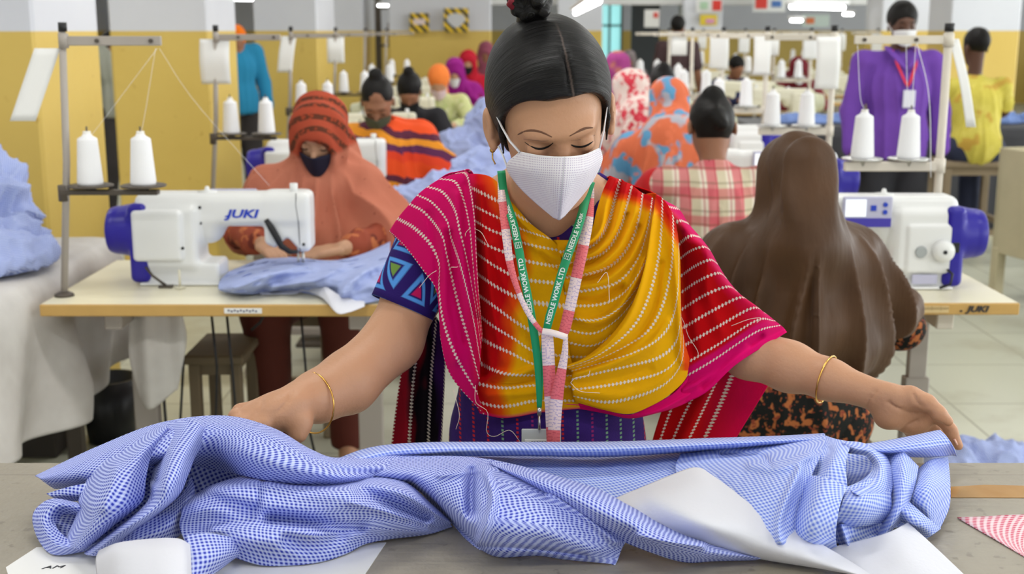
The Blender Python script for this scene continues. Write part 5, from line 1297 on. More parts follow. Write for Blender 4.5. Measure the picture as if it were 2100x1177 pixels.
def dyeC(px, py, u, v):
    t = np.clip((470-py+1.6*(px-1362))/40, 0, 1)*np.clip((px-1322)/16, 0, 1); t = np.maximum(t, np.clip((px-1392)/14, 0, 1)*.55*(py < 760)); return mixc(1-t, [RED, ORG, YEL])
foldsC = [([(1160, 752), (1215, 730), (1262, 690), (1300, 630), (1325, 540), (1340, 440)], 8, .020), ([(1175, 760), (1240, 735), (1300, 695), (1340, 630), (1355, 540)], 8, -.010), ([(1180, 765), (1260, 745), (1330, 710), (1370, 660)], 9, .009), ([(1185, 790), (1260, 775), (1330, 755)], 10, -.006), ([(1190, 805), (1270, 812), (1340, 795), (1385, 750)], 12, .006), ([(1372, 440), (1384, 540), (1392, 640), (1398, 740)], 8, .012)]
patch(rowsC, [.2, 1.2, 2.2, 3.3, 4.3, 5.3, 6.3, 6.8], [-.014, -.018, -.02, -.02, -.018, -.016, -.014, -.01], dyeC, foldsC, nv=130, nu=110, seed=5)
rowsE = [[(1325, 398), (1338, 396), (1350, 400), (1362, 410, .05)], [(1331, 451), (1345, 432), (1365, 424), (1392, 428, .05)], [(1344, 510), (1369, 472), (1393, 453), (1412, 458, .05)], [(1362, 535), (1388, 505), (1415, 484), (1436, 486, .05)],
         [(1372, 550), (1412, 517), (1442, 506), (1456, 512, .05)], [(1378, 580), (1423, 547), (1456, 533), (1472, 541, .05)], [(1380, 612), (1429, 578), (1472, 560), (1490, 570, .05)], [(1382, 645), (1442, 607), (1491, 588), (1512, 597, .05)],
         [(1384, 682), (1456, 640), (1518, 610), (1542, 624, .045)], [(1386, 718), (1465, 674), (1542, 632), (1570, 642, .04)], [(1388, 756), (1470, 708), (1552, 657), (1590, 658, .035)], [(1380, 800), (1450, 762), (1545, 697), (1606, 671, .03)], [(1350, 843), (1440, 810), (1512, 746), (1614, 681, .03)]]
def armY(px, py): return 1.892-.045*np.clip((px-1390)/60, -.5, 1)*np.clip((640-py)/120, 0, 1)-.03*np.clip((py-620)/120, 0, 1)+.0*px
def dyeE(px, py, u, v):
    c = mixc(np.clip((px-1372)/34+.2*vnoise(np.stack([px, py, px*0], -1), .04, 8), 0, 1)+0*u, [ORG, RED]); k = np.clip((u-.52)/.3+.25*vnoise(np.stack([px, py, px*0], -1), .03, 9), 0, 1)[..., None]; c = c*(1-k)+PINK*k
    k = np.clip((v-10.25)/.25, 0, 1)[..., None]; return c*(1-k)+PINK*k
foldsE = [([(1395, 480), (1400, 560), (1405, 640), (1420, 720)], 10, -.010), ([(1420, 500), (1450, 600), (1480, 680)], 14, .006), ([(1440, 790), (1500, 735), (1560, 690)], 7, -.010), ([(1400, 800), (1460, 770), (1530, 710)], 7, .009)]
patch(rowsE, [.4, 1, 2, 3, 4, 5, 6, 7, 8, 9, 10, 11.45, 11.55], -.005, dyeE, foldsE, nv=150, nu=70, seed=6, yf=armY)
rowsG = [[(1120, 815), (1180, 824), (1240, 841), (1290, 850), (1332, 834), (1380, 808), (1410, 775)], [(1120, 838), (1180, 838), (1240, 848), (1292, 858), (1345, 848), (1400, 830), (1450, 800)]]
patch(rowsG, [.3, .45], .004, lambda px, py, u, v: np.broadcast_to(PINK, px.shape+(3,)), [([(1120, 828), (1200, 832), (1280, 852), (1350, 842), (1420, 805)], 4, .006)], nv=14, seed=7)
rowsH = [[(1335, 915), (1345, 880), (1360, 835)], [(1350, 915), (1365, 870), (1382, 825)], [(1374, 915), (1398, 860), (1424, 808)], [(1406, 915), (1440, 845), (1478, 765)], [(1437, 915), (1476, 830), (1512, 740)], [(1470, 915), (1520, 835), (1560, 765)], [(1500, 915), (1532, 862), (1576, 790)]]
patch(rowsH, [.4, 1, 2, 3, 4, 4.45, 4.48], .03, lambda px, py, u, v: mixc((px-1330)/200+0*u, [RED*.85, RED, PINK*.5+RED*.5]), [([(1400, 900), (1450, 800)], 14, .008)], nu=60, nv=60, seed=8, yf=lambda px, py: 1.93+0*px)
# the part lying over the back (seen only from other sides)
rowsK = [[(945, 352, -.02), (905, 366, .0), (830, 440, .0), (800, 474, .02)], [(965, 350, .06), (920, 372, .08), (860, 450, .09), (830, 520, .1)], [(985, 380, .10), (950, 420, .14), (900, 520, .15), (870, 600, .15)]]
patch(rowsK, [.4, 2, 5.4], 0, lambda px, py, u, v: np.broadcast_to(PINK, px.shape+(3,)), nu=30, nv=30, yf=lambda px, py: 1.93+0*px, seed=9)
rowsK = [[(1250, 362, -.03), (1300, 382, .0), (1345, 400, .0), (1400, 450, .0)], [(1235, 372, .06), (1290, 395, .08), (1335, 425, .09), (1380, 480, .1)], [(1220, 410, .10), (1270, 440, .14), (1310, 480, .15), (1360, 560, .15)]]
patch(rowsK, [.4, 2, 5.4], 0, lambda px, py, u, v: np.broadcast_to(RED, px.shape+(3,)), nu=30, nv=30, yf=lambda px, py: 1.93+0*px, seed=10)
V = np.concatenate(SC['V']); Fc = np.concatenate(SC['F'])
link('scarf', meshdata('scarf', V, Fc, scarf_mat(), uv=np.concatenate(SC['uv']), col=np.concatenate(SC['col'])), W, True)
# dark end of the scarf hanging behind the arm, left side
SK = dict(V=[], F=[], uv=[], col=[], n=0)
DK, RD, PU = [np.array(srgb(*c)) for c in ((16, 8, 20), (150, 12, 36), (60, 22, 92))]
rowsL = [[(840, 640), (822, 760), (808, 860), (800, 930)], [(870, 640), (850, 760), (842, 860), (838, 930)], [(895, 650), (885, 760), (880, 860), (878, 930)], [(915, 700), (912, 790), (908, 870), (905, 930)]]
patch(rowsL, [0, 2, 4, 6], 0, lambda px, py, u, v: mixc(np.clip(v/6+.35*vnoise(np.stack([px, py*.3, px*0], -1), .09, 3)+.1, 0, 1), [RD, RD, DK, DK, PU]), [([(850, 700), (838, 900)], 8, .008), ([(880, 700), (872, 900)], 8, .008)], nu=50, nv=50, yf=lambda px, py: 1.955+0*px, seed=11, store=SK)
link('side_panel', meshdata('side_panel', SK['V'][0], SK['F'][0], scarf_mat(), uv=SK['uv'][0]*np.array((1, .5)), col=SK['col'][0]), W, True)
# neckline insert of the tunic
G = sheet([[P(1100, 462, 1.845), P(1135, 462, 1.838), P(1172, 462, 1.84), P(1205, 455, 1.85)], [P(1100, 500, 1.835), P(1135, 502, 1.828), P(1172, 502, 1.83), P(1205, 498, 1.84)]], 16, 6)
V, Fc = thicken(G[:, ::-1], .003); link('neckline', meshdata('neckline', V, Fc, KM), W, True)
# ---- ribbons worn round the neck
def ribbon(pts, wid, name, m, parent, th=.0009, n=60, tw=None):
    "flat strip along 3D pts, width along picture-horizontal-ish normal"
    C_ = crom(np.array(pts, float), n); T = np.gradient(C_, axis=0); T /= np.linalg.norm(T, axis=1, keepdims=True)
    view = C_-np.array((0, 0, H)); view /= np.linalg.norm(view, axis=1, keepdims=True); S_ = np.cross(T, view); S_ /= np.linalg.norm(S_, axis=1, keepdims=True)
    w_ = np.interp(np.linspace(0, 1, n), np.linspace(0, 1, len(wid)), wid) if isinstance(wid, (list, tuple)) else np.full(n, wid)
    G = np.stack([C_-S_*w_[:, None]/2, C_, C_+S_*w_[:, None]/2], 1); L = np.concatenate([[0], np.cumsum(np.linalg.norm(np.diff(C_, axis=0), axis=1))])
    V, Fc = thicken(G, th); uv = np.stack([np.repeat(L, 3), np.tile([0, .5, 1], n)], 1)
    o = link(name, meshdata(name, V, Fc, m, uv=np.concatenate([uv, uv])), parent, True)
    return o, C_, T, S_, L
def chestP(px, py, d=.0): return P(px, py, chestY(px, py)-.022-d)
lan = empty('lanyard', (.04, 1.78, 1.1)); tag(lan, 'green lanyard with white lettering and badge holder on the front woman', 'lanyard')
GREEN = mat('green_ribbon', srgb(22, 152, 98), .5, var=.05)
lp = [P(1028, 350, 1.85), P(1034, 398, 1.835), chestP(1052, 455, .008), chestP(1063, 505, .008), chestP(1072, 557, .008), chestP(1082, 606, .008), chestP(1092, 663, .006), chestP(1100, 720, .006), chestP(1104, 780, .006), chestP(1106, 838, .006)]
rp = [P(1212, 372, 1.85), P(1202, 405, 1.835), chestP(1193, 440, .01), chestP(1182, 476, .014), chestP(1165, 522, .014), chestP(1150, 568, .014), chestP(1136, 620, .014), chestP(1123, 668, .012), chestP(1112, 740, .004), chestP(1107, 838, .004)]
o1, CL, TL_, SL_, LL = ribbon(lp, [.0125]*6+[.012, .009, .007], 'ribbon', GREEN, lan)
o2, CR, TR_, SR_, LR = ribbon(rp, [.013]*6+[.013, .008, .006], 'ribbon', GREEN, lan)
WP = mat('white_print', srgb(226, 240, 232), .6, var=0)
def text_on(Cc, Ll, startpx, txt, size, parent):
    "lettering laid along a ribbon, reading upward; startpx is the picture row where it starts"
    pys = np.array([PX(c)[1] for c in Cc]); s0 = np.interp(-startpx, -pys[::-1] if pys[0] > pys[-1] else -pys, Ll[::-1] if pys[0] > pys[-1] else Ll) if False else np.interp(startpx, pys, Ll)
    V, Fc = text_mesh(txt, size, np.eye(4), extrude=.0, bold=.0003)
    V[:, 0] -= V[:, 0].min(); S_ = s0-V[:, 0]; out = []
    Cd = np.stack([np.interp(S_, Ll, Cc[:, i]) for i in range(3)], 1); T_ = np.gradient(Cc, axis=0); Td = np.stack([np.interp(S_, Ll, T_[:, i]) for i in range(3)], 1); Td /= np.linalg.norm(Td, axis=1, keepdims=True)
    vw = Cd-np.array((0, 0, H)); vw /= np.linalg.norm(vw, axis=1, keepdims=True); Sd = np.cross(Td, vw)
    Vn = Cd-Sd*V[:, 1:2]*-1*-1-vw*.0008
    mb = MB().add(Vn, Fc); return mb, s0-V[:, 0].max()
def put_text(Cc, Ll, py, parent):
    for start, tx in py:
        mb, e = text_on(Cc, Ll, start, tx, .0098, parent); o = mb.build('lettering', WP, parent, True)
put_text(CR, LR, [(664, 'NEEDLE WORK LTD'), (516, 'NEEDLE WORK')], o2)
put_text(CL, LL, [(648, 'NEEDLE WORK LTD'), (492, 'NEEDLE WORK')], o1)
def icon(Cc, Ll, pyc, parent):
    pys = np.array([PX(c)[1] for c in Cc]); s0 = np.interp(pyc, pys, Ll); i = np.searchsorted(Ll, s0); c = np.array([np.interp(s0, Ll, Cc[:, k]) for k in range(3)]); T = Cc[i]-Cc[i-1]; T /= np.linalg.norm(T)
    vw = c-np.array((0, 0, H)); vw /= np.linalg.norm(vw); S_ = np.cross(T, vw); mb = MB(); q = .0042; c = c-vw*.0009
    for a, b in (((-1, -1), (1, -1)), ((1, -1), (1, 1)), ((1, 1), (-1, 1)), ((-1, 1), (-1, -1)), ((-.4, -.9), (-.4, .9)), ((.3, -.9), (.3, .9)), ((-.4, 0), (.3, 0))): mb.tube([c+q*(a[0]*S_+a[1]*T), c+q*(b[0]*S_+b[1]*T)], .0005, 4)
    mb.build('printed_emblem', WP, parent, True)
icon(CR, LR, 526, o2); icon(CL, LL, 503, o1)
mb = MB(); a = chestP(1106, 835, .006); mb.tube([a, a+(0, 0, -.012)], .0035, 8); mb.tube([a+(0, -.002, -.012), a+(0, -.003, -.034)], [.0028, .0038], 8, flat=(1.3, .6)); mb.build('swivel_clip', STEEL, lan, True)
bc = chestP(1110, 896, .008); mb = MB().box(bc+(0, 0, -.012), (.060, .003, .05), .0012); bh = mb.build('badge_holder', mat('cloudy_plastic', srgb(196, 200, 198), .25, var=.05), lan, True)
MB().box(bc+(.0, -.0022, -.018), (.05, .0012, .03), .0003).build('badge_card', PAPER, bh, True)
mb = MB(); [mb.box(bc+(-.014+.004*q_, -.0034, -.007), (.003, .0006, .0022)) for q_ in range(6)]; mb.build('badge_print', DINK, bh, True)
# tape measure
def tape_mat():
    k = NT('tape_measure'); u = k.sep(k.node('ShaderNodeUVMap').outputs[0]); f = k.math('FRACT', k.math('DIVIDE', u[0], .1)); sec = k.step(f, .5, .002)
    c = k.mix(sec, srgb(238, 214, 210), srgb(232, 112, 118)); tk = k.step(k.math('SINE', k.math('MULTIPLY', u[0], 2*PI/.0055)), .72, .1); e = k.math('ABSOLUTE', k.math('SUBTRACT', u[1], .5))
    m = k.math('MULTIPLY', tk, k.step(e, .22, .03)); nn = k.noise(k.scale(k.node('ShaderNodeUVMap').outputs[0], (380, 5, 1)), 1, 2); m2 = k.math('MULTIPLY', k.step(nn, .56, .05), k.step(k.math('MULTIPLY', e, -1.0), -.2, .05))
    c = k.mix(k.math('MULTIPLY', k.math('MAXIMUM', m, m2), .6), c, k.mix(sec, srgb(150, 130, 190), srgb(190, 60, 80))); k.base(c); k.rough(.4, .4); return k.m
TM = tape_mat()
tm = empty('tape_measure', (.07, 1.77, 1.0)); tag(tm, 'pink and white tape measure knotted over the green lanyard of the front woman', 'tape measure')
ribbon([P(1212, 350, 1.87), P(1212, 400, 1.845), chestP(1207, 450, .004), chestP(1196, 505, .008), chestP(1184, 560, .01), chestP(1172, 615, .01), chestP(1160, 668, .01), chestP(1152, 690, .01)], [.006, .010, .014, .0165, .0165, .0165, .0165, .014], 'tape_strip', TM, tm)
ribbon([P(1026, 372, 1.86), chestP(1030, 410, .0), chestP(1038, 480, .008), chestP(1046, 540, .012), chestP(1062, 595, .012), chestP(1082, 640, .012), chestP(1106, 674, .014), chestP(1122, 684, .014)], [.008, .012, .013, .011, .008, .008, .007, .007], 'tape_strip', TM, tm)
ribbon([chestP(1122, 684, .016), chestP(1124, 720, .018), chestP(1127, 780, .018), chestP(1131, 850, .018), chestP(1134, 915, .018)], [.017, .0185, .0185, .0185, .0185], 'tape_strip', TM, tm)
ribbon([chestP(1160, 690, .022), chestP(1158, 725, .024), chestP(1150, 770, .026), chestP(1142, 815, .026), chestP(1138, 860, .026), chestP(1135, 915, .026)], [.006, .010, .015, .019, .019, .019], 'tape_strip', TM, tm)
ribbon([chestP(1112, 679, .022), chestP(1135, 683, .024), chestP(1163, 692, .022)], .0095, 'tape_knot', mat('tape_white', srgb(242, 226, 222), .5, var=.04), tm)
# loose threads caught on the scarf
TH = mat('loose_thread', srgb(236, 214, 200), .8, var=0)
for i, pl in enumerate([[(950, 520), (948, 495), (962, 470), (985, 475), (1000, 500)], [(925, 548), (942, 545), (945, 520), (955, 480)], [(975, 790), (976, 825), (1000, 845), (998, 885), (1015, 895), (1045, 882), (1066, 905)], [(1170, 785), (1180, 775), (1205, 770), (1210, 760)], [(1170, 785), (1190, 802), (1230, 806)], [(1392, 640), (1404, 665), (1412, 690), (1432, 725), (1420, 750)], [(1500, 668), (1535, 655), (1560, 652), (1552, 662)], [(860, 590), (880, 565), (895, 555)], [(1225, 580), (1245, 560), (1250, 620)], [(930, 800), (942, 850), (935, 880)]]):
    pts = [chestP(a, b, .012+(.05 if a > 1390 else 0)*0) if a < 1390 else P(a, b, 1.86) for a, b in pl]
    if i == 8: pts = [chestP(a, b, .02) for a, b in pl]
    o = MB().tube(crom(np.array(pts), 24), .00045, 5).build('loose_thread', TH, W, True)
# ================================================================ front work table
TZ = .84
def table_cover():
    k = NT('taupe_table_cover'); g = k.node('ShaderNodeNewGeometry').outputs['Position']; n = k.noise(g, 3, 4, .6); n2 = k.noise(k.scale(g, (2, 30, 2)), 1.5, 3); n3 = k.noise(g, 45, 3)
    c = k.mix(n, srgb(140, 133, 120), srgb(168, 160, 144)); c = k.mix(k.math('MULTIPLY', k.step(n3, .66, .06), .5), c, srgb(110, 104, 92)); s_ = k.sep(g)
    ln = k.step(k.math('MULTIPLY', k.math('ABSOLUTE', k.math('SUBTRACT', k.math('ADD', s_[1], k.math('MULTIPLY', n, .006)), 1.755)), -1.0), -.0012, .001)
    c = k.mix(k.math('MULTIPLY', ln, .5), c, srgb(96, 90, 80)); k.base(c); k.rough(.38, .4); k.bump(k.math('ADD', n2, n3), .002); return k.m
ft = empty('work_table', (0, 1.45, 0)); tag(ft, 'taupe covered work table across the very front, under the blue shirt', 'table')
mb = MB().box((0, 1.44, TZ-.02), (3.4, .74, .04), .006); mb.build('tabletop', table_cover(), ft, True)
for x in (-1.6, 1.6):
    for y in (1.12, 1.76): MB().box((x, y, .4), (.05, .05, .8), .004).build('leg', DGREYM, ft, True)
def flatpoly(name, pts, z, th, m, label, cat, group=None):
    q = [Z(a, b, z) for a, b in pts]; n = len(q); V = [tuple(p+(0, 0, -th)) for p in map(np.array, q)]+[tuple(p) for p in q]
    Fc = [tuple(range(n)), tuple(range(2*n-1, n-1, -1))]+[(i, i+n, (i+1) % n+n, (i+1) % n) for i in range(n)]
    me = meshdata(name, V, [f[::-1] for f in Fc], m, smooth=False); o = link(name, me); tag(o, label, cat, group); return o
ps = flatpoly('pattern_paper', [(12, 1163), (75, 1122), (420, 1118), (792, 1112), (745, 1182), (300, 1200), (20, 1190)], TZ+.0012, .001, PAPER, 'white pattern paper lying on the front table under the shirt heap', 'paper')
mb = MB(); V, Fc = text_mesh('AM', .011, frame(Z(108, 1163, TZ+.0016), (1, .1, 0), (0, 1, 0)), shear=.3, sx=1.6); mb.add(V, Fc); mb.build('handwritten_mark', DINK, ps)
def strip_mat():
    k = NT('brown_sticky_tape'); k.base(k.mix(k.noise(k.coord(), 20, 3), srgb(176, 126, 70), srgb(206, 166, 112))); k.rough(.12, .6); return k.m
flatpoly('adhesive_tape', [(1948, 998), (2020, 994), (2110, 996), (2115, 1020), (1950, 1019)], TZ+.0012, .001, strip_mat(), 'glossy brown adhesive tape strip stuck on the front table, right of the shirt', 'tape')
# pink checked swatch
def gingham(name, a, b, c3, per, ang=0.0, contrast=1.0):
    k = NT(name); u = k.sep(k.node('ShaderNodeUVMap').outputs[0]); w_ = k.noise(k.coord(), 60, 2)
    sq = lambda x: k.step(k.math('SINE', k.math('MULTIPLY', x, 2*PI/per)), -.05, 1.3)
    A = sq(u[0]); B = sq(u[1]); s_ = k.math('MULTIPLY', k.math('ADD', A, B), .5); dk = k.math('MULTIPLY', A, B)
    c = k.mix(s_, a, b); c = k.mix(k.math('MULTIPLY', dk, contrast), c, c3); c = k.mix(k.math('MULTIPLY', w_, .12), c, b); k.base(c); k.rough(.85, .2); k.bump(k.noise(k.coord(), 700, 2), .0003); return k.m
PG = gingham('pink_gingham', srgb(250, 236, 238), srgb(238, 170, 184), srgb(216, 80, 110), .0062)
q = [Z(a, b, TZ+.002) for a, b in ((1963, 1061), (2150, 1052), (2150, 1165), (2100, 1140))]
G = sheet([[q[0], q[1]], [q[3], q[2]]], 12, 8); G[..., 2] += .0006*vnoise(G, 60, 2); U_, V_ = arcuv(G); V, Fc = thicken(G, .001)
o = link('fabric_swatch', meshdata('fabric_swatch', V, Fc, PG, uv=np.concatenate([np.stack([U_*.9+V_*.3, V_*.9-U_*.3], -1).reshape(-1, 2)]*2))); tag(o, 'pink and white checked fabric swatch on the front table at the frame edge', 'fabric')
# ================================================================ the blue gingham shirt
BG = gingham('blue_gingham', srgb(216, 225, 255), srgb(132, 151, 240), srgb(34, 44, 170), .0060)
BGS = gingham('blue_gingham_stripes', srgb(218, 229, 255), srgb(124, 150, 240), srgb(56, 68, 190), .0060, contrast=.35)
WHITEC = mat('white_interlining', srgb(222, 223, 232), .8, var=.015, vs=20, bump=.0003)
def zpatch(rows, ang=0.0, folds=(), nu=80, nv=60, noise=.0012, nf=40, seed=1, th=.0012, off=(0, 0), warp=0.0):
    m = max(len(r) for r in rows); R3 = [crom(np.array(r, float), m) for r in rows]; G = sheet(R3, nu, nv); px, py, h = G[..., 0], G[..., 1], G[..., 2].copy()
    for poly, w_, amp in folds: D = segdist(px, py, poly); h = h+amp*np.exp(-(D/w_)**2)
    h = np.maximum(h, .0015)
    def w3(h):
        u_ = (px-1050)/F; v_ = -(py-588.5)/F; t_ = (TZ+h-H)/(v_*CA-SA); return np.stack([u_*t_, t_*(v_*SA+CA), TZ+h], -1)
    W3 = w3(h); h = np.maximum(h+noise*vnoise(W3, nf, seed)+noise*.4*vnoise(W3, nf*2.3, seed+3), .0015); W3 = w3(h)
    U_, V_ = arcuv(W3); uu = np.concatenate([np.zeros((nv, 1)), np.cumsum(np.linalg.norm(np.diff(W3, axis=1), axis=2), axis=1)], 1); U_ = .5*U_+.5*uu
    a = math.radians(ang); u2 = U_*math.cos(a)+V_*math.sin(a)+off[0]+warp*np.sin(V_*30); v2 = -U_*math.sin(a)+V_*math.cos(a)+off[1]
    du = np.gradient(W3, axis=1); dv = np.gradient(W3, axis=0); nn = np.cross(du, dv)
    V, Fc = thicken(W3, -th if (nn[..., 1].mean()-nn[..., 2].mean()*.5) < 0 else th)
    return V, Fc, np.concatenate([np.stack([u2, v2], -1).reshape(-1, 2)]*2)
def join(parts, name, m, parent):
    n = 0; Vs, Fs, Us = [], [], []
    for V, Fc, uv in parts: Vs.append(V); Fs.append(Fc+n); Us.append(uv); n += len(V)
    return link(name, meshdata(name, np.concatenate(Vs), np.concatenate(Fs), m, uv=np.concatenate(Us)), parent, True)
SH = empty('shirt', (.0, 1.6, TZ)); tag(SH, 'big unfinished blue gingham shirt with white interlining spread over the front table', 'shirt')
B = []
# back left hump
B.append(zpatch([[(72, 975, .06), (200, 915, .08), (330, 866, .11), (460, 852, .125), (560, 877, .12), (640, 922, .10), (700, 938, .085), (810, 912, .07)],
                 [(84, 982, .062), (210, 935, .09), (338, 888, .125), (468, 876, .14), (570, 903, .135), (655, 942, .115), (730, 950, .092), (830, 932, .075)],
                 [(98, 992, .05), (225, 962, .085), (345, 925, .12), (460, 920, .13), (570, 950, .125), (670, 972, .105), (760, 968, .085), (850, 955, .07)],
                 [(112, 1002, .03), (240, 985, .06), (345, 950, .09), (450, 965, .075), (560, 988, .085), (680, 996, .075), (780, 984, .06), (870, 975, .05)]], 38, [([(330, 870), (300, 905)], 7, -.008), ([(640, 940), (700, 965), (780, 970)], 9, -.006), ([(430, 930), (440, 990)], 44, -0.0225)], nu=150, nv=60, seed=2))
B.append(zpatch([[(75, 976, .055), (130, 972, .06), (200, 960, .07)], [(92, 990, .04), (140, 990, .045), (210, 985, .05)], [(112, 1003, .02), (160, 1003, .025), (200, 1002, .03)]], 10, nu=30, nv=20, seed=3))
B.append(zpatch([[(95, 1012, .045), (150, 996, .06), (215, 985, .07)], [(108, 1020, .04), (155, 1015, .05), (200, 1010, .06)], [(140, 1028, .02), (165, 1028, .03), (200, 1030, .04)]], 20, nu=30, nv=20, seed=4))
# dark hollow behind
B.append(zpatch([[(380, 930, .07), (430, 930, .07), (500, 960, .06)], [(360, 1000, .03), (430, 1000, .025), (500, 1000, .02)], [(350, 1060, .01), (400, 1060, .01), (450, 1040, .01)]], 60, nu=30, nv=30, seed=5))
B.append(zpatch([[(330, 895, .08), (270, 940, .075), (240, 980, .06), (215, 1040, .04), (180, 1090, .02)], [(400, 900, .08), (360, 950, .075), (335, 1000, .055), (300, 1060, .035), (240, 1115, .01)]], 60, nu=30, nv=20, seed=40))
# sweeping folds A, B, C on the left
B.append(zpatch([[(330, 868, .12), (243, 922, .09), (196, 950, .075), (163, 1018, .05), (160, 1046, .04), (128, 1118, .01)],
                 [(338, 872, .13), (270, 925, .115), (228, 965, .105), (195, 1030, .085), (180, 1070, .06), (145, 1122, .02)],
                 [(345, 876, .13), (290, 930, .125), (262, 975, .115), (245, 1035, .09), (205, 1080, .06), (160, 1126, .02)],
                 [(350, 882, .12), (312, 935, .11), (300, 980, .095), (290, 1030, .07), (225, 1085, .045), (172, 1130, .01)]], 78, [([(240, 960), (215, 1040)], 12, .006)], nu=110, nv=60, seed=6))
B.append(zpatch([[(345, 868, .12), (322, 930, .10), (308, 985, .085), (300, 1030, .065), (235, 1085, .04), (172, 1134, .006)],
                 [(380, 862, .135), (345, 930, .13), (330, 985, .12), (315, 1032, .09), (245, 1088, .06), (180, 1138, .02)],
                 [(410, 868, .14), (378, 930, .135), (360, 985, .12), (335, 1035, .09), (260, 1090, .055), (195, 1140, .015)],
                 [(432, 890, .12), (402, 935, .11), (386, 975, .095), (362, 1022, .065), (285, 1085, .035), (215, 1138, .006)]], 84, [([(334, 895), (328, 950), (320, 985)], 12, -0.0165)], nu=110, nv=70, seed=7))
B.append(zpatch([[(392, 975, .06), (375, 1010, .055), (330, 1050, .05), (270, 1090, .04), (215, 1128, .01)], [(400, 1010, .05), (378, 1040, .05), (340, 1080, .045), (285, 1108, .035), (230, 1135, .01)], [(385, 1060, .02), (372, 1095, .02), (340, 1112, .02), (300, 1125, .015), (240, 1142, .006)]], 78, nu=60, nv=30, seed=8))
# left loop
B.append(zpatch([[(160, 1030, .045), (110, 1022, .045), (78, 1038, .035), (66, 1065, .025), (80, 1110, .01), (112, 1138, .004), (180, 1130, .004), (245, 1118, .004)],
                 [(165, 1040, .05), (122, 1035, .055), (98, 1050, .045), (90, 1075, .035), (104, 1105, .025), (130, 1122, .02), (180, 1118, .02), (240, 1108, .02)],
                 [(168, 1056, .035), (135, 1055, .03), (118, 1066, .03), (116, 1080, .03), (128, 1095, .025), (145, 1106, .02), (185, 1104, .02), (235, 1098, .02)]], 25, nu=90, nv=34, seed=9))
B.append(zpatch([[(100, 1040, .02), (150, 1035, .02), (190, 1035, .03)], [(110, 1085, .012), (150, 1085, .012), (190, 1080, .02)], [(130, 1112, .006), (160, 1112, .006), (190, 1105, .01)]], 15, nu=20, nv=20, seed=10))
# mid left bundle
B.append(zpatch([[(377, 1028, .04), (440, 992, .06), (524, 974, .07), (610, 986, .07), (700, 989, .07), (763, 978, .07), (831, 988, .065), (882, 1030, .04), (922, 1066, .012)],
                 [(374, 1040, .055), (445, 1008, .08), (527, 996, .09), (615, 1004, .09), (700, 1006, .092), (766, 998, .09), (830, 1010, .08), (882, 1044, .05), (922, 1069, .015)],
                 [(371, 1056, .052), (450, 1035, .078), (530, 1034, .08), (620, 1034, .078), (700, 1030, .085), (770, 1024, .082), (830, 1036, .065), (880, 1060, .036), (924, 1072, .012)],
                 [(368, 1080, .04), (440, 1072, .05), (530, 1073, .055), (620, 1072, .058), (700, 1062, .062), (770, 1058, .058), (830, 1068, .042), (880, 1078, .02), (925, 1076, .007)],
                 [(380, 1112, .03), (440, 1100, .042), (530, 1108, .05), (620, 1108, .05), (690, 1098, .048), (750, 1088, .04), (810, 1090, .026), (870, 1090, .012), (926, 1078, .004)],
                 [(400, 1140, .02), (460, 1138, .016), (540, 1160, .004), (640, 1156, .003), (705, 1138, .003), (750, 1116, .004), (801, 1106, .003), (877, 1096, .003), (928, 1080, .002)]],
                8, [([(415, 1015), (470, 1032), (520, 1046)], 14, -0.0105), ([(555, 1062), (620, 1070), (700, 1082), (740, 1080)], 14, -0.012), ([(590, 1108), (640, 1120), (700, 1100)], 16, -0.0105), ([(540, 985), (530, 1040)], 6, -.005), ([(740, 1005), (800, 1030), (870, 1062)], 16, -0.0135), ([(720, 1030), (800, 1050), (880, 1072)], 8, .006), ([(440, 1085), (540, 1078), (640, 1095)], 10, .006)], nu=170, nv=100, seed=11, warp=.002))
B.append(zpatch([[(383, 1096, .055), (430, 1093, .055), (505, 1108, .04)], [(386, 1140, .05), (440, 1138, .045), (500, 1132, .02)], [(388, 1190, .035), (430, 1182, .02), (476, 1150, .003)]], 85, nu=40, nv=34, seed=12))
# right front sheet
B.append(zpatch([[(690, 945, .07), (780, 932, .075), (870, 934, .075), (960, 936, .08), (1020, 946, .085), (1090, 966, .08), (1180, 993, .07), (1250, 1028, .055), (1320, 1062, .04)],
                 [(735, 975, .07), (810, 962, .082), (880, 962, .086), (960, 966, .094), (1030, 982, .094), (1100, 1003, .088), (1180, 1033, .072), (1240, 1063, .055), (1300, 1093, .035)],
                 [(795, 988, .055), (850, 990, .07), (910, 1000, .08), (970, 1014, .088), (1040, 1028, .09), (1110, 1043, .082), (1170, 1068, .064), (1230, 1093, .045), (1285, 1110, .025)],
                 [(848, 998, .04), (890, 1028, .05), (930, 1048, .06), (980, 1068, .072), (1040, 1078, .074), (1110, 1088, .064), (1170, 1106, .048), (1225, 1123, .03), (1275, 1126, .015)],
                 [(885, 1033, .02), (920, 1063, .02), (950, 1088, .028), (985, 1108, .04), (1040, 1116, .042), (1110, 1118, .036), (1165, 1131, .024), (1215, 1142, .014), (1268, 1146, .005)],
                 [(900, 1048, .01), (930, 1076, .003), (955, 1104, .002), (985, 1127, .002), (1025, 1143, .002), (1100, 1140, .002), (1160, 1148, .002), (1215, 1153, .002), (1262, 1157, .002)]],
                -32, [([(968, 968), (966, 1010), (968, 1048)], 12, -0.021), ([(1000, 975), (1012, 1020), (1000, 1070), (985, 1105)], 9, .014), ([(840, 1000), (890, 1035), (930, 1075), (970, 1105)], 14, -0.015), ([(1130, 1010), (1200, 1060), (1262, 1110)], 9, .008), ([(900, 975), (960, 968), (1020, 960)], 6, .005), ([(985, 1120), (1100, 1126), (1200, 1140)], 5, -.006), ([(1180, 1010), (1240, 1050), (1290, 1085)], 18, -0.0105)], nu=190, nv=110, seed=13, warp=.003))
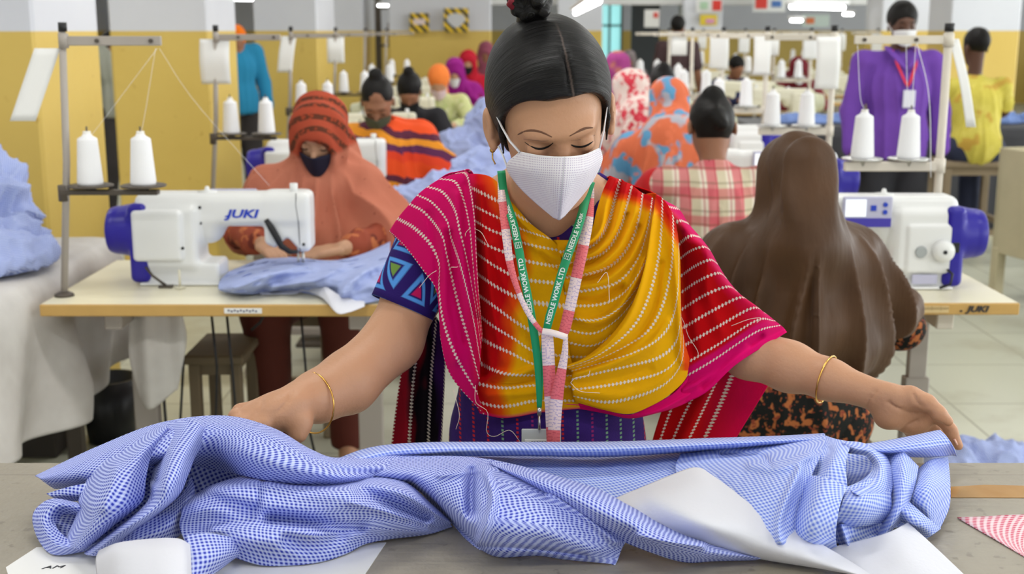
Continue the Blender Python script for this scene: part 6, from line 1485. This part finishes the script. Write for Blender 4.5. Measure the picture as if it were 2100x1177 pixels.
# long slanting roll
B.append(zpatch([[(1000, 940, .07), (1080, 958, .075), (1150, 978, .07), (1230, 1004, .07), (1290, 1036, .06), (1360, 1072, .045), (1430, 1103, .03), (1500, 1128, .02), (1560, 1142, .008)],
                 [(1006, 948, .09), (1084, 972, .10), (1150, 994, .098), (1226, 1024, .09), (1286, 1056, .078), (1350, 1090, .058), (1426, 1116, .04), (1496, 1134, .024), (1560, 1145, .01)],
                 [(1014, 956, .094), (1090, 988, .10), (1150, 1014, .095), (1220, 1048, .085), (1280, 1078, .07), (1340, 1108, .052), (1420, 1130, .034), (1490, 1142, .018), (1556, 1147, .006)],
                 [(1035, 970, .075), (1100, 1010, .072), (1150, 1040, .065), (1210, 1076, .052), (1260, 1102, .034), (1320, 1128, .02), (1400, 1153, .003), (1470, 1151, .002), (1550, 1149, .002)]], 4, [([(1310, 1100), (1370, 1110), (1440, 1118)], 8, .01), ([(1280, 1100), (1330, 1118)], 16, -0.0075)], nu=150, nv=54, seed=14))
shirt_body = join(B, 'shirt_body', BG, SH)
B = []
# rolled hem across the back, the sheet under it
B.append(zpatch([[(680, 945, .06), (740, 922, .065), (800, 911, .066), (900, 906, .068), (1050, 906, .068), (1250, 905, .068), (1450, 898, .066), (1600, 893, .068), (1690, 888, .07)],
                 [(690, 950, .08), (745, 932, .084), (805, 920, .084), (900, 914, .084), (1050, 914, .084), (1250, 914, .083), (1450, 907, .082), (1600, 900, .082), (1692, 895, .082)],
                 [(700, 955, .078), (755, 944, .08), (810, 932, .08), (900, 927, .08), (1050, 926, .079), (1250, 927, .077), (1450, 917, .076), (1600, 908, .078), (1693, 904, .078)],
                 [(715, 958, .06), (765, 952, .06), (820, 942, .06), (900, 937, .06), (1050, 935, .055), (1250, 937, .052), (1450, 925, .055), (1580, 916, .062), (1693, 912, .066)]], 0, nu=220, nv=30, noise=.0006, seed=15))
B.append(zpatch([[(880, 930, .05), (1050, 930, .045), (1250, 932, .042), (1450, 920, .05), (1620, 912, .06)], [(930, 960, .05), (1100, 968, .046), (1260, 975, .046), (1420, 955, .052), (1600, 940, .06)], [(1000, 1000, .035), (1130, 1020, .035), (1280, 1035, .035), (1420, 1005, .045), (1600, 985, .055)]], -14, nu=120, nv=50, seed=16))
# right sheet
B.append(zpatch([[(1395, 930, .055), (1480, 920, .06), (1560, 912, .066), (1630, 898, .074), (1692, 889, .078)], [(1385, 962, .058), (1465, 960, .064), (1550, 952, .074), (1622, 938, .086), (1690, 918, .09)], [(1405, 1000, .055), (1480, 1002, .062), (1548, 1000, .074), (1612, 990, .086), (1666, 972, .086)],
                 [(1450, 1050, .042), (1515, 1055, .05), (1568, 1055, .06), (1612, 1050, .064), (1645, 1035, .06)], [(1515, 1098, .028), (1558, 1104, .036), (1598, 1110, .04), (1632, 1110, .035), (1660, 1105, .03)], [(1570, 1130, .01), (1612, 1142, .01), (1650, 1150, .01), (1690, 1155, .005), (1720, 1150, .005)]],
                -12, [([(1480, 930), (1560, 935), (1580, 955)], 6, -.006), ([(1540, 955), (1600, 960), (1660, 935)], 9, .007), ([(1640, 960), (1600, 1060), (1600, 1110)], 9, .008)], nu=120, nv=90, seed=17, warp=.002))
shirt_back = join(B, 'shirt_back', BGS, SH)
B = []
B.append(zpatch([[(1646, 974, .08), (1690, 978, .10), (1738, 998, .09)], [(1632, 1020, .06), (1676, 1024, .088), (1724, 1032, .08)], [(1618, 1062, .045), (1664, 1068, .07), (1716, 1074, .062)], [(1612, 1098, .025), (1660, 1104, .045), (1714, 1106, .035)], [(1645, 1126, .01), (1684, 1130, .014), (1718, 1126, .01)]], -30, nu=60, nv=70, seed=18))
B.append(zpatch([[(1690, 892, .08), (1715, 900, .088), (1748, 906, .09)], [(1674, 930, .088), (1704, 936, .105), (1735, 946, .10)], [(1654, 972, .08), (1690, 982, .09), (1738, 1000, .082)]], 70, [([(1700, 925), (1670, 972)], 12, -0.0105)], nu=50, nv=50, seed=19))
B.append(zpatch([[(1700, 930, .06), (1745, 930, .05), (1795, 938, .05)], [(1715, 962, .045), (1750, 962, .04), (1795, 962, .04)], [(1720, 992, .04), (1755, 992, .04), (1800, 985, .04)]], 20, nu=30, nv=30, seed=20))
B.append(zpatch([[(1722, 918, .082), (1748, 930, .085), (1776, 936, .085), (1790, 958, .078), (1770, 982, .078), (1738, 998, .08)], [(1728, 908, .095), (1760, 918, .096), (1790, 926, .094), (1808, 958, .088), (1796, 992, .085), (1755, 1012, .086)], [(1735, 904, .09), (1770, 908, .088), (1812, 926, .08), (1830, 968, .068), (1828, 1012, .06), (1800, 1030, .066)]], 5, nu=80, nv=34, seed=21))
B.append(zpatch([[(1736, 998, .086), (1780, 984, .088), (1824, 966, .072)], [(1726, 1034, .074), (1776, 1030, .078), (1828, 1018, .06)], [(1716, 1062, .054), (1772, 1058, .058), (1828, 1048, .042)], [(1712, 1078, .03), (1768, 1080, .034), (1818, 1070, .022)]], 12, nu=60, nv=50, seed=22))
B.append(zpatch([[(1710, 1072, .03), (1745, 1074, .036), (1806, 1066, .022)], [(1716, 1098, .02), (1750, 1098, .024), (1808, 1084, .014)], [(1722, 1122, .006), (1760, 1120, .006), (1815, 1102, .005)]], 85, [([(1725, 1078), (1740, 1118)], 7, .01)], nu=40, nv=30, seed=23))
B.append(zpatch([[(1812, 920, .07), (1850, 925, .084), (1884, 956, .066)], [(1826, 968, .066), (1852, 974, .08), (1878, 990, .062)], [(1826, 1028, .046), (1846, 1034, .06), (1866, 1030, .046)], [(1798, 1096, .01), (1816, 1098, .02), (1852, 1066, .03)]], 80, nu=40, nv=60, seed=24))
B.append(zpatch([[(1876, 968, .055), (1905, 944, .062), (1944, 936, .045)], [(1870, 1000, .056), (1905, 994, .066), (1949, 990, .04)], [(1866, 1026, .045), (1902, 1034, .05), (1947, 1040, .022)], [(1886, 1056, .03), (1908, 1068, .026), (1928, 1084, .006)]], -62, nu=50, nv=60, seed=25))
B.append(zpatch([[(1862, 1026, .05), (1896, 1056, .04), (1930, 1084, .012)], [(1846, 1042, .052), (1880, 1070, .042), (1914, 1096, .012)], [(1832, 1056, .035), (1866, 1082, .024), (1898, 1106, .003)]], 40, nu=40, nv=24, seed=26))
B.append(zpatch([[(1640, 985, .02), (1740, 975, .025), (1840, 975, .025), (1930, 985, .02)], [(1630, 1050, .014), (1730, 1050, .018), (1830, 1040, .02), (1925, 1035, .012)], [(1650, 1112, .004), (1730, 1112, .004), (1800, 1090, .004), (1890, 1070, .004)]], 30, nu=60, nv=40, seed=41))
join(B, 'collar_end', BGS, SH)
# rolled edge pinched by the far hand
Vr, Fr, ur = zpatch([[(1735, 914, .078), (1800, 906, .078), (1870, 893, .08), (1922, 882, .082), (1930, 884, .082)], [(1742, 919, .09), (1810, 914, .092), (1880, 902, .094), (1934, 894, .092), (1944, 898, .09)], [(1760, 924, .088), (1825, 926, .088), (1895, 920, .088), (1944, 914, .082), (1956, 918, .078)], [(1785, 926, .066), (1850, 936, .06), (1905, 938, .058), (1950, 934, .05), (1962, 936, .046)]], 0, nu=90, nv=30, noise=.0005, seed=27)
join([(Vr, Fr, ur)], 'rolled_placket', BGS, SH)
# white pieces
def wpart(rows, name, label, folds=(), seed=30, nu=70, nv=50, noise=.0008):
    V, Fc, uv = zpatch(rows, 0, folds, nu, nv, noise, 30, seed); o = link(name, meshdata(name, V, Fc, WHITEC), SH, True); o['label'] = label; return o
wpart([[(203, 1128, .03), (245, 1112, .055), (315, 1104, .064), (365, 1104, .064), (390, 1116, .055)], [(196, 1150, .03), (245, 1136, .06), (318, 1130, .07), (372, 1132, .068), (392, 1145, .055)], [(200, 1200, .015), (245, 1196, .045), (320, 1196, .055), (375, 1196, .052), (394, 1196, .04)]], 'cuff', 'plain white stiff cuff', seed=31)
wpart([[(1255, 1024, .05), (1336, 990, .07), (1410, 961, .084), (1438, 960, .086), (1452, 968, .082)], [(1290, 1044, .055), (1370, 1024, .075), (1440, 1004, .08), (1476, 992, .078), (1492, 996, .074)], [(1360, 1084, .042), (1432, 1072, .062), (1500, 1058, .064), (1548, 1044, .062), (1560, 1048, .058)], [(1465, 1125, .02), (1532, 1116, .034), (1585, 1100, .044), (1628, 1086, .045), (1642, 1092, .04)],
       [(1560, 1147, .004), (1622, 1149, .018), (1670, 1146, .026), (1704, 1132, .024), (1720, 1136, .02)], [(1680, 1166, .003), (1728, 1175, .008), (1768, 1182, .010), (1792, 1184, .008), (1800, 1186, .006)]], 'interlining_flap', 'long white interlining flap, grey where it turns', [([(1340, 1020), (1460, 1080), (1600, 1130)], 22, .003)], seed=32, nu=70, nv=90)
wpart([[(1684, 1126, .012), (1756, 1110, .022), (1820, 1092, .034), (1862, 1071, .036)], [(1720, 1150, .01), (1790, 1145, .018), (1856, 1134, .026), (1914, 1118, .02)], [(1770, 1196, .003), (1840, 1196, .01), (1910, 1196, .01), (1992, 1192, .003)]], 'collar_interlining', 'flat white corner of interlining', seed=33)
# ================================================================ cloth heaps, boxes and the draped table
BLUEC = gingham('pale_blue_cloth', srgb(206, 216, 244), srgb(150, 168, 222), srgb(84, 98, 180), .006)
def blob_cloth(name, blobs, lo, hi, label, m=None, amp=.016, f=18, res=.008, seed=1, group=None, cat='clothing', zmin=None, k=.03):
    s_ = SDF(lo, hi, res)
    for c, r in blobs: s_.ell(c, r, k)
    if zmin is not None: s_.plane((0, 0, zmin), (0, 0, -1))
    V, Fc = s_.mesh(); V = relax(V, Fc, 1); N = vnormals(V, Fc)
    d = amp*(1-3*np.abs(vnoise(V, f, seed))**.8)+amp*.6*(1-2.5*np.abs(vnoise(V, f*2.1, seed+4))**.8)
    if zmin is not None: d = d*np.clip((V[:, 2]-zmin)/.03, 0, 1)
    V = V+N*d[:, None]
    if zmin is not None: V[:, 2] = np.maximum(V[:, 2], zmin)
    uv = np.stack([V[:, 0]+.4*V[:, 1], V[:, 2]+.5*V[:, 1]-.2*V[:, 0]], 1)
    o = link(name, meshdata(name, V, Fc, m or BLUEC, uv=uv)); tag(o, label, cat, group); return o
def zsheet(rows, tz, name, label, m, cat='clothing', parent=None, **kw):
    global TZ
    old = TZ; TZ = tz; V, Fc, uv = zpatch(rows, **kw); TZ = old
    o = link(name, meshdata(name, V, Fc, m, uv=uv), parent, parent is not None)
    if parent is None: tag(o, label, cat)
    elif label: o['label'] = label
    return o
# shirt being sewn on the nearest table
sh = empty('shirt', tuple(Z(640, 570, .752))); tag(sh, 'blue shirt with white collar piece being sewn on the nearest machine table', 'shirt')
zsheet([[(470, 556, .012), (540, 530, .03), (600, 527, .035), (680, 534, .035), (745, 520, .04), (800, 495, .05)], [(452, 574, .025), (520, 556, .05), (590, 545, .06), (660, 552, .055), (735, 548, .065), (800, 530, .07)],
        [(448, 592, .02), (505, 584, .04), (580, 572, .045), (650, 578, .045), (730, 585, .05), (800, 575, .05)], [(462, 600, .004), (510, 604, .004), (585, 596, .006), (655, 606, .008), (735, 622, .01), (800, 610, .01)]], .752, 'shirt_body', None, BLUEC, parent=sh, nu=120, nv=60, noise=.008, nf=26, seed=51,
       folds=[([(480, 590), (560, 560), (640, 550)], 10, .012), ([(560, 590), (640, 575), (700, 545)], 9, .012), ([(700, 600), (740, 560), (790, 540)], 10, .014), ([(620, 595), (690, 600)], 9, -.012)])
zsheet([[(530, 598, .006), (590, 590, .012), (632, 562, .05), (650, 560, .05), (668, 585, .035), (700, 606, .025), (748, 618, .012)], [(535, 604, .002), (600, 603, .003), (628, 598, .006), (662, 612, .01), (690, 641, .006), (715, 640, .004), (748, 628, .003)]], .752, 'collar_interlining', 'white collar interlining', WHITEC, parent=sh, nu=60, nv=16, noise=.0005, seed=52)
# heaps between the first workers
blob_cloth('shirt_heap', [((-.28, 5.33, .79), (.2, .16, .10)), ((-.12, 5.5, .85), (.16, .16, .14)), ((-.42, 5.25, .77), (.15, .12, .07)), ((-.05, 5.35, .8), (.12, .14, .1))], (-.75, 5.0, .72), (.2, 5.85, 1.08), 'pile of pale blue shirts on the table beside the orange shawl woman', zmin=.752, seed=3)
blob_cloth('shirt_heap', [((-.12, 7.2, .9), (.16, .2, .22)), ((-.3, 7.1, .82), (.15, .15, .12)), ((-.02, 7.3, .82), (.1, .16, .12))], (-.6, 6.85, .72), (.2, 7.62, 1.25), 'taller pile of blue shirts on the table beside the worker in black', zmin=.752, seed=5, res=.011)
blob_cloth('shirt_heap', [((-.15, 9.0, .85), (.14, .16, .14))], (-.4, 8.7, .72), (.2, 9.3, 1.1), 'small far pile of blue shirts on the third table', zmin=.752, seed=7, res=.014)
blob_cloth('shirt_heap', [((1.2, 5.3, .8), (.12, .1, .06))], (1.0, 5.1, .72), (1.42, 5.5, .95), 'small blue cloth bundle on the table in front of the plaid shirt worker', zmin=.752, seed=8, res=.012)
# white covered table at the left
dt = empty('covered_table', (-1.95, 3.5, 0)); tag(dt, 'table under a dirty white cloth hanging in folds, beside the nearest yellow column', 'table')
MB().box((-2.0, 3.5, .76), (1.22, 1.24, .04), .004).build('tabletop', LAMI, dt, True)
for x in (-2.5, -1.5):
    for y in (3.0, 4.0): MB().box((x, y, .37), (.05, .05, .74), .004).build('leg', DGREYM, dt, True)
def dirty_white():
    k = NT('dirty_white_cloth'); g = k.coord(); n = k.noise(g, 3, 4, .6); n2 = k.noise(g, 9, 3)
    c = k.mix(n2, srgb(196, 192, 188), srgb(222, 219, 215)); c = k.mix(k.math('MULTIPLY', k.step(n, .55, .25), .45), c, srgb(168, 158, 150)); k.base(c); k.rough(.7, .3); k.bump(n2, .004); return k.m
DW = dirty_white()
nu_, nv_ = 90, 80; ys = np.linspace(2.85, 4.16, nu_); prof = [(-2.62, .80), (-2.3, .802), (-1.9, .803), (-1.55, .803), (-1.42, .80), (-1.375, .785), (-1.36, .74), (-1.355, .65), (-1.352, .55), (-1.35, .46), (-1.35, .385)]
pr = crom(np.array(prof), nv_); G = np.zeros((nv_, nu_, 3))
for j in range(nv_):
    G[j, :, 0] = pr[j, 0]; G[j, :, 1] = ys; G[j, :, 2] = pr[j, 1]
hang = np.clip((.79-G[..., 2])/.3, 0, 1); G[..., 0] += hang*(.035*np.sin(ys*9+G[..., 2]*3)+.03*np.sin(ys*17+1-G[..., 2]*5)+.03); G[..., 2] += .006*vnoise(G, 9, 3)*(1-hang)+hang*.03*np.sin(ys*3.1)
V, Fc = thicken(G, .002); link('cloth_cover', meshdata('cloth_cover', V, Fc, DW), dt, True)
# front drop of the same cloth
G = np.zeros((30, 60, 3)); xs_ = np.linspace(-2.62, -1.36, 60); zs_ = np.linspace(.797, .36, 30)
for j in range(30): G[j, :, 0] = xs_; G[j, :, 2] = zs_[j]; G[j, :, 1] = 2.85-.03*np.sin(xs_*12+zs_[j]*3)*min(1, j/10)-.015*min(1, j/4)
V, Fc = thicken(G, .002); link('cloth_drop', meshdata('cloth_drop', V, Fc, DW), dt, True)
blob_cloth('shirt_heap', [((-1.70, 3.75, .93), (.20, .2, .2)), ((-1.64, 3.62, .86), (.2, .2, .1)), ((-1.82, 3.8, 1.05), (.2, .18, .13))], (-2.15, 3.3, .78), (-1.36, 4.1, 1.25), 'big heap of blue shirts on the white covered table by the first column', zmin=.806, seed=11, res=.007, amp=.034, f=15)
blob_cloth('shirt_heap', [((-1.48, 3.55, .85), (.11, .18, .05)), ((-1.56, 3.48, .87), (.12, .14, .07))], (-1.8, 3.2, .78), (-1.3, 3.9, 1.0), 'flatter folded bundle of blue shirts at the edge of the white covered table', zmin=.806, seed=13, res=.007)
# things under the left tables
def carton(name, c, d, m, label, rz=0):
    o = MB().box((0, 0, 0), d, .006).build(name, m); o.location = c; o.rotation_euler = (0, 0, rz); tag(o, label, 'box'); return o
carton('floor_crate', (-1.78, 4.28, .11), (.3, .26, .22), mat('dark_crate', srgb(60, 54, 48), .7), 'dark crate on the floor behind the white covered table')
carton('floor_box', (-2.06, 4.0, .16), (.22, .3, .32), mat('grey_box', srgb(120, 112, 106), .7), 'grey brown box on the floor under the white covered table')
b = MB().lathe([(.0, 0), (.085, 0), (.11, .24), (.1, .24), (.08, .015)], (0, 0, 0), 24).build('waste_bin', BLACKP); b.location = (-1.5, 4.36, .001); tag(b, 'black waste bin on the floor between the white covered table and machine table', 'bin')
blob_cloth('cloth_scrap', [((-.62, 4.42, .02), (.07, .05, .018)), ((-.56, 4.38, .02), (.05, .03, .014))], (-.75, 4.3, -.01), (-.45, 4.5, .06), 'blue cloth scrap on the floor below the front woman\'s forearm', zmin=.002, seed=15, res=.005, amp=.006)
blob_cloth('shirt_heap', [((1.62, 3.98, .06), (.16, .14, .06)), ((1.45, 3.9, .08), (.1, .12, .08)), ((1.8, 4.05, .04), (.12, .1, .04))], (1.2, 3.7, -.01), (2.0, 4.3, .25), 'blue shirts heaped on the floor beyond the extended hand', zmin=.002, seed=16, res=.008, amp=.016)
# hanging pale cloth under the left table
G = sheet([[(-1.13, 3.5, .7), (-1.05, 3.5, .7), (-.97, 3.5, .7)], [(-1.14, 3.5, .55), (-1.05, 3.47, .56), (-.96, 3.5, .6)], [(-1.12, 3.5, .42), (-1.07, 3.48, .40), (-1.0, 3.5, .45)]], 24, 24); G[..., 1] += .015*np.sin(G[..., 0]*60)
V, Fc = thicken(G, .002); o = link('hanging_cloth', meshdata('hanging_cloth', V, Fc, DW)); tag(o, 'pale rag hanging under the nearest machine table by its leg', 'cloth')
# right side: dark skirted table with blue cloth, cream bin, blue crate
kt = empty('skirted_table', (3.1, 9.4, 0)); tag(kt, 'long table with dark grey skirt behind the man in the yellow shirt', 'table')
MB().box((3.1, 9.4, .80), (2.7, .8, .04), .004).build('tabletop', mat('dark_grey_board', srgb(88, 88, 92), .6), kt, True)
G = np.zeros((12, 120, 3)); xs_ = np.linspace(1.76, 4.44, 120)
for j in range(12): G[j, :, 0] = xs_; G[j, :, 1] = 8.99-.02*np.sin(xs_*24)*min(1, j/5); G[j, :, 2] = .79-.75*j/11
V, Fc = thicken(G, .003); link('table_skirt', meshdata('table_skirt', V, Fc, mat('charcoal_cloth', srgb(62, 62, 66), .85)), kt, True)
for i, (x, w_, h_, sd) in enumerate([(2.2, .25, .05, 1), (2.62, .28, .06, 2), (3.55, .3, .08, 3), (4.05, .25, .06, 4)]):
    blob_cloth('folded_cloth', [((x, 9.25, .83), (w_, .22, h_))], (x-.4, 8.9, .8), (x+.4, 9.6, 1.0), ['blue cloth at the left end of the dark skirted table', 'blue cloth on the skirted table beside the purple shirt man', 'blue cloth on the skirted table right of the yellow shirt', 'blue cloth at the far right of the skirted table'][i], m=mat('mid_blue_cloth', srgb(112, 136, 190), .85, var=.2, vs=12), zmin=.822, seed=20+sd, res=.014)
cb = empty('wooden_bin', (3.3, 6.5, 0), math.radians(15)); tag(cb, 'cream wooden bin with open top and brown inside, at the right edge', 'bin')
CW = mat('cream_wood', srgb(198, 188, 154), .6, var=.12)
for (c_, d_) in [((-.38, 0, .55), (.03, 1.1, .6)), ((.38, 0, .55), (.03, 1.1, .6))]: MB().box(c_, d_, .004).build('side_panel', CW, cb)
for y in (-.55, .55): MB().box((0, y, .55), (.79, .03, .6), .004).build('end_panel', CW, cb)
MB().box((0, 0, .5), (.73, 1.07, .02)).build('inner_floor', mat('brown_board', srgb(96, 70, 48), .7), cb)
for x in (-.37, .37):
    for y in (-.53, .53): MB().box((x, y, .14), (.06, .06, .28), .004).build('leg', CW, cb)
fr = empty('metal_trestle', (2.72, 5.5, 0), .3); tag(fr, 'dark thin metal trestle beside the cream bin at the right edge', 'trestle')
for x in (-.15, .22): MB().tube([(x, 0, 0), (x, 0, .62)], .012, 8).build('leg', mat('rusty_steel', srgb(92, 74, 60), .6), fr)
for z in (.18, .62): MB().tube([(-.16, 0, z), (.23, 0, z)], .012, 8).build('rail', mat('rusty_steel', srgb(92, 74, 60), .6), fr)
if 0: cr = empty('plastic_crate', (1.78, 5.0, 0)); tag(cr, 'deep blue plastic crate stacked behind the nearest white and blue machine', 'crate')
if 0: MB().box((0, 0, .45), (.2, .3, .9), .01).build('crate_body', BLUEP, cr); MB().box((0, 0, .91), (.23, .33, .03), .006).build('rim', BLUEP, cr)
# ================================================================ light, camera
w = bpy.data.worlds.new('sky'); scn.world = w; w.use_nodes = True
w.node_tree.nodes['Background'].inputs[0].default_value = (.93, .97, 1.0, 1); w.node_tree.nodes['Background'].inputs[1].default_value = 1.25
def area(name, loc, sx, sy, power, rot=(0, 0, 0), col=(1, .985, .96)):
    l = bpy.data.lights.new(name, 'AREA'); l.shape = 'RECTANGLE'; l.size = sx; l.size_y = sy; l.energy = power; l.color = col
    o = bpy.data.objects.new(name, l); COL.objects.link(o); o.location = loc; o.rotation_euler = rot; return o
# rows of ceiling tubes: light comes from just under each modelled fitting
for i, y in enumerate((-.2, 2.4, 5.2, 8.2, 11.4, 15, 19)):
    for j, x in enumerate((-5.2, -3.0, -.35, 2.3, 5.2)):  # leftmost fittings are added out of view to brighten the bay behind the columns
        if x < -5 and i % 2: continue
        fx = empty('ceiling_lamp', (x, y, 3.32)); tag(fx, 'ceiling tube fitting high over the sewing floor', 'lamp', 'ceiling tube fittings')
        MB().box((0, 0, .03), (1.3, .16, .05), .01).build('lamp_housing', WHITE, fx)
        for dy in (-.04, .04): MB().tube([(-.6, dy, 0), (.6, dy, 0)], .015, 8).build('fluorescent_tube', mat('dim_tube', (1, 1, 1), .4, var=0, emit=3), fx)
        area('ceiling_tube_light', (x, y, 3.28), 1.25, .3, 22)
area('daylight', (11.35, 6, 1.95), 2.0, 26, 1000, (0, PI/2, 0), (.93, .97, 1.0))
tube_lamp(P(1618, 22, 9)[0], 9.0, P(1765, 4, 9)[0], 9.4, P(1690, 14, 9)[2], 'bright tube lamp hanging over the far cream machines, the longer one', None)
tube_lamp(P(1622, 42, 14)[0], 14.0, P(1648, 44, 14)[0]+.05, 14.3, P(1635, 42, 14)[2], 'small bright lamp seen under the long hanging tube lamp', None)
tube_lamp(P(1728, 30, 16)[0], 16.0, P(1755, 28, 16)[0], 16.1, P(1740, 29, 16)[2], 'short bright lamp by the white column, beyond the long tube lamp', None)
tube_lamp(P(1180, 32, 9.6)[0], 9.6, P(1228, -2, 5.6)[0], 5.6, 1.63, 'tube lamp running away lengthwise over the middle aisle, right of the hair bun', None)
tube_lamp(P(768, 10, 17)[0], 17, P(806, 16, 17)[0], 17.2, P(790, 12, 17)[2], 'small bright lamp over the dark rack beyond the yellow columns', None)
tube_lamp(P(488, -2, 16)[0]-.1, 16, P(524, -2, 16)[0], 16.2, P(505, -2, 16)[2], 'lamp showing in the gap between the second and third columns', None)
cam = bpy.data.cameras.new('camera'); co = bpy.data.objects.new('camera', cam); COL.objects.link(co)
co.location = (0, 0, H); co.rotation_euler = (PI/2-AL, 0, 0); cam.sensor_width = 36; cam.lens = 36*F/2100; cam.clip_start = .05; cam.clip_end = 100
cam.dof.use_dof = True; cam.dof.focus_distance = 1.72; cam.dof.aperture_fstop = 5.6; cam.dof.aperture_blades = 7
scn.camera = co
vs = scn.view_settings; vs.view_transform = 'Standard'; vs.look = 'None'; vs.gamma = 1; vs.exposure = -.06; vs.use_curve_mapping = False
scn.cycles.max_bounces = 6; scn.cycles.diffuse_bounces = 3; scn.cycles.glossy_bounces = 3; scn.cycles.transparent_max_bounces = 6; scn.cycles.sample_clamp_indirect = 4.0
